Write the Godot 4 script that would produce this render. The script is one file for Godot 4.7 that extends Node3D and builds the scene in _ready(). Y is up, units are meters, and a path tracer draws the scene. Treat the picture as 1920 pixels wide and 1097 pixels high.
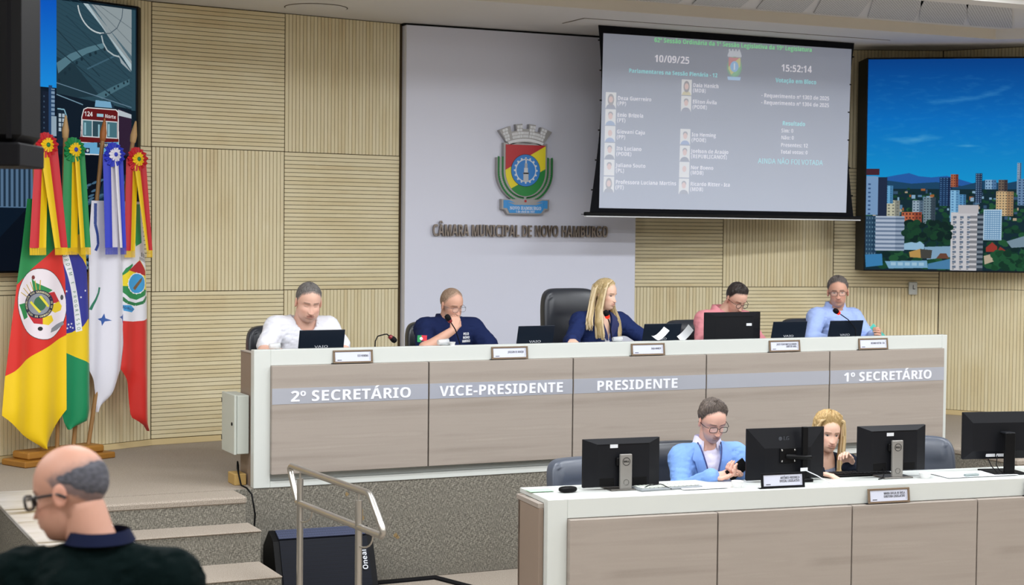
extends Node3D

const FL := 0.6725          # podium floor above the main floor
const CE := 4.101           # low ceiling over the podium
const CU := 4.19            # upper ceiling of the hall
const DT := 1.574           # top of the upper bench
var M := {}
var used := {}
var rng := RandomNumberGenerator.new()
var sans: SystemFont
var bold: SystemFont
var serif: SystemFont


func _ready() -> void:
	rng.seed = 7
	camera_and_light()
	fonts()
	materials()
	build_room()
	build_ceiling()
	build_walls()
	build_ceiling_lights()
	build_screens()
	build_upper_bench()
	build_lower_bench()
	build_stairs()
	build_emblem()
	build_flags()
	build_chairs()
	build_bench_things()
	build_people()


func camera_and_light() -> void:
	var cam := Camera3D.new()
	cam.name = "camera"
	add_child(cam)
	cam.position = Vector3(-3.172, 2.358, 10.351)
	cam.rotation_degrees = Vector3(-2.107, -25.275, 0.572)
	cam.near = 0.1
	cam.far = 60.0
	var ca := CameraAttributesPhysical.new()
	ca.frustum_focus_distance = 10.6
	ca.frustum_focal_length = 67.9
	ca.exposure_aperture = 4.5
	cam.attributes = ca
	cam.fov = 20.036
	cam.current = true
	var we := WorldEnvironment.new()
	we.name = "world_environment"
	var e := Environment.new()
	e.background_mode = Environment.BG_COLOR
	e.background_color = Color(0, 0, 0)
	e.tonemap_mode = Environment.TONE_MAPPER_LINEAR
	e.tonemap_exposure = 0.83
	e.sdfgi_enabled = true
	e.ssao_enabled = true
	e.ssil_enabled = true
	we.environment = e
	add_child(we)


# ---------------------------------------------------------------- geometry
class Geo:
	var v := PackedVector3Array()
	var n := PackedVector3Array()
	var c := PackedColorArray()
	var t := PackedVector2Array()
	var i := PackedInt32Array()
	var col := Color.WHITE

	func vert(p: Vector3, nn: Vector3, uv := Vector2.ZERO) -> int:
		v.append(p)
		n.append(nn)
		c.append(col)
		t.append(uv)
		return v.size() - 1

	# counter-clockwise seen from outside
	func face(pts: Array, uvs: Array = []) -> void:
		var nn: Vector3 = (pts[1] - pts[0]).cross(pts[2] - pts[0])
		if nn.length_squared() < 1e-16 and pts.size() > 3:
			nn = (pts[2] - pts[0]).cross(pts[3] - pts[0])
		nn = nn.normalized()
		var b := v.size()
		for k in pts.size():
			vert(pts[k], nn, uvs[k] if uvs.size() > k else Vector2(pts[k].x, -pts[k].y))
		for k in range(1, pts.size() - 1):
			i.append_array([b, b + k + 1, b + k])

	func box(at: Vector3, s: Vector3, bev := 0.0, xf := Transform3D()) -> void:
		var h := s * 0.5
		var be := minf(bev, minf(h.x, minf(h.y, h.z)) * 0.9)
		var hh := [h.x, h.y, h.z]
		# six faces
		for ax in 3:
			var a1 := (ax + 1) % 3
			var a2 := (ax + 2) % 3
			for sg in [-1.0, 1.0]:
				var q := []
				for cr in [[-1, -1], [1, -1], [1, 1], [-1, 1]]:
					var p := Vector3.ZERO
					p[ax] = hh[ax] * sg
					p[a1] = (hh[a1] - be) * cr[0]
					p[a2] = (hh[a2] - be) * cr[1]
					q.append(xf * (at + p))
				if sg < 0:
					q.reverse()
				face(q)
		if be <= 0.0:
			return
		for ax in 3:                       # twelve edges
			var a1 := (ax + 1) % 3
			var a2 := (ax + 2) % 3
			for s1 in [-1.0, 1.0]:
				for s2 in [-1.0, 1.0]:
					var q := []
					for w in [[-1, 0], [1, 0], [1, 1], [-1, 1]]:
						var p := Vector3.ZERO
						p[ax] = (hh[ax] - be) * w[0]
						p[a1] = (hh[a1] - (be if w[1] else 0.0)) * s1
						p[a2] = (hh[a2] - (0.0 if w[1] else be)) * s2
						q.append(xf * (at + p))
					if s1 * s2 < 0:
						q.reverse()
					face(q)
		for sx in [-1.0, 1.0]:              # eight corners
			for sy in [-1.0, 1.0]:
				for sz in [-1.0, 1.0]:
					var q := [xf * (at + Vector3(h.x * sx, (h.y - be) * sy, (h.z - be) * sz)),
						xf * (at + Vector3((h.x - be) * sx, h.y * sy, (h.z - be) * sz)),
						xf * (at + Vector3((h.x - be) * sx, (h.y - be) * sy, h.z * sz))]
					if sx * sy * sz < 0:
						q.reverse()
					face(q)

	# box between two corners
	func bb(a: Vector3, b: Vector3, bev := 0.0, xf := Transform3D()) -> void:
		box((a + b) * 0.5, (b - a).abs(), bev, xf)

	# smooth grid: f(u, v) -> position, u and v in 0..1
	func grid(nu: int, nv: int, f: Callable, colour = null, flip := false) -> void:
		var b := v.size()
		for y in nv + 1:
			for x in nu + 1:
				var uv := Vector2(float(x) / nu, float(y) / nv)
				var p: Vector3 = f.call(uv.x, uv.y)
				if colour != null:
					col = colour.call(uv.x, uv.y, p)
				vert(p, Vector3.ZERO, uv)
		var i0 := i.size()
		for y in nv:
			for x in nu:
				var a := b + y * (nu + 1) + x
				var q := [a, a + 1, a + nu + 2, a + nu + 1]
				if flip:
					q.reverse()
				i.append_array([q[0], q[2], q[1], q[0], q[3], q[2]])
		smooth(i0, b)

	func smooth(i0: int, b: int) -> void:
		var k := i0
		while k < i.size():
			var fa := v[i[k]]
			var nn := (v[i[k + 2]] - fa).cross(v[i[k + 1]] - fa)
			for m in 3:
				n[i[k + m]] += nn
			k += 3
		# weld seams: same position, same normal
		var seen := {}
		for m in range(b, v.size()):
			var key := Vector3i((v[m] * 20000.0).round())
			if seen.has(key):
				seen[key] += n[m]
			else:
				seen[key] = n[m]
		for m in range(b, v.size()):
			n[m] = (seen[Vector3i((v[m] * 20000.0).round())] as Vector3).normalized()

	func tube(pts: Array, rad, sides := 8, caps := true) -> void:
		var b := v.size()
		var i0 := i.size()
		var up := Vector3.UP
		var prev := Vector3.ZERO
		for k in pts.size():
			var p: Vector3 = pts[k]
			var d: Vector3 = (pts[mini(k + 1, pts.size() - 1)] - pts[maxi(k - 1, 0)]).normalized()
			if prev == Vector3.ZERO:
				up = d.cross(Vector3.RIGHT if absf(d.x) < 0.8 else Vector3.UP).normalized()
			else:
				up = (up - d * up.dot(d)).normalized()
			prev = d
			var sd := d.cross(up)
			var r: float = rad[k] if rad is Array else rad
			for s in sides + 1:
				var a := TAU * s / sides
				var o := up * cos(a) + sd * sin(a)
				vert(p + o * r, o, Vector2(float(s) / sides, float(k)))
		for k in pts.size() - 1:
			for s in sides:
				var a := b + k * (sides + 1) + s
				var q := [a, a + sides + 1, a + sides + 2, a + 1]
				i.append_array([q[0], q[1], q[2], q[0], q[2], q[3]])
		if caps:
			for e in [0, pts.size() - 1]:
				var d: Vector3 = (pts[1] - pts[0]).normalized() * -1.0 if e == 0 else (pts[-1] - pts[-2]).normalized()
				var r: float = rad[e] if rad is Array else rad
				if r < 1e-5:
					continue
				var q := []
				for s in sides:
					q.append(v[b + e * (sides + 1) + s])
				if e == 0:
					q.reverse()
				var nn: Vector3 = (q[1] - q[0]).cross(q[2] - q[0])
				if nn.dot(d) < 0:
					q.reverse()
				face(q)

	# profile of Vector2(radius, y) turned about y
	func lathe(prof: Array, seg := 20, xf := Transform3D()) -> void:
		var b := v.size()
		var i0 := i.size()
		for k in prof.size():
			for s in seg + 1:
				var a := TAU * s / seg
				vert(xf * Vector3(cos(a) * prof[k].x, prof[k].y, sin(a) * prof[k].x), Vector3.ZERO, Vector2(float(s) / seg, float(k) / prof.size()))
		for k in prof.size() - 1:
			for s in seg:
				var a := b + k * (seg + 1) + s
				i.append_array([a, a + 1, a + seg + 2, a, a + seg + 2, a + seg + 1])
		smooth(i0, b)

	# flat polygon (x, y) between two depths z0 < z1
	func prism(poly: PackedVector2Array, z0: float, z1: float, xf := Transform3D(), uvf = null) -> void:
		var pl := poly
		if Geometry2D.is_polygon_clockwise(pl):
			pl = poly.duplicate()
			pl.reverse()
		# Geometry2D calls y-down clockwise; make it counter-clockwise seen from +z
		var area := 0.0
		for k in pl.size():
			var p := pl[k]
			var q := pl[(k + 1) % pl.size()]
			area += p.x * q.y - q.x * p.y
		if area < 0:
			pl.reverse()
		var tr := Geometry2D.triangulate_polygon(pl)
		for k in range(0, tr.size(), 3):
			var a := pl[tr[k]]
			var b := pl[tr[k + 1]]
			var d := pl[tr[k + 2]]
			if (b - a).cross(d - a) < 0:
				var sw := b
				b = d
				d = sw
			var uv := []
			if uvf != null:
				uv = [uvf.call(a), uvf.call(b), uvf.call(d)]
			face([xf * Vector3(a.x, a.y, z1), xf * Vector3(b.x, b.y, z1), xf * Vector3(d.x, d.y, z1)], uv)
			if uvf != null:
				uv = [uvf.call(a), uvf.call(d), uvf.call(b)]
			face([xf * Vector3(a.x, a.y, z0), xf * Vector3(d.x, d.y, z0), xf * Vector3(b.x, b.y, z0)], uv)
		for k in pl.size():
			var p := pl[k]
			var q := pl[(k + 1) % pl.size()]
			face([xf * Vector3(p.x, p.y, z0), xf * Vector3(q.x, q.y, z0), xf * Vector3(q.x, q.y, z1), xf * Vector3(p.x, p.y, z1)])

	func ball(at: Vector3, r: Vector3, seg := 12, bas := Basis()) -> void:
		grid(seg, seg, func(u: float, w: float) -> Vector3:
			var a := TAU * u
			var b := PI * w
			return at + bas * Vector3(sin(b) * cos(a) * r.x, cos(b) * r.y, sin(b) * sin(a) * r.z))

	func mesh() -> ArrayMesh:
		var a := []
		a.resize(Mesh.ARRAY_MAX)
		a[Mesh.ARRAY_VERTEX] = v
		a[Mesh.ARRAY_NORMAL] = n
		a[Mesh.ARRAY_COLOR] = c
		a[Mesh.ARRAY_TEX_UV] = t
		a[Mesh.ARRAY_INDEX] = i
		var m := ArrayMesh.new()
		m.add_surface_from_arrays(Mesh.PRIMITIVE_TRIANGLES, a)
		return m


func numbered(n: String) -> String:
	if not used.has(n):
		used[n] = 0
		return n
	used[n] += 1
	return "%s_%03d" % [n, used[n]]


func tag(o: Node3D, label: String, category: String, group := "") -> void:
	o.set_meta("label", label)
	o.set_meta("category", category)
	if group != "":
		o.set_meta("group", group)


func thing(called: String, label: String, category: String, at := Vector3.ZERO, turn := 0.0, group := "") -> Node3D:
	var o := Node3D.new()
	o.name = numbered(called)
	add_child(o)
	o.position = at
	o.rotation.y = turn
	tag(o, label, category, group)
	return o


func structure(called: String, at := Vector3.ZERO, bas := Basis()) -> Node3D:
	var o := Node3D.new()
	o.name = numbered(called)
	add_child(o)
	o.transform = Transform3D(bas, at)
	o.set_meta("kind", "structure")
	return o


# a mesh in its parent's own frame
func part(called: String, g, m: Material, parent: Node3D, xf := Transform3D()) -> MeshInstance3D:
	var o := MeshInstance3D.new()
	o.name = called
	o.mesh = g.mesh() if g is Geo else g
	o.material_override = m
	parent.add_child(o, true)
	o.transform = xf
	return o


# a mesh built in world coordinates
func wpart(called: String, g, m: Material, parent: Node3D) -> MeshInstance3D:
	var o := part(called, g, m, parent)
	var t := parent.transform
	if parent.get_parent() != self:
		t = parent.get_parent().transform * t
	o.transform = t.affine_inverse()
	return o


func whole(called: String, g: Geo, m: Material, label: String, category: String, group := "") -> MeshInstance3D:
	var o := MeshInstance3D.new()
	o.name = numbered(called)
	o.mesh = g.mesh()
	o.material_override = m
	add_child(o)
	tag(o, label, category, group)
	return o


func copy(o: Node3D, label: String) -> Node3D:
	var c: Node3D = o.duplicate()
	var nm := str(o.name)
	if nm.length() > 4 and nm.substr(nm.length() - 4, 1) == "_" and nm.right(3).is_valid_int():
		nm = nm.left(nm.length() - 4)
	c.name = numbered(nm)
	add_child(c)
	c.set_meta("label", label)
	return c


func lin(hex: String) -> Color:
	return Color(hex).srgb_to_linear()


func mat(hex: String, rough := 0.6, metal := 0.0) -> StandardMaterial3D:
	var m := StandardMaterial3D.new()
	m.albedo_color = Color(hex)
	m.roughness = rough
	m.metallic = metal
	return m


func vmat(rough := 0.7) -> StandardMaterial3D:
	var m := StandardMaterial3D.new()
	m.vertex_color_use_as_albedo = true
	m.roughness = rough
	return m


func fonts() -> void:
	sans = SystemFont.new()
	sans.font_names = PackedStringArray(["Droid Sans"])
	bold = SystemFont.new()
	bold.font_names = PackedStringArray(["Droid Sans"])
	bold.font_weight = 700
	serif = SystemFont.new()
	serif.font_names = PackedStringArray(["Droid Serif"])
	serif.font_weight = 700


func text_mesh(s: String, f: Font, height: float, depth: float) -> TextMesh:
	var t := TextMesh.new()
	t.font = f
	t.text = s
	t.font_size = 64
	t.pixel_size = height / 46.0        # cap height of 64 px letters is about 46 px
	t.depth = depth
	t.horizontal_alignment = HORIZONTAL_ALIGNMENT_CENTER
	t.vertical_alignment = VERTICAL_ALIGNMENT_CENTER
	return t


# ---------------------------------------------------------------- pictures computed in code
class Paint:
	var img: Image
	var sc := 1.0
	var off := Vector2.ZERO

	func _init(w: int, h: int, bg: Color) -> void:
		img = Image.create(w, h, false, Image.FORMAT_RGB8)
		img.fill(bg)

	func poly(pts: Array, col: Color) -> void:
		var p := PackedVector2Array()
		var y0 := 1e9
		var y1 := -1e9
		for q in pts:
			var r: Vector2 = ((q if q is Vector2 else Vector2(q[0], q[1])) - off) * sc
			p.append(r)
			y0 = minf(y0, r.y)
			y1 = maxf(y1, r.y)
		for y in range(maxi(0, int(floor(y0))), mini(img.get_height() - 1, int(ceil(y1))) + 1):
			var yy := y + 0.5
			var xs := []
			for k in p.size():
				var a := p[k]
				var b := p[(k + 1) % p.size()]
				if (a.y <= yy) != (b.y <= yy):
					xs.append(a.x + (yy - a.y) / (b.y - a.y) * (b.x - a.x))
			xs.sort()
			for k in range(0, xs.size() - 1, 2):
				var xa := int(round(xs[k]))
				var xb := int(round(xs[k + 1]))
				if xb > xa:
					img.fill_rect(Rect2i(xa, y, xb - xa, 1), col)

	func rect(x: float, y: float, w: float, h: float, col: Color) -> void:
		poly([[x, y], [x + w, y], [x + w, y + h], [x, y + h]], col)

	func oval(cx: float, cy: float, rx: float, ry: float, col: Color, n := 28, rot := 0.0) -> void:
		var p := []
		for k in n:
			var a := TAU * k / n
			p.append(Vector2(cx, cy) + Vector2(cos(a) * rx, sin(a) * ry).rotated(rot))
		poly(p, col)

	func line(x0: float, y0: float, x1: float, y1: float, w: float, col: Color) -> void:
		var d := (Vector2(x1, y1) - Vector2(x0, y0)).normalized().orthogonal() * w * 0.5
		var a := Vector2(x0, y0)
		var b := Vector2(x1, y1)
		poly([a + d, b + d, b - d, a - d], col)

	func path(pts: Array, w: float, col: Color) -> void:
		for k in pts.size() - 1:
			line(pts[k][0], pts[k][1], pts[k + 1][0], pts[k + 1][1], w, col)

	# letters from a TextMesh, rasterised; at = centre
	func text(tm: TextMesh, at: Vector2, col: Color, rot := 0.0, stretch := Vector2.ONE) -> void:
		var a := tm.get_mesh_arrays()
		var vs: PackedVector3Array = a[Mesh.ARRAY_VERTEX]
		var ix: PackedInt32Array = a[Mesh.ARRAY_INDEX]
		for k in range(0, ix.size(), 3):
			var tri := []
			for m in 3:
				var q := vs[ix[k + m]]
				tri.append(at + (Vector2(q.x, -q.y) * stretch).rotated(rot))
			poly(tri, col)

	func tex() -> ImageTexture:
		img.generate_mipmaps()
		return ImageTexture.create_from_image(img)


# ---------------------------------------------------------------- materials
# a seamless picture from stretched noise: colours picked along a ramp
func grain_tex(w: int, h: int, sx: float, sy: float, ramp: Array, seed_: int, fine := 0.0, oct := 4, weave := false) -> ImageTexture:
	var nz := FastNoiseLite.new()
	nz.seed = seed_
	nz.noise_type = FastNoiseLite.TYPE_SIMPLEX_SMOOTH
	nz.frequency = 1.0
	nz.fractal_octaves = oct
	var r := RandomNumberGenerator.new()
	r.seed = seed_
	var g := Gradient.new()
	var offs := PackedFloat32Array()
	var cols := PackedColorArray()
	for k in ramp.size():
		offs.append(float(k) / (ramp.size() - 1))
		cols.append(Color(ramp[k]))
	g.offsets = offs
	g.colors = cols
	var data := PackedByteArray()
	data.resize(w * h * 3)
	var p := 0
	var fade := 0.2
	for y in h:
		var fy := float(y) / h
		for x in w:
			var fx := float(x) / w
			var q := nz.get_noise_2d(fx * sx, fy * sy)
			if weave:
				q = 0.8 * q + 0.8 * nz.get_noise_2d(fx * sy + 90.0, fy * sx)
			# cross-fade towards the far edge so that the picture repeats
			if fx > 1.0 - fade:
				q = lerpf(q, nz.get_noise_2d((fx - 1.0) * sx, fy * sy), (fx - 1.0 + fade) / fade)
			if fy > 1.0 - fade:
				q = lerpf(q, nz.get_noise_2d(fx * sx, (fy - 1.0) * sy), (fy - 1.0 + fade) / fade)
			var s := clampf(q * 0.75 + 0.5 + (r.randf() - 0.5) * fine, 0.0, 1.0)
			var c := g.sample(s)
			data[p] = int(c.r * 255.0)
			data[p + 1] = int(c.g * 255.0)
			data[p + 2] = int(c.b * 255.0)
			p += 3
	var im := Image.create_from_data(w, h, false, Image.FORMAT_RGB8, data)
	im.generate_mipmaps()
	return ImageTexture.create_from_image(im)


func tri(m: StandardMaterial3D, scale: Vector3, world := true) -> StandardMaterial3D:
	m.uv1_triplanar = true
	m.uv1_world_triplanar = world
	m.uv1_scale = scale
	return m


func glow(hex: String, k: float) -> StandardMaterial3D:
	var m := mat(hex, 0.5)
	m.emission_enabled = true
	m.emission = Color(hex)
	m.emission_energy_multiplier = k
	return m


func materials() -> void:
	# pale maple slats: three boards of slightly different tone, faint brown flecks
	var mt := [grain_tex(128, 256, 1.2, 0.7, ["e2d3a9", "e8dbb4", "ede1bd", "e4d5ad"], 11, 0.1), grain_tex(128, 256, 1.0, 0.8, ["dccba0", "e6d8b0", "ebdfba", "e8dab2"], 12, 0.1), grain_tex(128, 256, 1.4, 0.6, ["d8c296", "e3d4aa", "e9dcb6", "efe4c2"], 13, 0.1)]
	for k in 3:
		var m := mat("ffffff", 0.5)
		m.albedo_texture = mt[k]
		M["slat%d" % k] = tri(m, Vector3(0.9, 0.9, 0.9))
	M.groove = mat("4a3a22", 0.9)
	M.maple = mat("ddc795", 0.55)
	# bench laminate, grain along x
	var lam := mat("ffffff", 0.55)
	lam.albedo_texture = grain_tex(256, 512, 0.5, 12.0, ["938980", "9b9188", "a1978e", "9d938a", "a79d94"], 21, 0.12)
	M.laminate = tri(lam, Vector3(0.8, 0.8, 0.8))
	M.laminate_dark = mat("8b7a6c", 0.55)
	M.white = mat("cdd1cd", 0.35)
	M.white_panel = mat("e4e7f7", 0.5)
	var strip := mat("b9bdc9", 0.3, 0.4)
	M.strip = strip
	M.strip_letters = mat("e6e8f1", 0.45)
	# carpets
	var cp := mat("ffffff", 0.95)
	cp.albedo_texture = grain_tex(512, 512, 60.0, 60.0, ["776d61", "92877b", "a09588", "b8aea1"], 31, 0.9)
	M.carpet = tri(cp, Vector3(2.2, 2.2, 2.2))
	var cw := mat("ffffff", 0.95)
	cw.albedo_texture = grain_tex(512, 512, 80.0, 14.0, ["48453e", "67635a", "7b776d", "a5a093"], 32, 0.7, 2, true)
	M.carpet_wall = tri(cw, Vector3(2.4, 2.4, 2.4))
	M.stain = mat("8a744f", 0.95)
	M.ceiling = mat("dcdad8", 0.85)
	M.ceiling_cove_tint = mat("d8d1c4", 0.85)  # beige cast of cove light put into the edge colour
	M.hall_wall = mat("d8d2c6", 0.85)
	# perforated board: dark round holes in rows
	var pp := Paint.new(256, 256, Color("d4d4d4"))
	for y in 8:
		for x in 8:
			pp.oval(x * 32 + 16, y * 32 + 16, 8.5, 8.5, Color("5a5650"), 14)
	var pm := mat("ffffff", 0.85)
	pm.albedo_texture = pp.tex()
	M.perforated = tri(pm, Vector3(4.2, 4.2, 4.2))
	M.black = dull(mat("08080a", 0.5))
	M.black_matt = dull(mat("0e0e12", 0.7))
	M.screen_border = dull(mat("090b12", 0.8))
	M.plastic = dull(mat("17181c", 0.42))
	M.plastic_dark = dull(mat("09090b", 0.5))
	M.laptop = dull(mat("18202c", 0.32))
	M.leather = leather("2b2e35")
	M.leather_grey = leather("4c525e")
	M.steel = mat("b9b5ae", 0.32, 0.9)
	M.steel_dark = mat("6d6a66", 0.42, 0.85)
	M.crest_steel = mat("a8a6a6", 0.5, 0.4)
	M.chrome = mat("c8c8c8", 0.2, 1.0)
	M.paper = mat("eceef2", 0.8)
	M.cup = mat("e6e6e6", 0.5)
	M.sticker = mat("d8dbe0", 0.6)
	M.frame_wood = mat("75624e", 0.5)
	M.plate_card = mat("cfd3e4", 0.6)
	M.ink = mat("1c1c22", 0.7)
	M.logo_white = mat("c8ccd4", 0.5)
	M.box_grey = mat("c3c8c0", 0.5)
	M.pole_wood = mat("a57c4c", 0.5)
	M.stand_wood = tri_wood()
	M.glass = glassy("ffffff", 0.08)
	M.red_glow = glow("ff2408", 1.6)
	M.lamp = glow("ffffff", 3.0)
	M.marble = marble_mat()


func dull(m: StandardMaterial3D) -> StandardMaterial3D:
	m.metallic_specular = 0.28
	return m


func leather(hex: String) -> StandardMaterial3D:
	var m := mat(hex, 0.36)
	return m


func tri_wood() -> StandardMaterial3D:
	var m := mat("ffffff", 0.45)
	m.albedo_texture = grain_tex(128, 256, 0.5, 4.0, ["8f5f22", "a8752f", "b98438"], 42)
	return tri(m, Vector3(1.5, 1.5, 1.5), false)


func glassy(hex: String, a: float) -> StandardMaterial3D:
	var m := mat(hex, 0.05)
	m.transparency = BaseMaterial3D.TRANSPARENCY_ALPHA
	m.albedo_color.a = a
	return m


func marble_mat() -> StandardMaterial3D:
	var m := mat("ffffff", 0.3)
	m.albedo_texture = grain_tex(256, 256, 1.2, 4.0, ["6a655f", "aeaba8", "bcbaba", "c6c4c6", "b8b6b5"], 43, 0.05)
	return tri(m, Vector3(0.9, 0.9, 0.9))


# ---------------------------------------------------------------- the room
func build_room() -> void:
	var fl := structure("floor")
	var g := Geo.new()
	g.bb(Vector3(-8, -0.2, -3.6), Vector3(14, 0, 15))
	part("carpet_floor", g, M.carpet, fl)
	# podium: floor slab and carpeted front
	var pd := structure("floor")
	g = Geo.new()
	g.bb(Vector3(-6, FL - 0.05, -3.6), Vector3(12, FL, -0.045))
	g.bb(Vector3(-1.25, FL - 0.05, -0.04), Vector3(-0.235, FL, 0.25), 0.012)
	g.bb(Vector3(5.62, FL - 0.05, -0.04), Vector3(12, FL, 0.72), 0.012)
	part("podium_carpet", g, M.carpet, pd)
	g = Geo.new()
	g.bb(Vector3(-6, 0.0, -0.2), Vector3(12, FL - 0.055, -0.05))
	g.bb(Vector3(-0.24, 0.0, -0.06), Vector3(5.63, FL - 0.001, -0.036), 0.004)
	part("podium_front", g, M.carpet_wall, pd)
	g = Geo.new()
	g.bb(Vector3(5.625, 0.0, -0.05), Vector3(12, FL - 0.05, 0.71))
	part("podium_side", g, M.carpet_wall, pd)
	# dried glue stains on the podium front
	for s in [[0.62, 0.47, 0.028], [0.635, 0.43, 0.02], [0.88, 0.30, 0.016], [0.53, 0.60, 0.013], [0.895, 0.285, 0.012]]:
		var pl := PackedVector2Array()
		for k in 14:
			var a := TAU * k / 14
			pl.append(Vector2(s[0], s[1]) + Vector2(cos(a) * 1.1, sin(a) * 1.25) * s[2] * rng.randf_range(0.6, 1.1))
		g = Geo.new()
		g.prism(pl, -0.036, -0.0345)
		part("stain", g, M.stain, pd)
	# the rest of the hall, closed
	var wl := structure("wall_left")
	g = Geo.new()
	g.bb(Vector3(-8.2, 0, -3.8), Vector3(-8, 4.4, 15))
	part("plaster", g, M.hall_wall, wl)
	var wr := structure("wall_right")
	g = Geo.new()
	g.bb(Vector3(14, 0, -3.8), Vector3(14.2, 4.4, 15))
	part("plaster", g, M.hall_wall, wr)
	var wf := structure("wall_rear")
	g = Geo.new()
	g.bb(Vector3(-8.2, 0, 15), Vector3(14.2, 4.4, 15.2))
	part("plaster", g, M.hall_wall, wf)
	var wb := structure("wall_behind")
	g = Geo.new()
	g.bb(Vector3(-8.2, 0, -3.8), Vector3(14.2, 4.4, -3.6))
	part("plaster", g, M.hall_wall, wb)


func build_ceiling() -> void:
	var c := structure("ceiling")
	var g := Geo.new()
	g.bb(Vector3(-8, CU, -3.6), Vector3(14, CU + 0.2, 15))
	part("upper_ceiling", g, M.ceiling, c)
	g = Geo.new()
	# low ceiling over the podium with its straight front edge and a corner at the right
	g.prism(PackedVector2Array([Vector2(-8, 3.6), Vector2(-8, 1.19), Vector2(6.98, 1.16), Vector2(7.09, 1.05), Vector2(7.9, 0.2), Vector2(14, -6), Vector2(14, 3.6)]), CE, CU, Transform3D(Basis(Vector3(1, 0, 0), Vector3(0, 0, -1), Vector3(0, 1, 0)), Vector3.ZERO))
	part("low_ceiling", g, M.ceiling, c)
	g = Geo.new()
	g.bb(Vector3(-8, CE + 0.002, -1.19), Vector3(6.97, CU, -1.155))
	part("edge_band", g, M.ceiling_cove_tint, c)
	# unseen beam added across the hall to shade the wall top
	g = Geo.new()
	g.bb(Vector3(-8, 4.05, 0.75), Vector3(14, CU, 0.95))
	part("shade_beam", g, M.ceiling, c)
	# perforated boards between plain strips
	var lo := [[3.2, 3.63], [3.76, 4.2], [4.359, 4.8], [4.916, 5.351], [5.456, 5.925], [5.99, 6.45], [6.525, 6.98]]
	for k in lo.size():
		var x0: float = lo[k][0]
		var x1: float = lo[k][1]
		var dx := -0.55 - 0.09 * (k - 2)
		g = Geo.new()
		g.prism(PackedVector2Array([Vector2(x0, 1.04 - 0.01 * k), Vector2(x1, 1.03 - 0.012 * k), Vector2(x1 + dx, -0.05), Vector2(x0 + dx, -0.04)]), CU - 0.012, CU - 0.001, Transform3D(Basis(Vector3(1, 0, 0), Vector3(0, 0, -1), Vector3(0, 1, 0)), Vector3.ZERO))
		part("perforated_board", g, M.perforated, c)
	# round hatch above the bench
	g = Geo.new()
	var ring := []
	for k in 49:
		var a := TAU * k / 48
		ring.append(Vector3(1.0 + cos(a) * 0.245, CE - 0.001, -2.14 + sin(a) * 0.245))
	g.tube(ring, 0.0035, 6, false)
	part("hatch_rim", g, M.groove, c)
	g = Geo.new()
	g.lathe([Vector2(0.0, CE - 0.006), Vector2(0.24, CE - 0.006), Vector2(0.24, CE)], 48, Transform3D(Basis(), Vector3(1.0, 0, -2.14)))
	part("hatch", g, M.ceiling, c)
	# lid of the screen housing
	g = Geo.new()
	g.bb(Vector3(3.13, CE - 0.006, -2.05), Vector3(6.2, CE, -1.665), 0.002)
	part("screen_housing_lid", g, M.ceiling, c)
	g = Geo.new()
	g.bb(Vector3(3.12, CE - 0.003, -1.668), Vector3(6.21, CE, -1.658))
	g.bb(Vector3(3.12, CE - 0.003, -2.05), Vector3(3.128, CE, -1.66))
	part("housing_gap", g, M.groove, c)


# one straight stretch of the slatted wall; rows of square boards, slats across (h) or upright (v)
func slat_wall(called: String, a: Vector2, b: Vector2, cols: Array, rows: Array) -> Node3D:
	var d := (b - a).normalized()
	var bx := Vector3(d.x, 0, d.y)
	var bz := Vector3(-d.y, 0, d.x)
	var w := structure(called, Vector3(a.x, FL, a.y), Basis(bx, Vector3.UP, bz))
	var len_ := a.distance_to(b)
	var g := Geo.new()
	g.bb(Vector3(-0.02, 0, -0.12), Vector3(len_ + 0.02, CE - FL, -0.012))
	part("backing", g, M.groove, w)
	g = Geo.new()
	g.bb(Vector3(0, 0, -0.012), Vector3(len_, 0.045, 0.008), 0.002)
	part("baseboard", g, M.maple, w)
	var ys := [0.047, 1.193, 2.313, CE - FL - 0.004]
	var cache := {}
	for ci in cols.size() - 1:
		for ri in 3:
			var up: bool = rows[ri].substr(ci, 1) == "v"
			var x0: float = cols[ci] + 0.003
			var x1: float = cols[ci + 1] - 0.003
			var y0: float = ys[ri] + 0.002
			var y1: float = ys[ri + 1] - 0.002
			var span := (x1 - x0) if up else (y1 - y0)
			var nn := int(round(span / 0.0325))
			var pitch := span / nn
			var sz := Vector3(pitch - 0.0038, y1 - y0, 0.012) if up else Vector3(x1 - x0, pitch - 0.0038, 0.012)
			var key := "%.4f_%.4f" % [sz.x, sz.y]
			if not cache.has(key):
				var q := Geo.new()
				q.box(Vector3.ZERO, sz, 0.0012)
				cache[key] = q.mesh()
			for k in nn:
				var at := Vector3(x0 + pitch * (k + 0.5), (y0 + y1) * 0.5, -0.006) if up else Vector3((x0 + x1) * 0.5, y0 + pitch * (k + 0.5), -0.006)
				part("slat", cache[key], M["slat%d" % rng.randi_range(0, 2)], w, Transform3D(Basis(), at))
	return w


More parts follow.
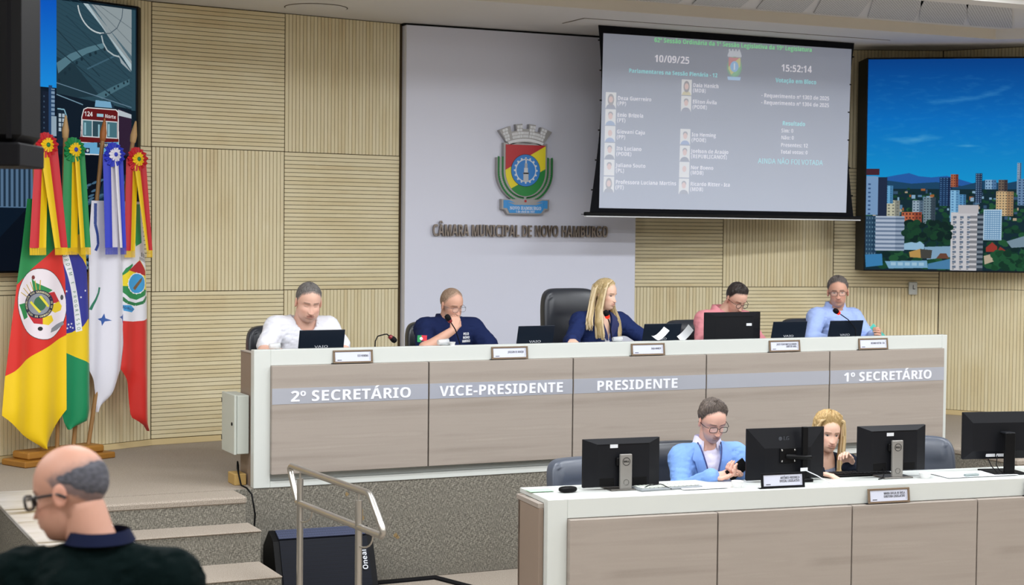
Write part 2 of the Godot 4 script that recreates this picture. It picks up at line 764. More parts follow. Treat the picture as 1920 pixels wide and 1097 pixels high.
func build_walls() -> void:
	# left flank behind the flags, left, right, right flank, right end
	slat_wall("wall_left_flank", Vector2(-2.62, -1.285), Vector2(-0.23, -2.415), [0.15, 1.30, 2.643], ["hv", "vh", "hv"])
	slat_wall("wall_back_left", Vector2(-0.23, -2.415), Vector2(2.0, -2.75), [0.0, 1.13, 2.2], ["hv", "vh", "hv"])
	slat_wall("wall_back_right", Vector2(4.0, -2.835), Vector2(6.25, -2.5), [0.16, 1.14, 2.275], ["vh", "hv", "vh"])
	slat_wall("wall_right_flank", Vector2(6.25, -2.5), Vector2(7.16, -2.08), [0.0, 1.002], ["v", "h", "v"])
	slat_wall("wall_right_end", Vector2(7.16, -2.08), Vector2(8.22, -0.384), [0.0, 1.0, 2.0], ["vv", "vv", "vv"])
	var w := structure("wall_back")
	var g := Geo.new()
	g.bb(Vector3(1.97, FL, -2.95), Vector3(4.195, CE - 0.018, -2.66), 0.003)
	part("white_panel", g, M.white_panel, w)
	g = Geo.new()
	g.bb(Vector3(1.96, CE - 0.018, -2.95), Vector3(4.2, CE, -2.69))
	part("shadow_gap", g, M.black, w)


# linear fittings under the upper ceiling: glowing face and a light of the same size
func build_ceiling_lights() -> void:
	var k := 0
	for z in [1.6, 3.5, 6.8, 9.6]:
		for x in [-4.5, -1.5, 1.5, 4.5, 7.5, 10.5]:
			var t := thing("ceiling_light", "white rectangular ceiling light panel under the hall ceiling", "ceiling light", Vector3(x, CU - 0.05, z), 0.0, "ceiling light panels in rows over the hall")
			var g := Geo.new()
			g.bb(Vector3(-0.62, 0.0, -0.16), Vector3(0.62, 0.05, 0.16), 0.004)
			part("housing", g, M.white, t)
			g = Geo.new()
			g.bb(Vector3(-0.6, -0.004, -0.14), Vector3(0.6, 0.0, 0.14))
			part("diffuser", g, M.lamp, t)
			var l := AreaLight3D.new()
			l.name = "area_light"
			l.area_size = Vector2(1.2, 0.28)
			l.area_normalize_energy = true
			l.light_energy = 7.8
			l.light_color = Color(0.97, 0.985, 1.0)
			l.area_range = 30.0
			l.area_attenuation = 2.0
			l.shadow_enabled = true
			t.add_child(l)
			l.position = Vector3(0, -0.012, 0)
			l.rotation_degrees = Vector3(-90, 0, 0)
			k += 1


# ---------------------------------------------------------------- screens
func build_screens() -> void:
	build_projection_screen()
	# wall displays: front plane along the bench axis turned to the hall
	display("wall_display", "large wall display showing a city skyline under a blue sky", [Vector2(6.25, -2.04), Vector2(7.66, -1.05), Vector2(7.71, -1.12), Vector2(6.41, -2.38)], 2.03, 3.98, city_picture(), Vector2(0.012, 0.03), 1.0)
	var g: Geo
	display("wall_display", "large wall display showing a red and white train in a station", [Vector2(-1.68, -1.631), Vector2(-0.37, -2.25), Vector2(-0.335, -2.18 - 0.145), Vector2(-1.645, -1.706)], 2.03, 4.03, station_picture(), Vector2(0.02, 0.03), 0.0)
	# black housing hanging near the camera at the hall's left
	var t := thing("hanging_loudspeaker", "black hanging loudspeaker with a flat lower bracket at the hall side", "loudspeaker", Vector3(-2.22, 2.577, 4.15), -0.441)
	g = Geo.new()
	g.bb(Vector3(-0.35, 0.086, -0.3), Vector3(-0.004, 1.605, 0.0), 0.03)
	part("cabinet", g, M.black, t)
	g = Geo.new()
	g.bb(Vector3(-0.36, 0.0, -0.31), Vector3(0.0, 0.086, 0.01), 0.006)
	part("bracket", g, M.black_matt, t)
	for x in [-0.2, -0.12, -0.05]:
		g = Geo.new()
		g.bb(Vector3(x, 0.1, 0.0), Vector3(x + 0.02, 1.5, 0.006), 0.002)
		part("grille_bar", g, M.black_matt, t)


# poly: front-left, front-right, back-right, back-left in plan
func display(called: String, label: String, poly: Array, y0: float, y1: float, tex: Texture2D, bez: Vector2, lit: float) -> Node3D:
	var t := thing(called, label, "display")
	var g := Geo.new()
	var pl := PackedVector2Array()
	for p in poly:
		pl.append(Vector2(p.x, -p.y))
	g.prism(pl, y0, y1, Transform3D(Basis(Vector3(1, 0, 0), Vector3(0, 0, -1), Vector3(0, 1, 0)), Vector3.ZERO))
	part("housing", g, M.black, t)
	var a := Vector3(poly[0].x, 0, poly[0].y)
	var b := Vector3(poly[1].x, 0, poly[1].y)
	var d := (b - a).normalized()
	var n := Vector3(-d.z, 0, d.x)
	var p0 := a + d * bez.x + n * 0.002
	var p1 := b - d * bez.x + n * 0.002
	g = Geo.new()
	var lo := Vector3(0, y0 + bez.y * 0.5, 0)
	var hi := Vector3(0, y1 - bez.y * 0.5, 0)
	g.face([p0 + lo, p1 + lo, p1 + hi, p0 + hi], [Vector2(0, 1), Vector2(1, 1), Vector2(1, 0), Vector2(0, 0)])
	var m := mat("020202", 0.5)
	m.metallic_specular = 0.12
	m.emission_enabled = true
	m.emission = Color.BLACK
	m.emission_texture = tex
	m.emission_energy_multiplier = 0.95
	part("screen", g, m, t)
	return t


func city_picture() -> Texture2D:
	# painted in the picture's own pixels: 380 x 400 units at double size
	var p := Paint.new(760, 800, Color("0a6fc8"))
	p.sc = 2.0
	var nz := FastNoiseLite.new()
	nz.seed = 5
	nz.frequency = 0.012
	var top := Color("0a4794")
	var mid := Color("0a78cf")
	var low := Color("17a2e2")
	for y in 560:
		var f := y / 500.0
		var c := top.lerp(mid, clampf(f * 2.2, 0, 1)) if f < 0.45 else mid.lerp(low, clampf((f - 0.45) / 0.5, 0, 1))
		p.img.fill_rect(Rect2i(0, y, 760, 1), c)
	# thin clouds
	for y in range(60, 380):
		for x in range(0, 760, 2):
			var e := 0.0
			var d1 := Vector2((x - 190) / 130.0, (y - 302 + 6 * sin(x * 0.03)) / 17.0).length()
			e = maxf(e, 1.0 - d1)
			var yl := 170.0 - (x - 200) * 0.09 - pow(maxf(0, x - 340) / 100.0, 2) * 6.0
			e = maxf(e, (1.0 - absf(y - yl) / 16.0) * clampf((x - 200) / 90.0, 0, 1) * clampf((600 - x) / 90.0, 0, 1) * 0.45)
			e = maxf(e, 1.0 - Vector2((x - 400) / 60.0, (y - 328) / 7.0).length())
			e = clampf(e + nz.get_noise_2d(x * 1.0, y * 4.0) * 0.3, 0, 1) * 0.45
			if e > 0.02:
				var c := p.img.get_pixel(x, y).lerp(Color("9fd2f2"), e)
				p.img.set_pixel(x, y, c)
				p.img.set_pixel(x + 1, y, c)
	# hills
	p.poly([[38, 224], [60, 220], [85, 216], [105, 222], [130, 224], [160, 221], [180, 226], [230, 240], [380, 238], [380, 290], [0, 290], [0, 240]], Color("2a63b0"))
	p.poly([[0, 236], [40, 230], [90, 236], [140, 233], [190, 240], [240, 228], [270, 236], [320, 226], [380, 234], [380, 300], [0, 300]], Color("1f4a6c"))
	# ground of trees
	p.rect(0, 246, 380, 160, Color("16303a"))
	var r := RandomNumberGenerator.new()
	r.seed = 3
	for k in 420:
		var x := r.randf_range(0, 380)
		var y := r.randf_range(246, 396)
		var s := 2.0 + (y - 240) * 0.035
		p.oval(x, y, s * 1.5, s, [Color("173a2f"), Color("1d4a34"), Color("122c2c"), Color("285a3a")][r.randi_range(0, 3)], 9)
	for k in 110:
		var x := r.randf_range(0, 380)
		var y := r.randf_range(244, 300)
		p.rect(x, y, r.randf_range(3, 9), r.randf_range(3, 8), [Color("8fb4d0"), Color("b9a68c"), Color("5f86a8"), Color("3c5a78"), Color("a8663c")][r.randi_range(0, 4)])
	var tower := func(x: float, y: float, w: float, h: float, c: Color, side: Color, wc: Color, nx: int, ny: int) -> void:
		p.rect(x, y, w, h, c)
		p.rect(x + w * 0.62, y, w * 0.38, h, side)
		for b in ny:
			for a in nx:
				p.rect(x + w * (a + 0.25) / nx, y + h * (b + 0.3) / ny, w * 0.45 / nx, h * 0.42 / ny, wc)
	tower.call(146, 224, 25, 54, Color("1e3a60"), Color("16284a"), Color("4f7aa8"), 4, 14)
	tower.call(168, 218, 15, 24, Color("b4684a"), Color("7c3d34"), Color("4a2a30"), 3, 5)
	tower.call(217, 216, 13, 56, Color("2c4160"), Color("1a2b48"), Color("7795b4"), 3, 14)
	tower.call(236, 228, 22, 18, Color("8fb6d8"), Color("5580ac"), Color("34587e"), 4, 3)
	tower.call(262, 228, 18, 26, Color("6f6258"), Color("463f42"), Color("2c2a34"), 3, 5)
	tower.call(298, 196, 8, 60, Color("9ab4cc"), Color("56789c"), Color("2f4a6c"), 2, 18)
	tower.call(258, 250, 34, 46, Color("d8b98c"), Color("a88662"), Color("57584f"), 6, 9)
	tower.call(300, 226, 40, 50, Color("6d8fb4"), Color("3a587e"), Color("22395c"), 5, 10)
	tower.call(168, 248, 18, 60, Color("8cc4ea"), Color("6aa2cc"), Color("4a7ca8"), 2, 12)
	tower.call(186, 256, 13, 30, Color("5c9acb"), Color("41759f"), Color("2a537c"), 2, 7)
	tower.call(93, 268, 22, 26, Color("9fb2c2"), Color("5d7488"), Color("3c5064"), 3, 5)
	tower.call(115, 262, 24, 50, Color("7c929c"), Color("3d4c58"), Color("2d3c4a"), 4, 10)
	tower.call(72, 290, 40, 22, Color("c06a4a"), Color("9a4c38"), Color("4a2a2c"), 6, 3)
	tower.call(42, 268, 26, 30, Color("c9c8b0"), Color("8d8f86"), Color("70736c"), 3, 5)
	tower.call(38, 240, 16, 34, Color("6fb0dc"), Color("4d88b4"), Color("3d6c94"), 2, 8)
	p.poly([[0, 222], [18, 222], [38, 226], [38, 296], [8, 296], [0, 296]], Color("7fa3cc"))
	p.rect(24, 224, 18, 74, Color("24304a"))
	for b in 8:
		p.rect(4, 236 + b * 8, 5, 3, Color("3a5a86"))
	p.rect(0, 208, 26, 12, Color("4a2834"))
	tower.call(0, 298, 22, 76, Color("2e4c66"), Color("24405a"), Color("5b7f96"), 4, 9)
	# striped office block
	p.rect(20, 298, 58, 66, Color("b8c6da"))
	for b in 8:
		p.rect(20, 301 + b * 8, 58, 3.6, Color("71849f"))
	p.rect(60, 298, 18, 66, Color("9fb0c6"))
	for b in 8:
		p.rect(60, 301 + b * 8, 18, 3.6, Color("60738e"))
	# low roofs
	p.poly([[78, 350], [108, 344], [118, 352], [118, 362], [78, 362]], Color("9cc4e0"))
	p.poly([[118, 356], [175, 354], [178, 374], [124, 380]], Color("89aecb"))
	p.poly([[88, 366], [110, 360], [134, 362], [132, 378], [90, 376]], Color("c29a58"))
	p.poly([[110, 360], [134, 362], [132, 378], [112, 378]], Color("4a4a46"))
	p.poly([[40, 384], [124, 382], [126, 396], [48, 398]], Color("7fb0d2"))
	for b in 5:
		p.rect(52 + b * 14, 386, 10, 6, Color("a9cfe6"))
	p.poly([[0, 372], [34, 370], [36, 392], [2, 396]], Color("3f86bb"))
	p.poly([[126, 388], [180, 376], [180, 398], [126, 398]], Color("4f87b2"))
	p.poly([[142, 378], [150, 368], [162, 368], [168, 378]], Color("6f4a3c"))
	# white apartment tower with balconies
	p.rect(170, 290, 52, 110, Color("d3d2d6"))
	p.rect(184, 276, 40, 16, Color("c4c2c6"))
	p.rect(222, 292, 12, 108, Color("35414e"))
	for b in 11:
		for a in 3:
			p.rect(174 + a * 14, 297 + b * 9.4, 7, 4.4, Color("6d7c90"))
			p.rect(174 + a * 14, 302.5 + b * 9.4, 4, 1.6, Color("5a5f66"))
		p.rect(208, 296 + b * 9.4, 14, 5.5, Color("8a8c92"))
		p.rect(222, 296 + b * 9.4, 12, 5, Color("7c8894"))
	# blue gridded block and red roofs at the right
	p.rect(234, 284, 36, 58, Color("b8d6ec"))
	for b in 14:
		p.rect(236, 287 + b * 4, 32, 1.5, Color("5f8fba"))
	for a in 7:
		p.rect(237 + a * 4.6, 286, 1.2, 54, Color("6f9cc4"))
	p.poly([[240, 356], [252, 346], [262, 354], [262, 364], [240, 364]], Color("a03c34"))
	p.poly([[262, 362], [268, 354], [280, 362]], Color("8c3a34"))
	p.poly([[236, 372], [258, 366], [262, 380], [238, 388]], Color("c2b49c"))
	p.poly([[280, 344], [340, 326], [380, 330], [380, 350], [290, 356]], Color("7f98a8"))
	for k in 160:
		var x := r.randf_range(255, 380)
		var y := r.randf_range(364, 398)
		p.oval(x, y, 7, 5, [Color("1d4a30"), Color("24583a"), Color("173a2c")][r.randi_range(0, 2)], 9)
	for k in 60:
		var x := r.randf_range(78, 170)
		p.oval(x, r.randf_range(308, 344), 8, 6, [Color("1d4630"), Color("1a3c2e"), Color("122a28")][r.randi_range(0, 2)], 9)
	return p.tex()


func station_picture() -> Texture2D:
	# 380 x 520 units; u 0 at the display's left end
	var p := Paint.new(760, 1040, Color("10222e"))
	p.sc = 2.0
	p.off = Vector2(-110, -12)           # unit frame of the drawing below
	# left: sky and dark towers
	for y in 170:
		p.rect(-122, -8 + y, 200, 1, Color("0f5fd0").lerp(Color("1e9af0"), y / 170.0))
	p.rect(-122, 160, 200, 360, Color("0e1c2c"))
	p.rect(40, 164, 12, 120, Color("14202e"))
	p.rect(46, 168, 18, 116, Color("1a2436"))
	p.rect(60, 156, 8, 128, Color("2b4a72"))
	p.rect(66, 162, 8, 100, Color("88a4c0"))
	for b in 12:
		p.rect(66, 164 + b * 8, 8, 3, Color("35506e"))
	for b in 10:
		p.rect(48, 176 + b * 10, 3, 3, Color("40566e"))
	p.rect(66, 214, 14, 38, Color("9db4c4"))
	p.rect(-122, 310, 160, 80, Color("5a7896"))
	for b in 14:
		p.rect(-118 + b * 11, 312, 5, 76, Color("24384c"))
	# roof vault of the station
	p.rect(78, -8, 190, 200, Color("31505e"))
	for b in 30:
		p.line(78, -40 + b * 9, 260, 30 + b * 9, 1.0, Color("2a4552"))
	p.poly([[78, 100], [120, 112], [180, 168], [78, 182]], Color("243c48"))
	p.poly([[78, 112], [110, 92], [150, 76], [190, 64], [190, 74], [150, 88], [112, 108], [82, 132]], Color("5b8290"))
	for q in [[98, 130], [108, 121], [125, 108], [137, 100], [157, 90], [170, 85], [192, 76], [84, 145]]:
		p.oval(q[0], q[1], 3.2, 3.6, Color("1e3440"), 10)
	p.poly([[170, 168], [190, 158], [215, 146], [253, 130], [253, 140], [220, 156], [186, 174]], Color("4e7482"))
	for q in [[195, 165], [203, 160], [216, 151], [225, 146], [239, 139], [248, 135]]:
		p.oval(q[0], q[1], 2.4, 2.6, Color("1e3440"), 8)
	p.line(78, 48, 180, 130, 2.0, Color("223a46"))
	p.line(78, 85, 250, 190, 2.0, Color("223a46"))
	p.line(150, 118, 215, 88, 3.0, Color("45687a"))
	p.line(100, 20, 253, 128, 2.0, Color("274250"))
	# bright skylight
	p.poly([[148, -8], [258, -8], [258, 102], [232, 86]], Color("9aa6aa"))
	p.poly([[140, -8], [152, -8], [258, 114], [258, 100]], Color("b9cdd4"))
	p.poly([[152, -8], [160, -8], [258, 94], [258, 84]], Color("5a7480"))
	p.poly([[258, 116], [225, 84], [232, 100], [252, 113]], Color("a7b4ba"))
	for q in [[165, -8, 258, 60], [178, -8, 258, 30]]:
		p.line(q[0], q[1], q[2], q[3], 1.2, Color("6d7a80"))
	var arc := []
	for k in 13:
		var a := PI * (0.05 + 0.5 * k / 12.0)
		arc.append([182 - 54 * sin(a) * 0.0 - 55 * cos(a), -12 + 58 * sin(a)])
	p.path(arc, 3.0, Color("cfd8da"))
	p.path([[184, 50], [188, 64], [198, 78], [214, 86], [228, 88]], 3.0, Color("b9c6ca"))
	p.path([[183, 47], [205, 44], [222, 32], [234, 10], [236, -8]], 1.6, Color("4a5a66"))
	# platform dark band
	p.poly([[78, 170], [258, 190], [258, 300], [78, 300]], Color("12202e"))
	p.line(78, 150, 258, 186, 1.6, Color("6f8ca0"))
	p.line(78, 172, 140, 188, 2.0, Color("7da0b4"))
	p.poly([[80, 200], [98, 200], [104, 220], [102, 270], [80, 270]], Color("1a2c3c"))
	for b in 4:
		for a in 2:
			p.rect(83 + a * 8, 208 + b * 9, 6, 7, Color("b6c8d4"))
	p.path([[80, 199], [96, 200], [102, 214], [101, 274]], 2.5, Color("8fc0d4"))
	# train
	p.poly([[168, 190], [170, 177], [206, 178], [210, 190]], Color("7fb4d6"))
	p.poly([[206, 178], [214, 182], [216, 192], [210, 190]], Color("22384a"))
	p.poly([[226, 190], [258, 200], [258, 300], [228, 300]], Color("35243a"))
	p.poly([[224, 192], [258, 200], [258, 208], [226, 204]], Color("c4ced6"))
	p.poly([[136, 212], [141, 196], [150, 192], [220, 192], [226, 196], [228, 300], [132, 300]], Color("f0f0f0"))
	p.poly([[138, 212], [143, 197], [151, 194], [219, 194], [224, 198], [224, 250], [136, 250]], Color("6b1a1e"))
	p.rect(138, 216, 85, 34, Color("dfe6ea"))
	p.rect(140, 218, 21, 30, Color("4d7884"))
	p.rect(163, 218, 33, 30, Color("34505c"))
	p.rect(198, 218, 24, 30, Color("4d7884"))
	for q in [[143, 222], [176, 224], [200, 222], [190, 222]]:
		p.rect(q[0], q[1], 4, 24, Color("9cc8d4"))
	p.rect(132, 250, 94, 10, Color("6b1a1e"))
	p.poly([[130, 262], [226, 256], [226, 282], [128, 282]], Color("6fb2dc"))
	p.rect(174, 259, 46, 10, Color("2a2c34"))
	p.rect(136, 271, 20, 10, Color("1e3048"))
	p.oval(142, 276, 3, 3, Color("d84a5a"), 10)
	p.oval(151, 276, 3, 3, Color("c6d2da"), 10)
	p.rect(173, 203, 16, 6, Color("9fd2e2"))
	p.text(text_mesh("124", bold, 9.0, 0.0), Vector2(153, 205), Color("f4f4f4"))
	p.text(text_mesh("Norte", bold, 7.0, 0.0), Vector2(206, 207), Color("f4f4f4"), 0.04)
	p.text(text_mesh("TRENSURB", bold, 6.0, 0.0), Vector2(197, 264), Color("e8e8e8"), 0.0, Vector2(0.85, 1.0))
	# track bed
	p.poly([[78, 286], [258, 282], [258, 512], [-122, 512], [78, 330]], Color("0c1420"))
	p.poly([[120, 520], [190, 330], [258, 318], [258, 520]], Color("1b3144"))
	p.poly([[140, 440], [258, 380], [258, 420], [150, 500]], Color("345a78"))
	p.line(70, 420, 258, 330, 4.0, Color("33506a"))
	p.line(100, 470, 258, 380, 5.0, Color("1a2c3c"))
	p.line(110, 510, 258, 436, 7.0, Color("0e1822"))
	var r := RandomNumberGenerator.new()
	r.seed = 9
	for k in 26:
		var x := r.randf_range(110, 255)
		var y := r.randf_range(330, 400)
		p.oval(x, y, 8, 2.5, Color("4a6c86"), 8, -0.35)
	for k in 40:
		var x := r.randf_range(120, 255)
		p.oval(x, r.randf_range(470, 510), 5, 3, Color("7790a0"), 8)
	return p.tex()


func build_projection_screen() -> void:
	var t := thing("projection_screen", "pulled down projection screen with voting list and crest, hung from the ceiling", "projection screen", Vector3(4.72, 2.5, -1.95))
	var z := -1.95
	# black cloth with side edges pulled in between tension tabs
	var xl := func(f: float) -> float: return lerpf(3.352, 3.412, f) + 0.075 * sin(PI * f) * (0.6 + 0.4 * f)
	var xr := func(f: float) -> float: return lerpf(6.06, 6.035, f) - 0.07 * sin(PI * f)
	var y0 := 2.527
	var y1 := CE - 0.008
	var pl := PackedVector2Array()
	for k in 17:
		pl.append(Vector2(xl.call(k / 16.0), lerpf(y0, y1, k / 16.0)))
	for k in 17:
		pl.append(Vector2(xr.call(1.0 - k / 16.0), lerpf(y1, y0, k / 16.0)))
	var g := Geo.new()
	g.prism(pl, z - 0.004, z)
	wpart("border_cloth", g, M.screen_border, t)
	# white viewing area showing the projected page
	var pg := Paint.new(1250, 720, Color.BLACK)
	page(pg)
	g = Geo.new()
	var va := PackedVector2Array([Vector2(3.437, 2.564), Vector2(5.976, 2.56), Vector2(6.005, 4.036), Vector2(3.458, 4.028)])
	# bilinear cells keep the page straight
	g.grid(8, 8, func(u: float, w: float) -> Vector3:
		var q := va[3].lerp(va[2], u).lerp(va[0].lerp(va[1], u), w)
		return Vector3(q.x, q.y, z + 0.002), null, true)
	var m := mat("c6cddb", 0.9)
	m.emission_enabled = true
	m.emission = Color.BLACK
	m.emission_texture = pg.tex()
	m.emission_energy_multiplier = 0.62
	wpart("viewing_area", g, m, t)
	g = Geo.new()
	g.bb(Vector3(3.3, 2.497, z - 0.02), Vector3(6.135, 2.529, z + 0.02), 0.006)
	wpart("bottom_bar", g, M.black, t)
	g = Geo.new()
	g.bb(Vector3(3.305, 2.488, z - 0.016), Vector3(6.13, 2.4975, z + 0.016), 0.002)
	wpart("bar_edge", g, M.paper, t)
	g = Geo.new()
	g.bb(Vector3(3.27, 2.505, z - 0.003), Vector3(3.3, 2.511, z + 0.003))
	wpart("bar_pin", g, M.black, t)
	for f in [0.12, 0.28, 0.44, 0.6, 0.76, 0.92]:
		g = Geo.new()
		g.bb(Vector3(xl.call(f) - 0.016, lerpf(y0, y1, f) - 0.006, z - 0.003), Vector3(xl.call(f) + 0.004, lerpf(y0, y1, f) + 0.006, z + 0.003))
		wpart("tension_tab", g, M.black, t)
		g = Geo.new()
		g.bb(Vector3(xr.call(f) - 0.004, lerpf(y0, y1, f) - 0.006, z - 0.003), Vector3(xr.call(f) + 0.016, lerpf(y0, y1, f) + 0.006, z + 0.003))
		wpart("tension_tab", g, M.black, t)


# the projected page: only what the projector adds
func page(p: Paint) -> void:
	var white := Color("e2dce4")
	var cyan := Color("58e0e4")
	var green := Color("3cf070")
	p.img.fill(Color("414c62"))
	var row := func(s: String, f: Font, h: float, x: float, y: float, c: Color, left: bool) -> void:
		var tm := text_mesh(s, f, h, 0.0)
		if left:
			tm.horizontal_alignment = HORIZONTAL_ALIGNMENT_LEFT
		p.text(tm, Vector2(x, y), c, 0.0)
	row.call("62ª Sessão Ordinária da 1ª Sessão Legislativa da 19ª Legislatura", bold, 19.0, 640, 14, green, false)
	row.call("10/09/25", bold, 30.0, 330, 92, white, false)
	row.call("15:52:14", bold, 30.0, 960, 100, white, false)
	row.call("Parlamentares na Sessão Plenária - 12", bold, 17.0, 340, 148, cyan, false)
	row.call("Votação em Bloco", bold, 18.0, 960, 154, cyan, false)
	row.call("- Requerimento nº 1303 de 2025", bold, 17.0, 960, 222, white, false)
	row.call("- Requerimento nº 1304 de 2025", bold, 17.0, 960, 252, white, false)
	row.call("Resultado", bold, 18.0, 955, 338, cyan, false)
	row.call("Sim: 0", bold, 16.0, 890, 370, white, true)
	row.call("Não: 0", bold, 16.0, 890, 400, white, true)
	row.call("Presentes: 12", bold, 16.0, 890, 432, white, true)
	row.call("Total votos: 0", bold, 16.0, 890, 462, white, true)
	row.call("AINDA NÃO FOI VOTADA", sans, 22.0, 945, 504, cyan, false)
	var who := [["Cristiano Coller", "PP"], ["Deza Guerreiro", "PP"], ["Enio Brizola", "PT"], ["Giovani Caju", "PP"], ["Ito Luciano", "PODE"], ["Juliano Souto", "PL"], ["Professora Luciana Martins", "PT"], ["Daia Hanich", "MDB"], ["Eliton Ávila", "PODE"], ["Felipe Kuhn Braun", "PSDB"], ["Ico Heming", "PODE"], ["Joelson de Araújo", "REPUBLICANOS"], ["Nor Boeno", "MDB"], ["Ricardo Ritter - Ica", "MDB"]]
	for k in who.size():
		var x := 18.0 + 362.0 * (k / 7)
		var y := 172.0 + 69.5 * (k % 7)
		var dim: bool = k == 0 or k == 9
		var c := Color("39445a") if dim else white
		row.call(who[k][0], bold, 16.0, x + 56, y + 22, c, true)
		row.call("(" + who[k][1] + ")", bold, 16.0, x + 56, y + 44, c, true)
		if dim:
			p.rect(x, y, 50, 62, Color("3b465e"))
			continue
		p.rect(x, y, 50, 66, Color("c4c2bc"))
		# small portrait: shoulders, face, hair
		var cloth: Color = [Color("b0a04a"), Color("3c3f58"), Color("3f6a94"), Color("38639a"), Color("2e3346"), Color("c8c4bc"), Color("3c3b46")][k % 7]
		p.oval(x + 25, y + 66, 22, 18, cloth)
		p.rect(x, y + 66, 50, 20, Color("414c62"))
		if k == 1 or k == 6 or k == 7:
			p.oval(x + 25, y + 30, 15, 24, Color("54402e"))
		elif k != 3 and k != 12:
			p.oval(x + 25, y + 21, 11.5, 11, Color("4a3c34"))
		p.oval(x + 25, y + 29, 10, 13, Color("c09078"))
	# crest
	p.poly([[603, 60], [612, 40], [668, 40], [676, 60], [672, 66], [606, 66]], Color("aeb2ba"))
	for k in 4:
		p.rect(609 + k * 16, 32, 9, 10, Color("aeb2ba"))
	p.oval(640, 108, 38, 44, Color("2f8a4a"))
	p.poly([[610, 68], [670, 68], [670, 118], [656, 140], [640, 146], [624, 140], [610, 118]], Color("b4b040"))
	p.poly([[610, 68], [664, 68], [610, 108]], Color("b43a34"))
	p.poly([[670, 104], [670, 118], [656, 140], [640, 146], [626, 141]], Color("46a458"))
	p.oval(640, 106, 21, 23, Color("5c9fd0"))
	p.rect(637, 92, 6, 28, Color("d0d4da"))
	p.poly([[606, 150], [674, 150], [670, 164], [610, 164]], Color("7fb0d8"))


# ---------------------------------------------------------------- benches
func bench_panel(parent: Node3D, x0: float, x1: float, y0: float, y1: float, z: float, strip: Array, words: String) -> void:
	var g := Geo.new()
	g.bb(Vector3(x0, y0, z - 0.05), Vector3(x1, y1, z), 0.002)
	var p := part("front_panel", g, M.laminate, parent)
	if strip.is_empty():
		return
	g = Geo.new()
	g.bb(Vector3(x0 + 0.001, strip[0], z - 0.001), Vector3(x1 - 0.001, strip[1], z + 0.0015))
	part("metal_strip", g, M.strip, p)
	if words != "":
		var h: float = (strip[1] - strip[0]) * 0.66
		var tm := text_mesh(words, bold, h, 0.003)
		var l := part("lettering", tm, M.strip_letters, p)
		var wd: float = tm.get_aabb().size.x
		l.position = Vector3((x0 + x1) * 0.5 + (-0.03 if words.length() < 12 else 0.0), (strip[0] + strip[1]) * 0.5 + (-0.004), z + 0.003)
		var want := {"2º SECRETÁRIO": 0.84, "VICE-PRESIDENTE": 0.94, "PRESIDENTE": 0.66, "1º SECRETÁRIO": 0.84}
		l.scale.x = want[words] / wd
		l.set_meta("label", "white raised lettering on the metal strip")


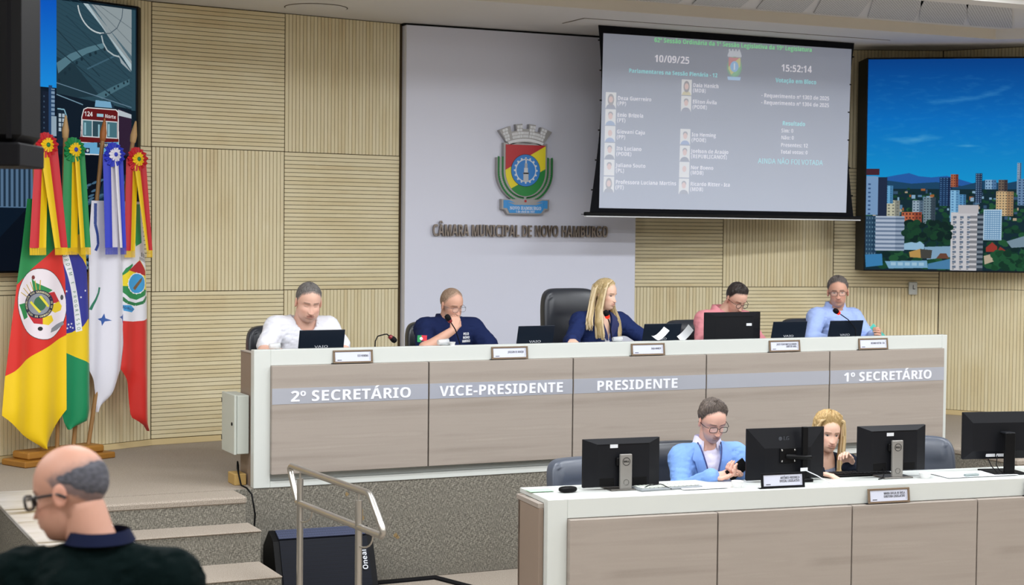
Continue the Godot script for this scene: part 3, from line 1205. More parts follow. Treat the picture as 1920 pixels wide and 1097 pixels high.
func build_upper_bench() -> void:
	var t := thing("council_bench", "long raised white bench with five wood panels and a lettered metal strip", "bench", Vector3(2.75, FL, -0.3))
	var o := Vector3(2.75, FL, -0.3)
	var g := Geo.new()
	var x0 := -0.112
	var x1 := 5.552
	g.bb(Vector3(x0, FL, -0.10), Vector3(0.0, DT, -0.03), 0.003)
	wpart("end_post", g, M.white, t)
	g = Geo.new()
	g.bb(Vector3(5.5, FL, -0.10), Vector3(x1, DT, -0.03), 0.003)
	wpart("end_post", g, M.white, t)
	g = Geo.new()
	g.bb(Vector3(0.0, 1.47, -0.10), Vector3(5.5, DT, -0.03), 0.003)
	wpart("parapet", g, M.white, t)
	g = Geo.new()
	g.bb(Vector3(0.0, FL, -0.10), Vector3(5.5, FL + 0.04, -0.03), 0.002)
	wpart("bottom_rail", g, M.white, t)
	g = Geo.new()
	g.bb(Vector3(0.0, FL + 0.04, -0.12), Vector3(5.5, 1.47, -0.085))
	wpart("back_board", g, M.white, t)
	g = Geo.new()
	g.bb(Vector3(0.12, 1.43, -0.62), Vector3(5.42, 1.46, -0.10), 0.003)
	wpart("worktop", g, M.white, t)
	for x in [-0.1, 5.51]:
		g = Geo.new()
		g.bb(Vector3(x, FL, -0.38), Vector3(x + 0.03, 1.545, -0.1), 0.002)
		wpart("side_board", g, M.laminate_dark, t)
	g = Geo.new()
	g.bb(Vector3(-0.104, 1.545, -0.38), Vector3(-0.06, 1.552, -0.1), 0.001)
	wpart("side_board_cap", g, M.laminate, t)
	var words := ["2º SECRETÁRIO", "VICE-PRESIDENTE", "PRESIDENTE", "", "1º SECRETÁRIO"]
	var holder := Node3D.new()
	for k in 5:
		var a := 1.1 * k + (0.005 if k > 0 else 0.0)
		var b := 1.1 * (k + 1) - (0.005 if k < 4 else 0.0)
		bench_panel(t, a - o.x, b - o.x, 0.761 - o.y, 1.47 - o.y, -o.z, [1.219 - o.y, 1.323 - o.y], words[k])
		if k < 4:
			g = Geo.new()
			g.bb(Vector3(b, 0.762, -0.05), Vector3(b + 0.01, 1.469, -0.012))
			wpart("panel_joint", g, M.steel_dark, t)
	holder.free()
	# grey switch cabinet on the bench's left end
	var c := thing("switch_cabinet", "grey steel switch cabinet on the end of the raised bench", "cabinet", Vector3(-0.155, 0.885, -0.3))
	g = Geo.new()
	g.bb(Vector3(-0.188, 0.885, -0.45), Vector3(-0.108, 1.27, -0.15), 0.004)
	wpart("body", g, M.box_grey, c)
	g = Geo.new()
	g.bb(Vector3(-0.208, 0.882, -0.452), Vector3(-0.191, 1.273, -0.148), 0.003)
	var d := wpart("door", g, M.box_grey, c)
	g = Geo.new()
	g.lathe([Vector2(0, 0.006), Vector2(0.011, 0.005), Vector2(0.012, 0)], 14, Transform3D(Basis(Vector3(0, 0, 1), Vector3(-1, 0, 0), Vector3(0, -1, 0)), Vector3(-0.208, 1.08, -0.2)))
	wpart("lock", g, M.black, d)
	for y in [0.95, 1.2]:
		g = Geo.new()
		g.bb(Vector3(-0.209, y, -0.46), Vector3(-0.195, y + 0.03, -0.445))
		wpart("hinge", g, M.black, c)
	g = Geo.new()
	g.bb(Vector3(-0.19, FL, -0.36), Vector3(-0.11, FL + 0.075, -0.2), 0.004)
	var wb := whole("wood_block", g, mat("b9985a", 0.7), "small yellow wooden block with a socket under the switch cabinet", "block")
	g = Geo.new()
	g.tube([Vector3(-0.15, FL + 0.08, -0.25), Vector3(-0.155, FL + 0.13, -0.24), Vector3(-0.165, FL + 0.155, -0.22), Vector3(-0.18, FL + 0.12, -0.17), Vector3(-0.18, FL + 0.02, -0.08), Vector3(-0.165, FL + 0.012, 0.0), Vector3(-0.15, FL - 0.02, 0.06), Vector3(-0.13, FL - 0.15, 0.07), Vector3(-0.14, 0.3, 0.06), Vector3(-0.16, 0.012, 0.1), Vector3(-0.1, 0.01, 0.18)], 0.006, 6)
	whole("power_cable", g, M.black, "thin black cable hanging from the socket block down the podium", "cable")


func build_lower_bench() -> void:
	var ang := -deg_to_rad(6.2)
	var t := thing("clerks_bench", "lower white bench with plain wood panels on the hall floor", "bench", Vector3(0.844, 0, 2.33), ang)
	var L := 4.6
	var g := Geo.new()
	g.bb(Vector3(0, 0, -0.07), Vector3(0.115, 0.9, 0), 0.003)
	part("end_post", g, M.white, t)
	g = Geo.new()
	g.bb(Vector3(0.115, 0.792, -0.07), Vector3(L, 0.9, 0), 0.003)
	part("fascia", g, M.white, t)
	g = Geo.new()
	g.bb(Vector3(0.0, 0.872, -0.46), Vector3(L, 0.8995, -0.07), 0.002)
	part("worktop", g, M.white, t)
	g = Geo.new()
	g.bb(Vector3(0.115, 0.0, -0.09), Vector3(L, 0.792, -0.05))
	part("back_board", g, M.white, t)
	g = Geo.new()
	g.bb(Vector3(-0.03, 0, -0.40), Vector3(-0.002, 0.845, -0.06), 0.002)
	part("side_board", g, M.laminate_dark, t)
	g = Geo.new()
	g.bb(Vector3(-0.035, 0.845, -0.42), Vector3(0.0, 0.872, -0.06), 0.002)
	part("side_shelf", g, M.laminate, t)
	g = Geo.new()
	g.bb(Vector3(-0.03, 0, -0.4), Vector3(0.115, 0.872, -0.37))
	part("side_back", g, M.laminate_dark, t)
	var xs := [0.115, 1.005, 1.865, 2.715, 3.56, 4.4]
	for k in 5:
		bench_panel(t, xs[k] + (0.004 if k > 0 else 0.0), xs[k + 1] - 0.004, 0.03, 0.790, 0.045, [], "")
		g = Geo.new()
		g.bb(Vector3(xs[k + 1] - 0.004, 0.03, 0.0), Vector3(xs[k + 1] + 0.004, 0.789, 0.03))
		part("panel_joint", g, M.steel_dark, t)


# ---------------------------------------------------------------- stairs, rail, stage monitor
func build_stairs() -> void:
	var s := structure("stairs")
	var z0 := 0.25
	var hs := [0.504, 0.31, 0.155]
	var zs := [0.52, 0.98, 1.3]
	for k in 3:
		var g := Geo.new()
		var xr: float = [-0.225, -0.235, -0.24][k]
		g.bb(Vector3(-1.25, 0.0, -0.04), Vector3(xr, hs[k] - 0.006, zs[k]), 0.004)
		part("riser_carpet", g, M.carpet_wall, s)
		g = Geo.new()
		g.bb(Vector3(-1.25, hs[k] - 0.012, (z0 if k == 0 else zs[k - 1]) - 0.02), Vector3(xr + 0.003, hs[k], zs[k] + 0.008), 0.006)
		part("tread_carpet", g, M.carpet, s)
	var g2 := Geo.new()
	g2.bb(Vector3(-1.25, 0.0, -0.04), Vector3(-0.24, FL - 0.03, 0.243), 0.004)
	part("riser_carpet", g2, M.carpet_wall, s)
	# side wall with a marble top
	var w := structure("wall_stair_side")
	g2 = Geo.new()
	g2.bb(Vector3(-1.70, 0, -0.3), Vector3(-1.27, FL + 0.0, 2.6))
	part("carpeted_side", g2, M.carpet_wall, w)
	g2 = Geo.new()
	g2.bb(Vector3(-1.73, FL + 0.0, -0.33), Vector3(-1.25, FL + 0.028, 2.62), 0.004)
	part("marble_top", g2, M.marble, w)
	# brushed handrail
	var r := thing("handrail", "brushed steel tube handrail on two posts beside the carpeted steps", "handrail", Vector3(-0.12, 0, 1.47))
	var a := Vector3(-0.144, 0, 1.04)
	var b := Vector3(-0.092, 0, 1.905)
	var d := (b - a).normalized()
	for q in [a, b]:
		g2 = Geo.new()
		g2.tube([q, q + Vector3(0, 0.89, 0)], 0.0195, 16)
		wpart("post", g2, M.steel, r)
		g2 = Geo.new()
		g2.tube([q + Vector3(0, 0.89, 0), q + Vector3(0, 0.925, 0)], 0.007, 8)
		wpart("pin", g2, M.steel, r)
		g2 = Geo.new()
		g2.lathe([Vector2(0, 0.015), Vector2(0.045, 0.01), Vector2(0.05, 0)], 20, Transform3D(Basis(), q))
		wpart("foot_plate", g2, M.steel, r)
		var hk := []
		for k in 7:
			var an := PI * 0.5 * k / 6.0
			hk.append(q + d * (0.02 + 0.17 * sin(an)) + Vector3(0, 0.66 - 0.02 + 0.085 * (1.0 - cos(an)), 0))
		g2 = Geo.new()
		g2.tube(hk, 0.005, 6)
		wpart("hook", g2, M.steel, r)
	g2 = Geo.new()
	var top := []
	var pa := a - d * 0.16
	var pb := b + d * 0.16
	top.append(pa + d * 0.12 + Vector3(0, 0.745, 0))
	top.append(pa + d * 0.01 + Vector3(0, 0.90, 0))
	top.append(pa + d * -0.005 + Vector3(0, 0.93, 0))
	top.append(pa + d * 0.02 + Vector3(0, 0.947, 0))
	top.append(pb - d * 0.05 + Vector3(0, 0.947, 0))
	top.append(pb - d * 0.015 + Vector3(0, 0.94, 0))
	top.append(pb + d * 0.02 + Vector3(0, 0.915, 0))
	top.append(pb + d * 0.15 + Vector3(0, 0.79, 0))
	top.append(pb + d * 0.165 + Vector3(0, 0.765, 0))
	top.append(pb + d * 0.14 + Vector3(0, 0.745, 0))
	top.append(pa + d * 0.12 + Vector3(0, 0.745, 0))
	g2.tube(top, 0.019, 14)
	wpart("rail_tube", g2, M.steel, r)
	# stage monitor loudspeaker in front of the podium
	var m := thing("stage_monitor", "black wedge stage monitor loudspeaker with perforated grille at the podium foot", "loudspeaker", Vector3(0.27, 0, 0.2), deg_to_rad(-3.0))
	g2 = Geo.new()
	var side := PackedVector2Array([Vector2(-0.2, 0.0), Vector2(0.16, 0.0), Vector2(0.2, 0.06), Vector2(0.06, 0.37), Vector2(-0.06, 0.42), Vector2(-0.2, 0.30)])
	var sx := Transform3D(Basis(Vector3(0, 0, 1), Vector3(0, 1, 0), Vector3(-1, 0, 0)), Vector3.ZERO)
	g2.prism(side, -0.33, 0.33, sx)
	part("cabinet", g2, M.black, m)
	var gr := PackedVector2Array([Vector2(0.19, 0.075), Vector2(0.20, 0.08), Vector2(0.066, 0.376), Vector2(0.056, 0.372)])
	g2 = Geo.new()
	g2.prism(gr, -0.29, 0.29, sx)
	part("woofer_grille", g2, perf_grille("0a0f1c", "030508"), m)
	g2 = Geo.new()
	g2.prism(PackedVector2Array([Vector2(0.05, 0.378), Vector2(0.056, 0.386), Vector2(-0.045, 0.424), Vector2(-0.05, 0.416)]), -0.29, 0.29, sx)
	part("horn_grille", g2, perf_grille("4a5068", "06080c"), m)
	var tm := text_mesh("Oneal", bold, 0.034, 0.002)
	var dn := Vector3(0, 0.296, -0.134).normalized()
	var nr := Vector3(0, 0.134, 0.296).normalized()
	part("brand_letters", tm, M.logo_white, m, Transform3D(Basis(dn, Vector3(-1, 0, 0), nr), Vector3(0.255, 0.235, 0.139)))
	# flat black cable duct on the floor
	g2 = Geo.new()
	g2.prism(PackedVector2Array([Vector2(0.62, -0.02), Vector2(1.16, 0.0), Vector2(1.26, -0.35), Vector2(1.34, -0.62), Vector2(1.28, -0.64), Vector2(1.12, -0.08), Vector2(0.62, -0.09)]), 0.0, 0.012, Transform3D(Basis(Vector3(1, 0, 0), Vector3(0, 0, -1), Vector3(0, 1, 0)), Vector3.ZERO))
	whole("cable_cover", g2, M.black_matt, "flat black cable cover bent across the floor by the podium", "cable cover")


func perf_grille(hex: String, hole: String) -> StandardMaterial3D:
	var pp := Paint.new(64, 64, Color(hex))
	for q in [[16, 16], [48, 16], [0, 48], [32, 48], [64, 48]]:
		pp.oval(q[0], q[1], 9, 9, Color(hole), 12)
	var pm := dull(mat("ffffff", 0.5))
	pm.albedo_texture = pp.tex()
	return tri(pm, Vector3(45, 45, 45), false)


# ---------------------------------------------------------------- crest and lettering on the white panel
func pv(a: Array) -> PackedVector2Array:
	var o := PackedVector2Array()
	for q in a:
		o.append(Vector2((q[0] - 365.0) * 0.001212, (500.0 - q[1]) * 0.001085))
	return o


func shield_outline(grow: float) -> PackedVector2Array:
	var a := [[207 - grow, 297 - grow], [523 + grow, 297 - grow]]
	for k in 13:
		var an := PI * 0.5 * k / 12.0
		a.append([365 + (158 + grow) * cos(an), 500 + (205 + grow) * sin(an)])
	for k in range(1, 13):
		var an := PI * 0.5 + PI * 0.5 * k / 12.0
		a.append([365 + (158 + grow) * cos(an), 500 + (205 + grow) * sin(an)])
	return pv(a)


func circle_poly(r: float, n := 40, c := Vector2.ZERO) -> PackedVector2Array:
	var o := PackedVector2Array()
	for k in n:
		o.append(c + Vector2.from_angle(TAU * k / n) * r)
	return o


func build_emblem() -> void:
	var t := thing("city_crest", "metal and enamel crest with mural crown, shield and blue ribbon on the white panel", "crest", Vector3(3.065, 2.888, -2.66))
	var g := Geo.new()
	g.prism(shield_outline(14), 0.0, 0.05)
	var s := part("shield", g, M.crest_steel, t)
	var sh := shield_outline(0)
	var big := 2000.0
	var fields := {"red_field": ["c01a24", pv([[-big, 630], [207, 498], [525, 300], [big, -600], [-big, -600]])],
		"yellow_field": ["f2e01e", pv([[-big, 1900], [207, 499], [525, 301], [big, -620], [big, -300], [520, 487], [245, 650], [-big, 2000]])],
		"green_field": ["1f8a3c", pv([[-big, 2020], [245, 650], [520, 487], [big, -290], [big, big], [-big, big]])]}
	fields.yellow_field[1] = pv([[-400, 878], [207, 499], [525, 301], [1000, 5], [1000, 203], [520, 487], [245, 650], [-400, 1032]])
	fields.red_field[1] = pv([[-400, 876], [207, 498], [525, 300], [1000, 4], [1000, -600], [-400, -600]])
	fields.green_field[1] = pv([[-400, 1034], [245, 651], [520, 488], [1000, 204], [1000, 1500], [-400, 1500]])
	for k in fields:
		for pl in Geometry2D.intersect_polygons(sh, fields[k][1]):
			g = Geo.new()
			g.prism(pl, 0.05, 0.053)
			part(k, g, mat(fields[k][0], 0.4), s)
	g = Geo.new()
	g.prism(circle_poly(0.1405), 0.05, 0.0545)
	part("disc_edge", g, M.ink, s)
	g = Geo.new()
	g.prism(circle_poly(0.137), 0.05, 0.056)
	part("blue_disc", g, mat("2f86d8", 0.4), s)
	# toothed wheel
	g = Geo.new()
	var wheel := PackedVector2Array()
	for k in 16:
		for q in [[-0.5, 0.1], [-0.22, 0.1], [-0.15, 0.114], [0.15, 0.114], [0.22, 0.1], [0.5, 0.1]]:
			wheel.append(Vector2.from_angle(TAU * (k + q[0] * 0.98) / 16.0) * q[1])
	g.prism(wheel, 0.056, 0.058)
	part("toothed_wheel", g, mat("dfe6ec", 0.4), s)
	g = Geo.new()
	g.prism(circle_poly(0.091), 0.056, 0.0595)
	part("wheel_centre", g, mat("2f86d8", 0.4), s)
	for q in [[-0.024, -0.095, 0.048, 0.075, "c9ccd2"], [-0.028, -0.03, 0.056, 0.012, "8e939c"], [-0.018, -0.018, 0.036, 0.04, "d7dade"], [-0.013, 0.022, 0.026, 0.04, "b4b8c0"], [-0.007, 0.062, 0.014, 0.03, "d7dade"], [-0.002, 0.092, 0.004, 0.015, "6d727a"]]:
		g = Geo.new()
		g.bb(Vector3(q[0], q[1], 0.0595), Vector3(q[0] + q[2], q[1] + q[3], 0.062))
		part("tower_stage", g, mat(q[4], 0.4), s)
	# mural crown: curved wall with four towers
	var cr := []
	var pt := func(a: float, r: float) -> Array: return [365 + 470 * sin(a) * r, 640 - 540 * cos(a) * r + 60]
	for k in 21:
		cr.append(pt.call(lerpf(-0.36, 0.36, k / 20.0), 0.785))
	var tops := [[0.44, 1.05], [0.25, 1.05], [0.25, 0.965], [0.16, 0.965], [0.16, 1.06], [0.055, 1.06], [0.055, 0.985], [-0.055, 0.985], [-0.055, 1.06], [-0.16, 1.06], [-0.16, 0.965], [-0.25, 0.965], [-0.25, 1.05], [-0.44, 1.05]]
	for q in tops:
		cr.append(pt.call(q[0], q[1]))
	g = Geo.new()
	g.prism(pv(cr), 0.0, 0.05)
	var cw := part("mural_crown", g, M.crest_steel, t)
	for k in 4:
		for rr in 4:
			for b in 2:
				var a0: float = [-0.40, -0.15, 0.065, 0.26][k] + b * 0.046 + (0.008 if rr % 2 else 0.0)
				var r0 := 0.855 + rr * 0.048
				g = Geo.new()
				g.prism(pv([pt.call(a0, r0), pt.call(a0 + 0.04, r0), pt.call(a0 + 0.04, r0 + 0.04), pt.call(a0, r0 + 0.04)]), 0.05, 0.053)
				part("stone", g, M.paper, cw)
	for k in 3:
		for b in 5:
			for rr in 2:
				var a0: float = [-0.255, -0.055, 0.155][k] + b * 0.022
				var r0 := 0.855 + rr * 0.048
				g = Geo.new()
				g.prism(pv([pt.call(a0, r0), pt.call(a0 + 0.018, r0), pt.call(a0 + 0.018, r0 + 0.04), pt.call(a0, r0 + 0.04)]), 0.05, 0.0525)
				part("stone", g, M.paper, cw)
	g = Geo.new()
	var hoop := []
	for k in 21:
		hoop.append(pt.call(lerpf(-0.36, 0.36, k / 20.0), 0.80))
	for k in 21:
		hoop.append(pt.call(lerpf(0.37, -0.37, k / 20.0), 0.84))
	g.prism(pv(hoop), 0.05, 0.053)
	part("crown_hoop", g, M.paper, cw)
	# laurel branches round the shield
	for sg in [-1.0, 1.0]:
		var band := []
		for k in 25:
			var f := k / 24.0
			band.append(laurel_pt(f, sg, 28.0))
		for k in 25:
			band.append(laurel_pt(1.0 - k / 24.0, sg, -32.0))
		g = Geo.new()
		g.prism(pv(band), 0.0, 0.047)
		var lb := part("laurel_branch", g, M.crest_steel, t)
		g = Geo.new()
		for k in 30:
			for side in [-1.0, 1.0]:
				var f := (k + 0.5) / 30.0
				var c: Array = laurel_pt(f, sg, side * 11.0)
				var c2: Array = laurel_pt(f - 0.045, sg, side * 22.0)
				var m: Array = laurel_pt(f - 0.012, sg, side * 24.0)
				var m2: Array = laurel_pt(f - 0.03, sg, side * 6.0)
				g.prism(pv([c, m, c2, m2]), 0.047, 0.05)
		part("leaves", g, mat("1d7a3a", 0.5), lb)
	g = Geo.new()
	g.prism(circle_poly(0.012, 5, Vector2(0, -0.265)), 0.047, 0.06)
	part("red_star", g, mat("c23030", 0.5), t)
	# ribbon
	g = Geo.new()
	g.prism(pv([[180, 730], [555, 730], [555, 812], [525, 815], [505, 850], [225, 850], [205, 815], [180, 812]]), 0.0, 0.055)
	var rb := part("ribbon", g, M.crest_steel, t)
	g = Geo.new()
	g.prism(pv([[222, 752], [280, 775], [450, 775], [510, 752], [512, 806], [490, 840], [240, 840], [222, 806]]), 0.055, 0.059)
	g.prism(pv([[192, 738], [235, 738], [285, 760], [222, 752], [222, 802], [192, 802]]), 0.055, 0.0575)
	g.prism(pv([[542, 738], [500, 738], [448, 760], [512, 752], [512, 802], [542, 802]]), 0.055, 0.0575)
	part("blue_cloth", g, mat("3f9ae2", 0.45), rb)
	var tm := text_mesh("NOVO HAMBURGO", serif, 0.028, 0.001)
	var w := part("ribbon_letters", tm, M.paper, rb, Transform3D(Basis(), Vector3(0, -0.327, 0.0595)))
	w.scale.x = 0.3 / tm.get_aabb().size.x
	tm = text_mesh("5 de abril de 1927", serif, 0.018, 0.001)
	w = part("ribbon_letters", tm, M.paper, rb, Transform3D(Basis(), Vector3(0, -0.357, 0.0595)))
	w.scale.x = 0.18 / tm.get_aabb().size.x
	# brushed letters standing off the panel
	var l := thing("wall_lettering", "brushed metal letters CÂMARA MUNICIPAL DE NOVO HAMBURGO under the crest", "lettering", Vector3(3.052, 2.362, -2.66))
	var words := "CÂMARA MUNICIPAL DE NOVO HAMBURGO"
	var full := bold.get_string_size(words, HORIZONTAL_ALIGNMENT_LEFT, -1, 64).x
	var sc := 1.69 / full
	for k in words.length():
		var ch := words.substr(k, 1)
		if ch == " ":
			continue
		var x := bold.get_string_size(words.substr(0, k), HORIZONTAL_ALIGNMENT_LEFT, -1, 64).x
		tm = TextMesh.new()
		tm.font = bold
		tm.font_size = 64
		tm.text = ch
		tm.pixel_size = sc
		tm.depth = 0.022
		tm.horizontal_alignment = HORIZONTAL_ALIGNMENT_LEFT
		tm.vertical_alignment = VERTICAL_ALIGNMENT_CENTER
		var o := part("letter", tm, mat("8a8078", 0.35, 0.85) if not M.has("letter") else M.letter, l, Transform3D(Basis(), Vector3(-0.845 + x * sc, 0.0, 0.024)))
		M.letter = o.material_override
		o.scale.y = 0.098 / (46.0 * sc)


func laurel_pt(f: float, sg: float, off: float) -> Array:
	# down the side of the shield, then round its foot
	if f < 0.35:
		return [365 + sg * (195 + off), 400 + f / 0.35 * 110]
	var an := PI * 0.5 * (f - 0.35) / 0.65
	return [365 + sg * (195 + off) * cos(an), 510 + (225 + off) * sin(an)]


# ---------------------------------------------------------------- flags
func fx(u: float) -> float: return -1.51 + 0.00463 * u
func fy(v: float) -> float: return 2.15 - (v - 480.0) * 0.00384


func build_flags() -> void:
	var n := Vector3(0.427, 0, 0.904).normalized()
	var bs := Basis(Vector3(n.z, 0, -n.x), Vector3.UP, n)
	var org := Vector3(-0.23, 0, -2.415) + n * 0.22
	var st := thing("flag_stand", "two tiered varnished wooden stand holding four flag poles", "flag stand")
	st.transform = Transform3D(bs, org + bs * Vector3(-0.99, FL, 0))
	var g := Geo.new()
	g.bb(Vector3(-0.40, 0, -0.13), Vector3(0.37, 0.045, 0.16), 0.008)
	part("lower_tier", g, M.stand_wood, st)
	g = Geo.new()
	g.bb(Vector3(-0.34, 0.045, -0.09), Vector3(0.31, 0.1, 0.11), 0.012)
	part("upper_tier", g, M.stand_wood, st)
	# each: foot x, tip x, rosette x, colours, rows of (v, left, right), label
	var spec := [
		{"foot": -1.137, "tip": -1.285, "ros": [57, 277], "z": 0.13, "c": ["c8202c", "f3cc10", "1f7a3c", "f0c418"], "tails": [[[40, 64], [28, 59], 1], [[44, 78], [70, 95], 0]],
			"rows": [[375, 36, 84], [460, 24, 97], [520, 14, 104], [600, 4, 106], [700, -6, 106], [765, -10, 106], [790, 12, 92], [815, 42, 78], [834, 65, 68]], "pic": "rio", "label": "red yellow and green flag with oval coat of arms on a wooden pole", "fold": 0.8},
		{"foot": -1.016, "tip": -0.979, "ros": [116, 282], "z": 0.07, "c": ["0f8a48", "f3cc10", "2a3cb0", "f0c418"], "tails": [[[100, 128], [94, 125], 1], [[116, 137], [126, 147], 0]],
			"rows": [[375, 98, 142], [460, 94, 148], [520, 94, 151], [600, 98, 154], [700, 100, 156], [770, 101, 157], [790, 107, 150], [805, 117, 121]], "pic": "brazil", "label": "green and yellow flag with blue starred disc on a wooden pole", "fold": 1.0},
		{"foot": -0.878, "tip": -0.637, "ros": [194, 287], "z": 0.05, "c": ["2a3cc8", "eceaf4", "2a3cc8", "3a48b8"], "tails": [[[175, 203], [178, 204], 1], [[194, 213], [204, 218], 0]],
			"rows": [[375, 166, 216], [460, 160, 219], [520, 161, 224], [600, 160, 228], [665, 159, 228], [700, 160, 222], [715, 168, 214], [745, 177, 202], [765, 178, 190], [779, 179, 182]], "pic": "white", "label": "white flag with blue four pointed stars on a leaning wooden pole", "fold": 1.2},
		{"foot": -0.748, "tip": -0.339, "ros": [244, 293], "z": 0.02, "c": ["c8202c", "f3cc10", "1f7a3c", "f0c418"], "tails": [[[225, 250], [220, 243], 1], [[236, 263], [261, 275], 0]],
			"rows": [[375, 222, 264], [460, 220, 271], [520, 221, 276], [600, 224, 280], [650, 226, 281], [700, 221, 283], [725, 238, 285], [765, 243, 286], [795, 247, 287], [827, 285, 288]], "pic": "town", "label": "white and red flag with tilted town shield, hung furthest from the yellow flag", "fold": 1.1}]
	for q in spec:
		var t := thing("flag", q.label, "flag", Vector3.ZERO, 0.0, "flags on the wooden stand")
		t.transform = Transform3D(bs, org + bs * Vector3(q.foot, FL + 0.1, 0))
		var o := Vector3(q.foot, FL + 0.1, 0)
		var foot := Vector3(q.foot, FL + 0.07, 0.0)
		var tip := Vector3(q.tip, 3.05, q.z - 0.02)
		g = Geo.new()
		g.tube([foot - o, tip - o], 0.0155, 12)
		part("pole", g, M.pole_wood, t)
		var ax := (tip - foot).normalized()
		var pb := Basis(ax.cross(Vector3.BACK).normalized(), ax, ax.cross(Vector3.BACK).normalized().cross(ax))
		g = Geo.new()
		g.lathe([Vector2(0.0155, -0.06), Vector2(0.022, -0.05), Vector2(0.0255, 0.0), Vector2(0.006, 0.105), Vector2(0.0, 0.108)], 12, Transform3D(pb, tip - o))
		part("finial", g, mat("c09a66" if q.pic != "white" else "a86428", 0.5), t)
		flag_cloth(t, o, q)
		rosette(t, o, q)


func flag_cloth(t: Node3D, o: Vector3, q: Dictionary) -> void:
	var rows: Array = q.rows
	var u0 := 1e9
	var u1 := -1e9
	for r in rows:
		u0 = minf(u0, r[1])
		u1 = maxf(u1, r[2])
	u0 -= 2.0
	u1 += 2.0
	var v0: float = rows[0][0]
	var v1: float = rows[-1][0]
	var p := Paint.new(int((u1 - u0) * 4), int((v1 - v0) * 4), Color("e8e8ee"))
	p.sc = 4.0
	p.off = Vector2(u0, v0)
	if q.pic == "rio":
		flag_rio(p)
	elif q.pic == "brazil":
		flag_brazil(p)
	elif q.pic == "white":
		flag_white(p)
	else:
		flag_town(p)
	var g := Geo.new()
	var nu := 36
	var nv := 60
	var b := g.v.size()
	for y in nv + 1:
		var v := lerpf(v0, v1, float(y) / nv)
		var k := 0
		while k < rows.size() - 2 and rows[k + 1][0] < v:
			k += 1
		var f: float = clampf((v - rows[k][0]) / (rows[k + 1][0] - rows[k][0]), 0, 1)
		var l := lerpf(rows[k][1], rows[k + 1][1], f)
		var r := lerpf(rows[k][2], rows[k + 1][2], f)
		for x in nu + 1:
			var a := float(x) / nu
			var u := lerpf(l, r, a)
			var dr := (v - v0) / (v1 - v0)
			var ph: float = u * 0.13 * q.fold + dr * 1.3
			var z: float = q.z + 0.018 * sin(ph) * (0.4 + dr) + 0.02 * sin(u * 0.055 + 1.0) + 0.03 * sin(a * PI) - 0.01
			g.vert(Vector3(fx(u), fy(v), z) - o, Vector3.ZERO, Vector2((u - u0) / (u1 - u0), (v - v0) / (v1 - v0)))
	var i0 := g.i.size()
	for y in nv:
		for x in nu:
			var a := b + y * (nu + 1) + x
			g.i.append_array([a, a + 1, a + nu + 2, a, a + nu + 2, a + nu + 1])
	g.smooth(i0, b)
	var m := mat("ffffff", 0.45)
	m.albedo_texture = p.tex()
	m.rim_enabled = true
	m.rim = 0.25
	part("cloth", g, m, t)


func rosette(t: Node3D, o: Vector3, q: Dictionary) -> void:
	var c := Vector3(fx(q.ros[0]), fy(q.ros[1]), q.z + 0.055)
	# ribbon tails, each two colours side by side with a fringe
	for k in 2:
		var tl: Array = q.tails[k]
		var inner: int = tl[2]
		var zz: float = c.z + (0.012 if k == 1 else 0.004)
		for h in 2:
			var g := Geo.new()
			var fr := Geo.new()
			var ca: float = 0.0 if h == 0 else 0.5
			var first_col := (h == 0) == (inner == 1)
			var f := func(u: float, w: float) -> Vector3:
				var uu := ca + u * 0.5
				var l := lerpf(tl[0][0], tl[1][0], w)
				var r := lerpf(tl[0][1], tl[1][1], w)
				return Vector3(fx(lerpf(l, r, uu)), lerpf(c.y, fy(464 - q.ros[1] * 0.0 + (6 if q.pic == "town" else 0)), w), zz + 0.012 * sin(uu * 5.0 + k) + 0.01 * w) - o
			g.grid(6, 14, f, null, true)
			part("ribbon", g, mat(q.c[0] if first_col else q.c[1], 0.45), t)
			var bl: Vector3 = f.call(0.0, 1.0)
			var br: Vector3 = f.call(1.0, 1.0)
			for s in 7:
				var a := bl.lerp(br, (s + 0.1) / 7.0)
				var b2 := bl.lerp(br, (s + 0.85) / 7.0)
				fr.face([a + Vector3(0, -0.05, 0.002), b2 + Vector3(0, -0.05, 0.002), b2 + Vector3(0, 0.003, 0.001), a + Vector3(0, 0.003, 0.001)])
			var fo := part("fringe", fr, mat(q.c[3], 0.7), t)
	# pleated rosette
	var bt := part("rosette", pleats(0.088, 14, 0.012), mat(q.c[0], 0.5), t, Transform3D(Basis(), c + Vector3(0, 0, 0.022) - o))
	part("inner_pleats", pleats(0.05, 12, 0.008), mat(q.c[1], 0.5), bt, Transform3D(Basis(), Vector3(0, 0, 0.012)))
	var g2 := Geo.new()
	g2.ball(Vector3(0, 0, 0.02), Vector3(0.0165, 0.0165, 0.01), 12)
	part("button", g2, mat(q.c[2], 0.5), bt)


func pleats(r: float, n: int, amp: float) -> Geo:
	var g := Geo.new()
	g.grid(n * 6, 5, func(u: float, w: float) -> Vector3:
		var a := TAU * u
		var rr := r * w * (1.0 + 0.05 * sin(a * 3.0 + r * 90.0) + 0.03 * cos(a * n))
		return Vector3(cos(a) * rr, sin(a) * rr, amp * w * sin(a * n) + 0.012 * (1.0 - w)), null, true)
	return g


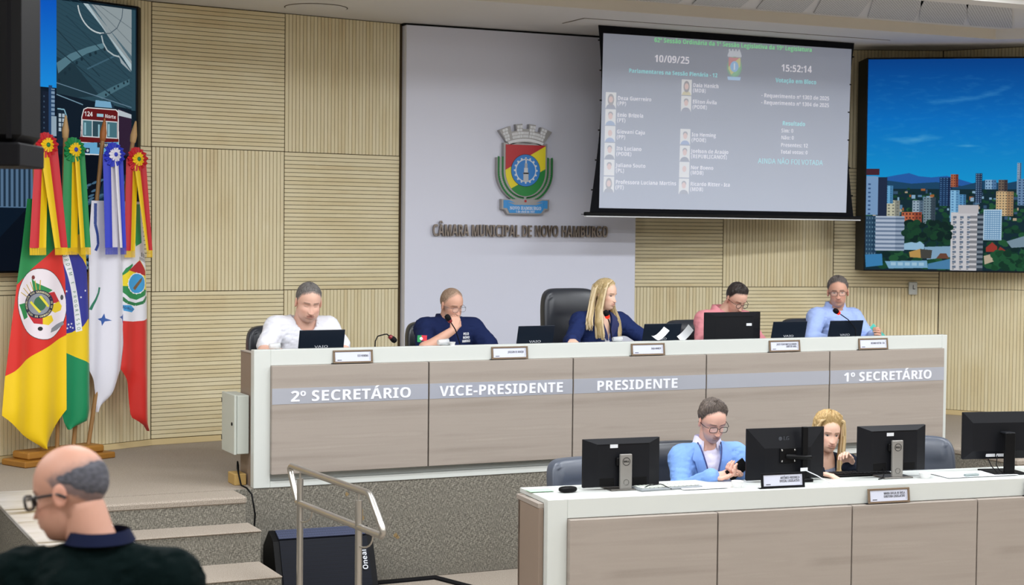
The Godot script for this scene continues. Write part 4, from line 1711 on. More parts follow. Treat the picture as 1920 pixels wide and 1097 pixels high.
func flag_rio(p: Paint) -> void:
	p.img.fill(Color("d8281e"))
	p.poly([[-20, 370], [110, 370], [110, 440], [75, 472], [45, 500], [12, 531], [-20, 560]], Color("1c8a4a"))
	p.poly([[-20, 704], [7, 686], [30, 668], [70, 645], [108, 625], [112, 850], [-20, 850]], Color("f4cc0a"))
	p.oval(60, 567, 46.5, 66, Color("1c1c1c"), 40, -0.12)
	p.oval(60, 567, 45.5, 65, Color("efe6ee"), 40, -0.12)
	# crossed banners
	p.poly([[42, 520], [50, 528], [78, 542], [60, 552], [46, 546]], Color("1f8a48"))
	p.poly([[60, 548], [82, 545], [94, 565], [78, 566]], Color("c4202c"))
	p.poly([[80, 568], [92, 563], [98, 572], [96, 580], [84, 584], [76, 580]], Color("f0d020"))
	p.poly([[16, 566], [28, 564], [34, 590], [26, 594]], Color("1f8a48"))
	p.poly([[34, 584], [60, 592], [60, 604], [46, 602]], Color("c4202c"))
	p.poly([[60, 590], [76, 588], [80, 598], [70, 606], [60, 604]], Color("f0d020"))
	for k in 6:
		var a := -2.6 + k * 0.22
		p.line(54 + 20 * cos(a), 567 + 22 * sin(a), 54 + 40 * cos(a), 567 + 44 * sin(a), 1.4, Color("caa838"))
	p.oval(45, 518, 3, 4, Color("7a2a2a"), 8)
	p.oval(54, 567, 26, 26, Color("14183a"), 40)
	p.oval(54, 567, 19, 19.5, Color("8d929c"), 36)
	p.oval(56, 566, 10, 13, Color("2f6a44"), 30)
	p.line(40, 562, 56, 582, 4.0, Color("e8dc3a"))
	p.line(56, 552, 70, 572, 4.0, Color("e8dc3a"))
	var s := "REPÚBLICA RIO GRANDENSE · 20 DE SETEMBRO DE 1835 ·"
	for k in s.length():
		var a := PI * 0.9 + TAU * k / s.length()
		p.text(text_mesh(s.substr(k, 1), bold, 3.4, 0.0), Vector2(54 + 22.5 * cos(a), 567 + 22.5 * sin(a)), Color("e8e0b0"), a + PI * 0.5)
	p.poly([[76, 612], [86, 606], [100, 600], [102, 606], [88, 616], [74, 620]], Color("8a8e96"))
	p.oval(56, 612, 4, 4, Color("1a1a1e"), 10)
	p.oval(98, 556, 3, 5, Color("4a4a50"), 10)


func flag_brazil(p: Paint) -> void:
	p.img.fill(Color("f0cc12"))
	p.poly([[90, 370], [160, 370], [160, 430], [130, 440], [90, 400]], Color("0f8a48"))
	p.poly([[90, 480], [100, 474], [115, 470], [130, 474], [142, 486], [150, 500], [160, 520], [160, 594], [150, 600], [140, 612], [120, 622], [90, 627]], Color("2a2f96"))
	p.poly([[90, 655], [106, 659], [125, 668], [145, 678], [160, 686], [160, 830], [90, 830]], Color("0c8a58"))
	# band with the motto
	var band := []
	var band2 := []
	for k in 13:
		var f := k / 12.0
		var c := Vector2(104, 474).lerp(Vector2(133, 622), f) + Vector2(4.5 * sin(PI * f), -1.0)
		band.append(c + Vector2(5.8, -1.2))
		band2.push_front(c - Vector2(5.8, -1.2))
	p.poly(band + band2, Color("eceef4"))
	var s := "ORDEM E PROGRESSO"
	for k in s.length():
		var f := (k + 0.6) / (s.length() + 0.2)
		var c := Vector2(104, 474).lerp(Vector2(133, 622), f) + Vector2(4.5 * sin(PI * f), -1.0)
		p.text(text_mesh(s.substr(k, 1), sans, 7.0, 0.0), c, Color("1c6a3c"), 1.35, Vector2(0.8, 0.9))
	for q in [[101, 495], [101, 530], [103, 560], [108, 545], [105, 592], [137, 557], [112, 607], [116, 612], [110, 614], [118, 606], [121, 614], [100, 512], [146, 545], [106, 570]]:
		star(p, q[0], q[1], 2.6, 5, Color("f0f0fa"))


func star(p: Paint, x: float, y: float, r: float, n: int, c: Color, rot := 0.0, inner := 0.42) -> void:
	var a := []
	for k in n * 2:
		a.append(Vector2(x, y) + Vector2.from_angle(-PI * 0.5 + rot + PI * k / n) * (r if k % 2 == 0 else r * inner))
	p.poly(a, c)


func flag_white(p: Paint) -> void:
	p.img.fill(Color("e6e6f2"))
	star(p, 188, 602, 12, 4, Color("2f5aa8"), 0.15, 0.36)
	star(p, 226, 599, 12, 4, Color("2f5aa8"), 0.1, 0.36)
	p.path([[180, 540], [178, 550], [172, 562], [166, 572], [162, 582]], 4.5, Color("1c7a5c"))
	p.path([[172, 380], [171, 420], [175, 440], [176, 458], [171, 470]], 5.0, Color("2f4a98"))


func flag_town(p: Paint) -> void:
	p.img.fill(Color("e8e8f0"))
	p.poly([[210, 604], [245, 608], [265, 607], [290, 601], [295, 840], [210, 840]], Color("d22a22"))
	p.poly([[244, 380], [262, 380], [264, 455], [250, 462], [246, 440]], Color("1f9a5a"))
	# wreath
	p.poly([[221, 520], [229, 504], [242, 495], [243, 499], [232, 512], [223, 524]], Color("1f8a4a"))
	p.path([[222, 560], [232, 570], [250, 575], [266, 571], [276, 560]], 6.0, Color("1f7a44"))
	# tilted shield
	p.poly([[222, 520], [259, 488], [274, 510], [276, 545], [272, 556], [252, 566], [236, 562], [224, 546]], Color("f0d81e"))
	p.poly([[234, 508], [259, 489], [273, 510], [273, 520]], Color("b81c26"))
	p.poly([[222, 538], [250, 540], [276, 548], [272, 557], [252, 566], [236, 562], [224, 550]], Color("1f8a4a"))
	p.oval(252, 534, 19.5, 20.5, Color("f2f4f8"), 36)
	p.oval(252, 534, 18, 19, Color("3aa0dc"), 36)
	for k in 16:
		var a := TAU * k / 16.0
		p.oval(252 + 19 * cos(a), 534 + 20 * sin(a), 1.6, 1.6, Color("f2f4f8"), 6)
	p.poly([[244, 543], [258, 527], [264, 522], [262, 530], [249, 547]], Color("7a5a34"))
	p.poly([[224, 575], [240, 576], [248, 584], [242, 590], [226, 586]], Color("3a9ad8"))
	p.text(text_mesh("BURGO", bold, 5.0, 0.0), Vector2(234, 582), Color("1f3a6a"), 0.3)
	for k in 4:
		p.rect(262 + k * 4.5, 474 + k * 2.0, 3.4, 8, Color("9a9a9e"))
	p.poly([[258, 482], [278, 490], [276, 496], [258, 488]], Color("b8b8bc"))


# ---------------------------------------------------------------- chairs
# superellipsoid pad: half sizes h, exponent e (small = boxy)
func pad(g: Geo, at: Vector3, h: Vector3, e1: float, e2: float, nu := 28, nv := 20, warp = null) -> void:
	g.grid(nu, nv, func(u: float, w: float) -> Vector3:
		var a := TAU * u
		var b := PI * w
		var cb := cos(b)
		var sb := sin(b)
		var p := Vector3(sgp(sb, e1) * sgp(cos(a), e2) * h.x, sgp(cb, e1) * h.y, sgp(sb, e1) * sgp(sin(a), e2) * h.z)
		if warp != null:
			p = warp.call(p)
		return at + p)


func sgp(x: float, e: float) -> float:
	return signf(x) * pow(absf(x), e)


# local: floor at y 0, the sitter looks along +z; H = top of the backrest
func make_chair(label: String, H: float, w: float, m: Material, at: Vector3, turn: float) -> Node3D:
	var t := thing("office_chair", label, "chair", at, turn, "leather swivel chairs at the benches")
	var mid := (H + 0.46) * 0.5
	var hh := (H - 0.46) * 0.5
	var g := Geo.new()
	var lean := 0.12
	pad(g, Vector3(0, mid, -0.28), Vector3(w * 0.5, hh, 0.055), 0.35, 0.4, 40, 40, func(p: Vector3) -> Vector3:
		var f := p.y / hh
		p.z -= lean * (f * 0.5 + 0.5) * 0.8
		p.x *= 1.0 - 0.06 * maxf(f, 0.0)
		p.z += 0.05 * pow(absf(p.x) / (w * 0.5), 2.0)
		# three cushions with stitched hollows between
		if p.z > -1.0:
			p.z += 0.014 * absf(sin((f + 1.0) * 0.5 * PI * 3.0)) * (1.0 if absf(p.x) < w * 0.36 else 0.0)
		return p)
	var b := part("backrest", g, m, t)
	for s in [-1.0, 1.0]:
		g = Geo.new()
		var pts := []
		for k in 9:
			var f := lerpf(-0.85, 0.9, k / 8.0)
			pts.append(Vector3(s * w * 0.37, mid + hh * f, -0.28 - lean * (f * 0.5 + 0.5) * 0.8 + 0.055))
		g.tube(pts, 0.005, 6)
		part("seam", g, M.black_matt, b)
	g = Geo.new()
	pad(g, Vector3(0, 0.47, 0.0), Vector3(w * 0.5, 0.06, 0.27), 0.4, 0.4)
	part("seat", g, m, t)
	for s in [-1.0, 1.0]:
		g = Geo.new()
		pad(g, Vector3(s * (w * 0.5 + 0.03), 0.67, -0.02), Vector3(0.03, 0.02, 0.15), 0.5, 0.5, 16, 10)
		var ar := part("armrest", g, m, t)
		g = Geo.new()
		g.tube([Vector3(s * (w * 0.5 + 0.03), 0.66, 0.06), Vector3(s * (w * 0.5 + 0.035), 0.52, 0.02), Vector3(s * w * 0.35, 0.43, 0.0)], 0.014, 8)
		part("arm_support", g, M.black, ar)
	g = Geo.new()
	g.tube([Vector3(0, 0.08, 0), Vector3(0, 0.42, 0)], 0.028, 12)
	part("gas_column", g, M.chrome, t)
	g = Geo.new()
	for k in 5:
		var a := TAU * k / 5.0
		g.tube([Vector3(0, 0.1, 0), Vector3(cos(a) * 0.28, 0.07, sin(a) * 0.28)], [0.025, 0.016], 8)
	part("star_base", g, M.black, t)
	for k in 5:
		var a := TAU * k / 5.0
		g = Geo.new()
		g.ball(Vector3(cos(a) * 0.28, 0.03, sin(a) * 0.28), Vector3(0.03, 0.03, 0.03), 8)
		part("caster", g, M.black, t)
	return t


func build_chairs() -> void:
	make_chair("black leather chair behind the man in the white T-shirt", 1.0, 0.52, M.leather, Vector3(0.385, FL, -0.70), 0.05)
	make_chair("black leather chair behind the man in the navy polo shirt", 1.01, 0.52, M.leather, Vector3(1.60, FL, -0.72), 0.05)
	make_chair("tall black leather executive chair behind the woman in the navy blazer", 1.25, 0.56, M.leather, Vector3(2.755, FL, -0.74), 0.12)
	make_chair("black leather chair behind the man in the pink shirt", 0.99, 0.52, M.leather, Vector3(3.82, FL, -0.72), 0.05)
	make_chair("black leather chair behind the man in the pale blue shirt", 0.985, 0.52, M.leather, Vector3(4.93, FL, -0.74), 0.0)
	make_chair("empty grey leather chair at the end of the lower bench by the mouse", 0.98, 0.5, M.leather_grey, Vector3(1.56, 0, 1.75), 0.15)
	make_chair("dark leather chair behind the man in the light blue jacket", 1.03, 0.54, M.leather, Vector3(2.24, 0, 1.62), -0.1)
	make_chair("dark leather chair behind the blonde woman at the lower bench", 0.93, 0.5, M.leather, Vector3(3.02, 0, 1.52), -0.15)
	make_chair("empty grey leather chair with pleated back turned beside the screen stand", 1.05, 0.52, M.leather_grey, Vector3(3.60, 0, 1.98), -0.75)


# ---------------------------------------------------------------- things on the benches
# local: stands on y 0, the picture side looks along -z; p: w, h, lift, stand ("silver", "black", "arm", "none")
func make_monitor(label: String, at: Vector3, turn: float, w: float, h: float, lift: float, stand: String, logo: String, sticker: Vector2) -> Node3D:
	var t := thing("computer_monitor", label, "monitor", at, turn, "monitors on the benches seen from behind")
	var g := Geo.new()
	g.bb(Vector3(-w / 2, lift, -0.02), Vector3(w / 2, lift + h, 0.0), 0.003)
	part("bezel", g, M.plastic, t)
	g = Geo.new()
	g.bb(Vector3(-w / 2 + 0.004, lift + 0.006, -0.0215), Vector3(w / 2 - 0.004, lift + h - 0.004, -0.0195))
	part("glass_front", g, M.black, t)
	# back shell: tapering to a raised middle
	g = Geo.new()
	var o := [Vector2(-w / 2, lift), Vector2(w / 2, lift), Vector2(w / 2, lift + h), Vector2(-w / 2, lift + h)]
	var mx := w * (0.34 if stand != "black" else 0.40)
	var ya := lift + h * (0.02 if stand != "black" else 0.18)
	var yb := lift + h * (0.9 if stand != "black" else 0.78)
	if stand == "arm":
		mx = w * 0.3
		yb = lift + h * 0.62
	var n := [Vector2(-mx, ya), Vector2(mx, ya), Vector2(mx, yb), Vector2(-mx, yb)]
	for k in 4:
		var a: Vector2 = o[k]
		var b: Vector2 = o[(k + 1) % 4]
		var c: Vector2 = n[(k + 1) % 4]
		var d: Vector2 = n[k]
		g.face([Vector3(a.x, a.y, 0), Vector3(b.x, b.y, 0), Vector3(c.x, c.y, 0.028), Vector3(d.x, d.y, 0.028)])
	g.face([Vector3(n[0].x, n[0].y, 0.028), Vector3(n[1].x, n[1].y, 0.028), Vector3(n[2].x, n[2].y, 0.028), Vector3(n[3].x, n[3].y, 0.028)])
	var sh := part("back_shell", g, M.plastic, t)
	if stand == "silver" or stand == "none":
		g = Geo.new()
		g.bb(Vector3(-w * 0.33, lift + h * 0.875, 0.0265), Vector3(w * 0.33, lift + h * 0.89, 0.0285))
		part("vent_slot", g, M.black, sh)
		for s in [-1.0, 1.0]:
			g = Geo.new()
			g.bb(Vector3(s * w * 0.12, lift + 0.01, 0.027), Vector3(s * w * 0.31, lift + h * 0.2, 0.0295), 0.002)
			part("port_recess", g, M.plastic_dark, sh)
	if sticker != Vector2.ZERO:
		g = Geo.new()
		g.bb(Vector3(sticker.x - 0.024, lift + sticker.y - 0.01, 0.0275), Vector3(sticker.x + 0.024, lift + sticker.y + 0.01, 0.029))
		part("sticker", g, M.sticker, sh)
	if stand == "silver":
		g = Geo.new()
		g.bb(Vector3(-0.036, 0.004, 0.05), Vector3(0.036, lift + h * 0.70, 0.07), 0.003)
		var nk := part("stand_neck", g, mat("8d8a86", 0.45, 0.35), t)
		g = Geo.new()
		g.lathe([Vector2(0, 0.0), Vector2(0.016, 0.0), Vector2(0.016, 0.004)], 18, Transform3D(Basis(Vector3(1, 0, 0), Vector3(0, 0, 1), Vector3(0, -1, 0)), Vector3(0.0, 0.045, 0.0685)))
		part("cable_hole", g, M.black, nk)
		g = Geo.new()
		var ring := []
		for k in 25:
			ring.append(Vector3(cos(TAU * k / 24.0) * 0.022, lift + h * 0.55 + sin(TAU * k / 24.0) * 0.022, 0.071))
		g.tube(ring, 0.0014, 5, false)
		part("logo_ring", g, M.black, nk)
		part("logo_letters", text_mesh(logo, bold, 0.0105, 0.001), M.black, nk, Transform3D(Basis(), Vector3(0, lift + h * 0.55, 0.0712)))
		g = Geo.new()
		g.bb(Vector3(-0.05, lift + h * 0.45, 0.026), Vector3(0.03, lift + h * 0.62, 0.051), 0.004)
		part("mount", g, M.plastic_dark, t)
		g = Geo.new()
		g.bb(Vector3(-0.10, 0.0, -0.1), Vector3(0.10, 0.008, 0.085), 0.003)
		part("stand_foot", g, M.steel_dark, t)
	elif stand == "black":
		g = Geo.new()
		g.bb(Vector3(-0.033, 0.004, 0.08), Vector3(0.033, lift + h * 0.58, 0.105), 0.003)
		part("stand_neck", g, M.plastic_dark, t)
		g = Geo.new()
		g.bb(Vector3(-0.034, lift + h * 0.56, 0.028), Vector3(0.034, lift + h * 0.6, 0.106), 0.004)
		part("mount", g, M.plastic, t)
		g = Geo.new()
		g.bb(Vector3(-0.11, 0.0, -0.1), Vector3(0.11, 0.01, 0.12), 0.003)
		part("stand_foot", g, M.plastic_dark, t)
		for x in [-0.115, -0.045]:
			g = Geo.new()
			g.bb(Vector3(x, lift + 0.015, 0.012), Vector3(x + 0.06, lift + 0.045, 0.018))
			part("type_label", g, M.sticker, sh)
	elif stand == "arm":
		g = Geo.new()
		g.bb(Vector3(0.075, 0.0, 0.05), Vector3(0.108, lift + h + 0.01, 0.075), 0.002)
		part("clamp_pole", g, M.plastic_dark, t)
		g = Geo.new()
		g.bb(Vector3(-0.055, lift + h * 0.33, 0.028), Vector3(0.055, lift + h * 0.62, 0.036), 0.002)
		var pl := part("mount_plate", g, M.black, t)
		for q in [[-0.042, 0.37], [0.042, 0.37], [-0.042, 0.58], [0.042, 0.58]]:
			g = Geo.new()
			g.ball(Vector3(q[0], lift + h * q[1], 0.037), Vector3(0.006, 0.006, 0.003), 8)
			part("screw", g, M.chrome, pl)
		g = Geo.new()
		g.tube([Vector3(-0.01, lift + h * 0.46, 0.036), Vector3(0.02, lift + h * 0.46, 0.07), Vector3(0.09, lift + h * 0.44, 0.075), Vector3(0.13, lift + h * 0.44, 0.07)], 0.014, 10)
		part("arm_joint", g, M.black, t)
		g = Geo.new()
		g.bb(Vector3(0.04, 0.0, -0.02), Vector3(0.14, 0.02, 0.09), 0.003)
		part("desk_clamp", g, M.black, t)
		part("logo_letters", text_mesh(logo, bold, 0.024, 0.001), mat("3c4048", 0.5), sh, Transform3D(Basis(), Vector3(-0.005, lift + h * 0.80, 0.0165)))
		g = Geo.new()
		g.lathe([Vector2(0, 0.001), Vector2(0.012, 0.001), Vector2(0.012, 0)], 16, Transform3D(Basis(Vector3(1, 0, 0), Vector3(0, 0, 1), Vector3(0, -1, 0)), Vector3(-0.045, lift + h * 0.80, 0.0165)))
		part("logo_disc", g, mat("3c4048", 0.5), sh)
	return t


# local: base on y 0, lid back looks along +z, leaning back by tilt
func make_laptop(label: String, at: Vector3, turn: float, w: float) -> Node3D:
	var t := thing("laptop", label, "laptop", at, turn, "open laptops on the raised bench")
	var g := Geo.new()
	g.bb(Vector3(-w / 2, 0.0, -0.23), Vector3(w / 2, 0.018, 0.0), 0.004)
	var b := part("base", g, M.laptop, t)
	g = Geo.new()
	g.bb(Vector3(-w / 2 + 0.02, 0.018, -0.13), Vector3(w / 2 - 0.02, 0.0195, -0.02))
	part("keyboard", g, M.plastic_dark, b)
	var tl := Transform3D(Basis(Vector3.RIGHT, deg_to_rad(14.0)), Vector3(0, 0.014, 0.0))
	g = Geo.new()
	g.bb(Vector3(-w / 2, 0.0, -0.008), Vector3(w / 2, 0.215, 0.0), 0.0025, tl)
	var l := part("lid", g, M.laptop, t)
	g = Geo.new()
	g.bb(Vector3(-w / 2 + 0.01, 0.01, -0.0095), Vector3(w / 2 - 0.01, 0.205, -0.0078), 0.0, tl)
	part("display_panel", g, M.black, l)
	var tm := text_mesh("VAIO", sans, 0.016, 0.001)
	var lg := part("logo_letters", tm, M.logo_white, l, tl * Transform3D(Basis(), Vector3(0, 0.098, 0.0006)))
	lg.scale.x = 0.095 / tm.get_aabb().size.x
	return t


func make_nameplate(label: String, at: Vector3, turn: float, lines: Array, dark: bool) -> Node3D:
	var t := thing("name_plate", label, "name plate", at, turn, "name plates along the benches")
	var tl := Transform3D(Basis(Vector3.RIGHT, deg_to_rad(-7.0)), Vector3.ZERO)
	var g := Geo.new()
	var w := 0.28
	var h := 0.089
	g.bb(Vector3(-w / 2, 0, -0.01), Vector3(w / 2, 0.014, 0.0), 0.002, tl)
	g.bb(Vector3(-w / 2, h - 0.012, -0.01), Vector3(w / 2, h, 0.0), 0.002, tl)
	g.bb(Vector3(-w / 2, 0.014, -0.01), Vector3(-w / 2 + 0.015, h - 0.012, 0.0), 0.002, tl)
	g.bb(Vector3(w / 2 - 0.015, 0.014, -0.01), Vector3(w / 2, h - 0.012, 0.0), 0.002, tl)
	part("frame", g, M.frame_wood if not dark else M.black_matt, t)
	g = Geo.new()
	g.bb(Vector3(-w / 2 + 0.014, 0.013, -0.009), Vector3(w / 2 - 0.014, h - 0.011, -0.004), 0.0, tl)
	var c := part("card", g, M.plate_card, t)
	g = Geo.new()
	g.bb(Vector3(-w / 2 - 0.01, 0.0, -0.03), Vector3(w / 2 - 0.02, 0.003, 0.0))
	part("foot", g, M.black_matt, t)
	for k in lines.size():
		var tm := text_mesh(lines[k], bold, 0.0125, 0.0006)
		tm.horizontal_alignment = HORIZONTAL_ALIGNMENT_RIGHT
		var y := 0.05 + (0.0085 - 0.018 * k if lines.size() > 1 else 0.0)
		var o := part("name_letters", tm, M.ink, c, tl * Transform3D(Basis().scaled(Vector3(0.72, 1.1, 1)), Vector3(w / 2 - 0.032, y, -0.0035)))
	g = Geo.new()
	g.bb(Vector3(-w / 2 + 0.03, 0.021, -0.004), Vector3(-w / 2 + 0.06, 0.025, -0.0033), 0.0, tl)
	g.bb(Vector3(w / 2 - 0.024, 0.02, -0.004), Vector3(w / 2 - 0.0228, h - 0.018, -0.0033), 0.0, tl)
	part("printed_mark", g, M.ink, c)
	return t


func make_mic(label: String, pts: Array, lit: bool) -> void:
	var t := thing("microphone", label, "microphone", pts[0], 0.0, "gooseneck microphones on the raised bench")
	var q := []
	var cv := Curve3D.new()
	for k in pts.size():
		var a: Vector3 = pts[maxi(k - 1, 0)]
		var b: Vector3 = pts[mini(k + 1, pts.size() - 1)]
		var tg := (b - a) * (0.2 if k > 0 and k < pts.size() - 1 else 0.1)
		cv.add_point(pts[k] - pts[0], -tg, tg)
	for k in 17:
		q.append(cv.sample_baked(cv.get_baked_length() * k / 16.0))
	var g := Geo.new()
	g.tube(q, 0.0042, 8)
	part("gooseneck", g, M.black_matt, t)
	var d: Vector3 = (q[-1] - q[-3]).normalized()
	var bx := d.cross(Vector3.FORWARD).normalized()
	var bs := Basis(bx, d, bx.cross(d))
	g = Geo.new()
	g.lathe([Vector2(0.005, -0.012), Vector2(0.012, -0.006), Vector2(0.019, 0.01), Vector2(0.021, 0.028), Vector2(0.016, 0.044), Vector2(0.0, 0.05)], 16, Transform3D(bs, q[-1]))
	var h := part("windscreen", g, M.black_matt, t)
	g = Geo.new()
	g.lathe([Vector2(0.0115, -0.016), Vector2(0.0150, -0.012), Vector2(0.0178, 0.002), Vector2(0.0165, 0.004)], 16, Transform3D(bs, q[-1]))
	part("ring_light", g, M.red_glow if lit else mat("7a1420", 0.4), h)
	g = Geo.new()
	g.lathe([Vector2(0.0, 0.022), Vector2(0.03, 0.02), Vector2(0.045, 0.0)], 18)
	part("base", g, M.black_matt, t, Transform3D(Basis(), Vector3(0, -0.002, 0)))


func make_cup(called: String, label: String, at: Vector3, m: Material, r: float, h: float, lying := false) -> void:
	var t := thing(called, label, "cup", at)
	var bs := Basis(Vector3(0, 0, 1), deg_to_rad(-90)) if lying else Basis()
	var lift := Vector3(0, r, 0) if lying else Vector3.ZERO
	var g := Geo.new()
	g.lathe([Vector2(0, 0.002), Vector2(r * 0.72, 0.002), Vector2(r * 0.75, 0.0), Vector2(r, h), Vector2(r * 1.04, h), Vector2(r * 0.95, h), Vector2(r * 0.7, 0.006), Vector2(0, 0.006)], 20, Transform3D(bs, lift))
	part("wall", g, m, t)
	g = Geo.new()
	var ring := []
	for k in 21:
		ring.append(bs * Vector3(cos(TAU * k / 20.0) * r, h, sin(TAU * k / 20.0) * r) + lift)
	g.tube(ring, 0.0016, 6, false)
	part("rim", g, m, t)


func sheet(called: String, label: String, at: Vector3, bs: Basis, w: float, h: float, curl: float, m: Material, cat := "paper") -> void:
	var g := Geo.new()
	for s in [0.0, 0.0012]:
		g.grid(8, 8, func(u: float, v: float) -> Vector3:
			return at + bs * Vector3((u - 0.5) * w, (v - 0.5) * h, curl * pow(u - 0.2, 2.0) + s), null, s == 0.0)
	whole(called, g, m, label, cat)


func build_bench_things() -> void:
	var wt := 1.46
	make_laptop("open laptop before the man in the white T-shirt", Vector3(0.43, wt, -0.31), 0.03, 0.325)
	make_laptop("open laptop between the navy polo man and the tall chair", Vector3(2.06, wt, -0.36), 0.06, 0.30)
	make_laptop("open laptop beside the sleeve of the navy blazer", Vector3(3.11, wt, -0.36), 0.04, 0.33)
	make_laptop("open laptop between the pink shirt's monitor and the blue shirt", Vector3(4.25, wt, -0.36), 0.02, 0.32)
	make_laptop("open laptop before the man in the pale blue shirt", Vector3(4.785, wt, -0.36), 0.02, 0.325)
	make_monitor("black monitor on the raised bench hiding the pink shirt", Vector3(3.78, wt, -0.4), 0.0, 0.50, 0.285, 0.012, "none", "", Vector2(0.13, 0.19))
	var names := [[0.563, ["ICO HEMING"], "name plate on the bench below the laptop of the white T-shirt"], [1.713, ["JOELSON DE ARAÚJO"], "name plate on the bench above the word vice-presidente"], [2.817, ["DAIA HANICH"], "name plate on the bench above the word presidente"], [4.0, ["JULIO CEZAR BARCELA JUNIOR", "DIRETOR GERAL"], "two line name plate on the raised bench by the unlettered panel"], [4.822, ["RICARDO RITTER - ICA"], "name plate on the bench above the word 1º secretário"]]
	for q in names:
		make_nameplate(q[2], Vector3(q[0], 1.4735, -0.012), 0.0, q[1], false)
	# lower bench: positions along its own axis
	var o := Vector3(0.844, 0, 2.33)
	var ang := -deg_to_rad(6.2)
	var bb := Basis(Vector3.UP, ang)
	make_nameplate("two line name plate on the worktop before the pole mounted monitor", o + bb * Vector3(1.455, 0.9, -0.03), ang, ["ARTÊMIO FRIEDRICH", "OFICIAL LEGISLATIVO"], true)
	make_nameplate("two line name plate leaning on the fascia of the lower bench", o + bb * Vector3(2.12, 0.792, 0.03), ang, ["MARIA IDELIA DE ÁVILA", "DIRETORA LEGISLATIVO"], false)
	make_nameplate("black framed name plate on the lower bench under the far monitor", o + bb * Vector3(3.21, 0.792, 0.03), ang, [" "], true)
	make_monitor("black monitor with silver neck before the empty grey chair", o + bb * Vector3(0.545, 0.9, -0.27), ang + 0.02, 0.475, 0.275, 0.012, "silver", "DELL", Vector2(-0.06, 0.235))
	make_monitor("wide black monitor clamped to a black pole beside the blonde woman", o + bb * Vector3(1.60, 0.9, -0.28), ang, 0.51, 0.305, 0.01, "arm", "LG", Vector2.ZERO)
	make_monitor("black monitor with silver neck before the blonde woman's raised hand", o + bb * Vector3(2.31, 0.9, -0.26), ang, 0.465, 0.275, 0.035, "silver", "DELL", Vector2(-0.03, 0.225))
	make_monitor("black monitor on a black column near the far end of the lower bench", o + bb * Vector3(3.08, 0.9, -0.24), ang - 0.12, 0.53, 0.29, 0.085, "black", "", Vector2.ZERO)
	# microphones
	make_mic("gooseneck microphone bent low beside the white T-shirt's laptop", [Vector3(0.80, wt, -0.25), Vector3(0.805, 1.60, -0.25), Vector3(0.822, 1.635, -0.25), Vector3(0.885, 1.650, -0.245), Vector3(0.915, 1.625, -0.24)], false)
	make_mic("gooseneck microphone in front of the navy polo shirt", [Vector3(1.44, wt, -0.25), Vector3(1.435, 1.57, -0.25), Vector3(1.40, 1.67, -0.25), Vector3(1.355, 1.735, -0.25)], false)
	make_mic("gooseneck microphone with lit red ring before the woman in the blazer", [Vector3(2.65, wt, -0.25), Vector3(2.645, 1.57, -0.25), Vector3(2.625, 1.69, -0.25), Vector3(2.602, 1.748, -0.25)], true)
	make_mic("gooseneck microphone reaching up before the pale blue shirt", [Vector3(4.86, wt, -0.28), Vector3(4.85, 1.62, -0.29), Vector3(4.79, 1.69, -0.3), Vector3(4.69, 1.748, -0.3)], true)
	# cups and papers
	var clear := glassy("eef2f4", 0.3)
	make_cup("plastic_cup", "clear plastic cup lying on the bench before the navy polo shirt", Vector3(1.19, DT, -0.065), clear, 0.024, 0.075, true)
	make_cup("coffee_cup", "small white coffee cup standing before the navy polo shirt", Vector3(1.297, DT, -0.065), M.cup, 0.022, 0.022)
	make_cup("plastic_cup", "clear plastic cup lying before the man in the white T-shirt", Vector3(0.0, DT, -0.065), clear, 0.022, 0.07, true)
	make_cup("plastic_cup", "clear plastic cup lying by the blazer woman's microphone", Vector3(2.55, DT, -0.065), clear, 0.02, 0.07, true)
	make_cup("coffee_cup", "small white coffee cup beside the phone of the light blue jacket", o + bb * Vector3(1.21, 0.9, -0.13), M.cup, 0.034, 0.036)
	make_cup("coffee_cup", "small white coffee cup beside the silver neck near the grey chair", o + bb * Vector3(2.48, 0.9, -0.16), M.cup, 0.036, 0.03)
	sheet("paper_sheet", "white sheet curling up before the woman in the navy blazer", Vector3(2.93, DT + 0.02, -0.07), Basis(Vector3.UP, 0.3) * Basis(Vector3.RIGHT, -1.1), 0.10, 0.06, 0.12, M.paper)
	sheet("paper_sheet", "white sheet held up beside the pink shirt's chair", Vector3(3.30, 1.600, -0.30), Basis(Vector3.UP, -0.4) * Basis(Vector3.BACK, 0.7) * Basis(Vector3.RIGHT, -0.35), 0.12, 0.06, 0.12, M.paper)
	sheet("paper_sheet", "white sheet lying on the worktop before the light blue jacket", o + bb * Vector3(1.0, 0.9035, -0.2), bb * Basis(Vector3.RIGHT, -PI / 2), 0.28, 0.2, 0.0, M.paper)
	sheet("paper_sheet", "white sheet lying beneath the far monitor's cables", o + bb * Vector3(2.85, 0.9035, -0.2), bb * Basis(Vector3.RIGHT, -PI / 2), 0.5, 0.22, 0.0, M.paper)
	sheet("green_note", "mint green note at the corner of the lower bench", o + bb * Vector3(0.06, 0.9035, -0.3), bb * Basis(Vector3.RIGHT, -PI / 2), 0.14, 0.1, 0.0, mat("a9cfae", 0.8), "note")
	sheet("teal_folder", "teal card held up by the man in the pale blue shirt", Vector3(5.075, 1.592, -0.3), Basis(Vector3.UP, -0.25) * Basis(Vector3.BACK, -0.75), 0.14, 0.045, 0.0, mat("4fc0b4", 0.6), "card")
	# mouse, keyboards, cables on the lower bench
	var g := Geo.new()
	pad(g, o + bb * Vector3(0.20, 0.917, -0.22), Vector3(0.055, 0.017, 0.032), 0.7, 0.8, 20, 12)
	whole("computer_mouse", g, M.plastic_dark, "black computer mouse at the open end of the lower bench", "mouse")
	keyboard("black keyboard beneath the monitor before the blonde woman", o + bb * Vector3(2.16, 0.9, -0.37), ang)
	keyboard("grey keyboard beside the light blue jacket's papers", o + bb * Vector3(0.80, 0.9, -0.20), ang + 0.1)
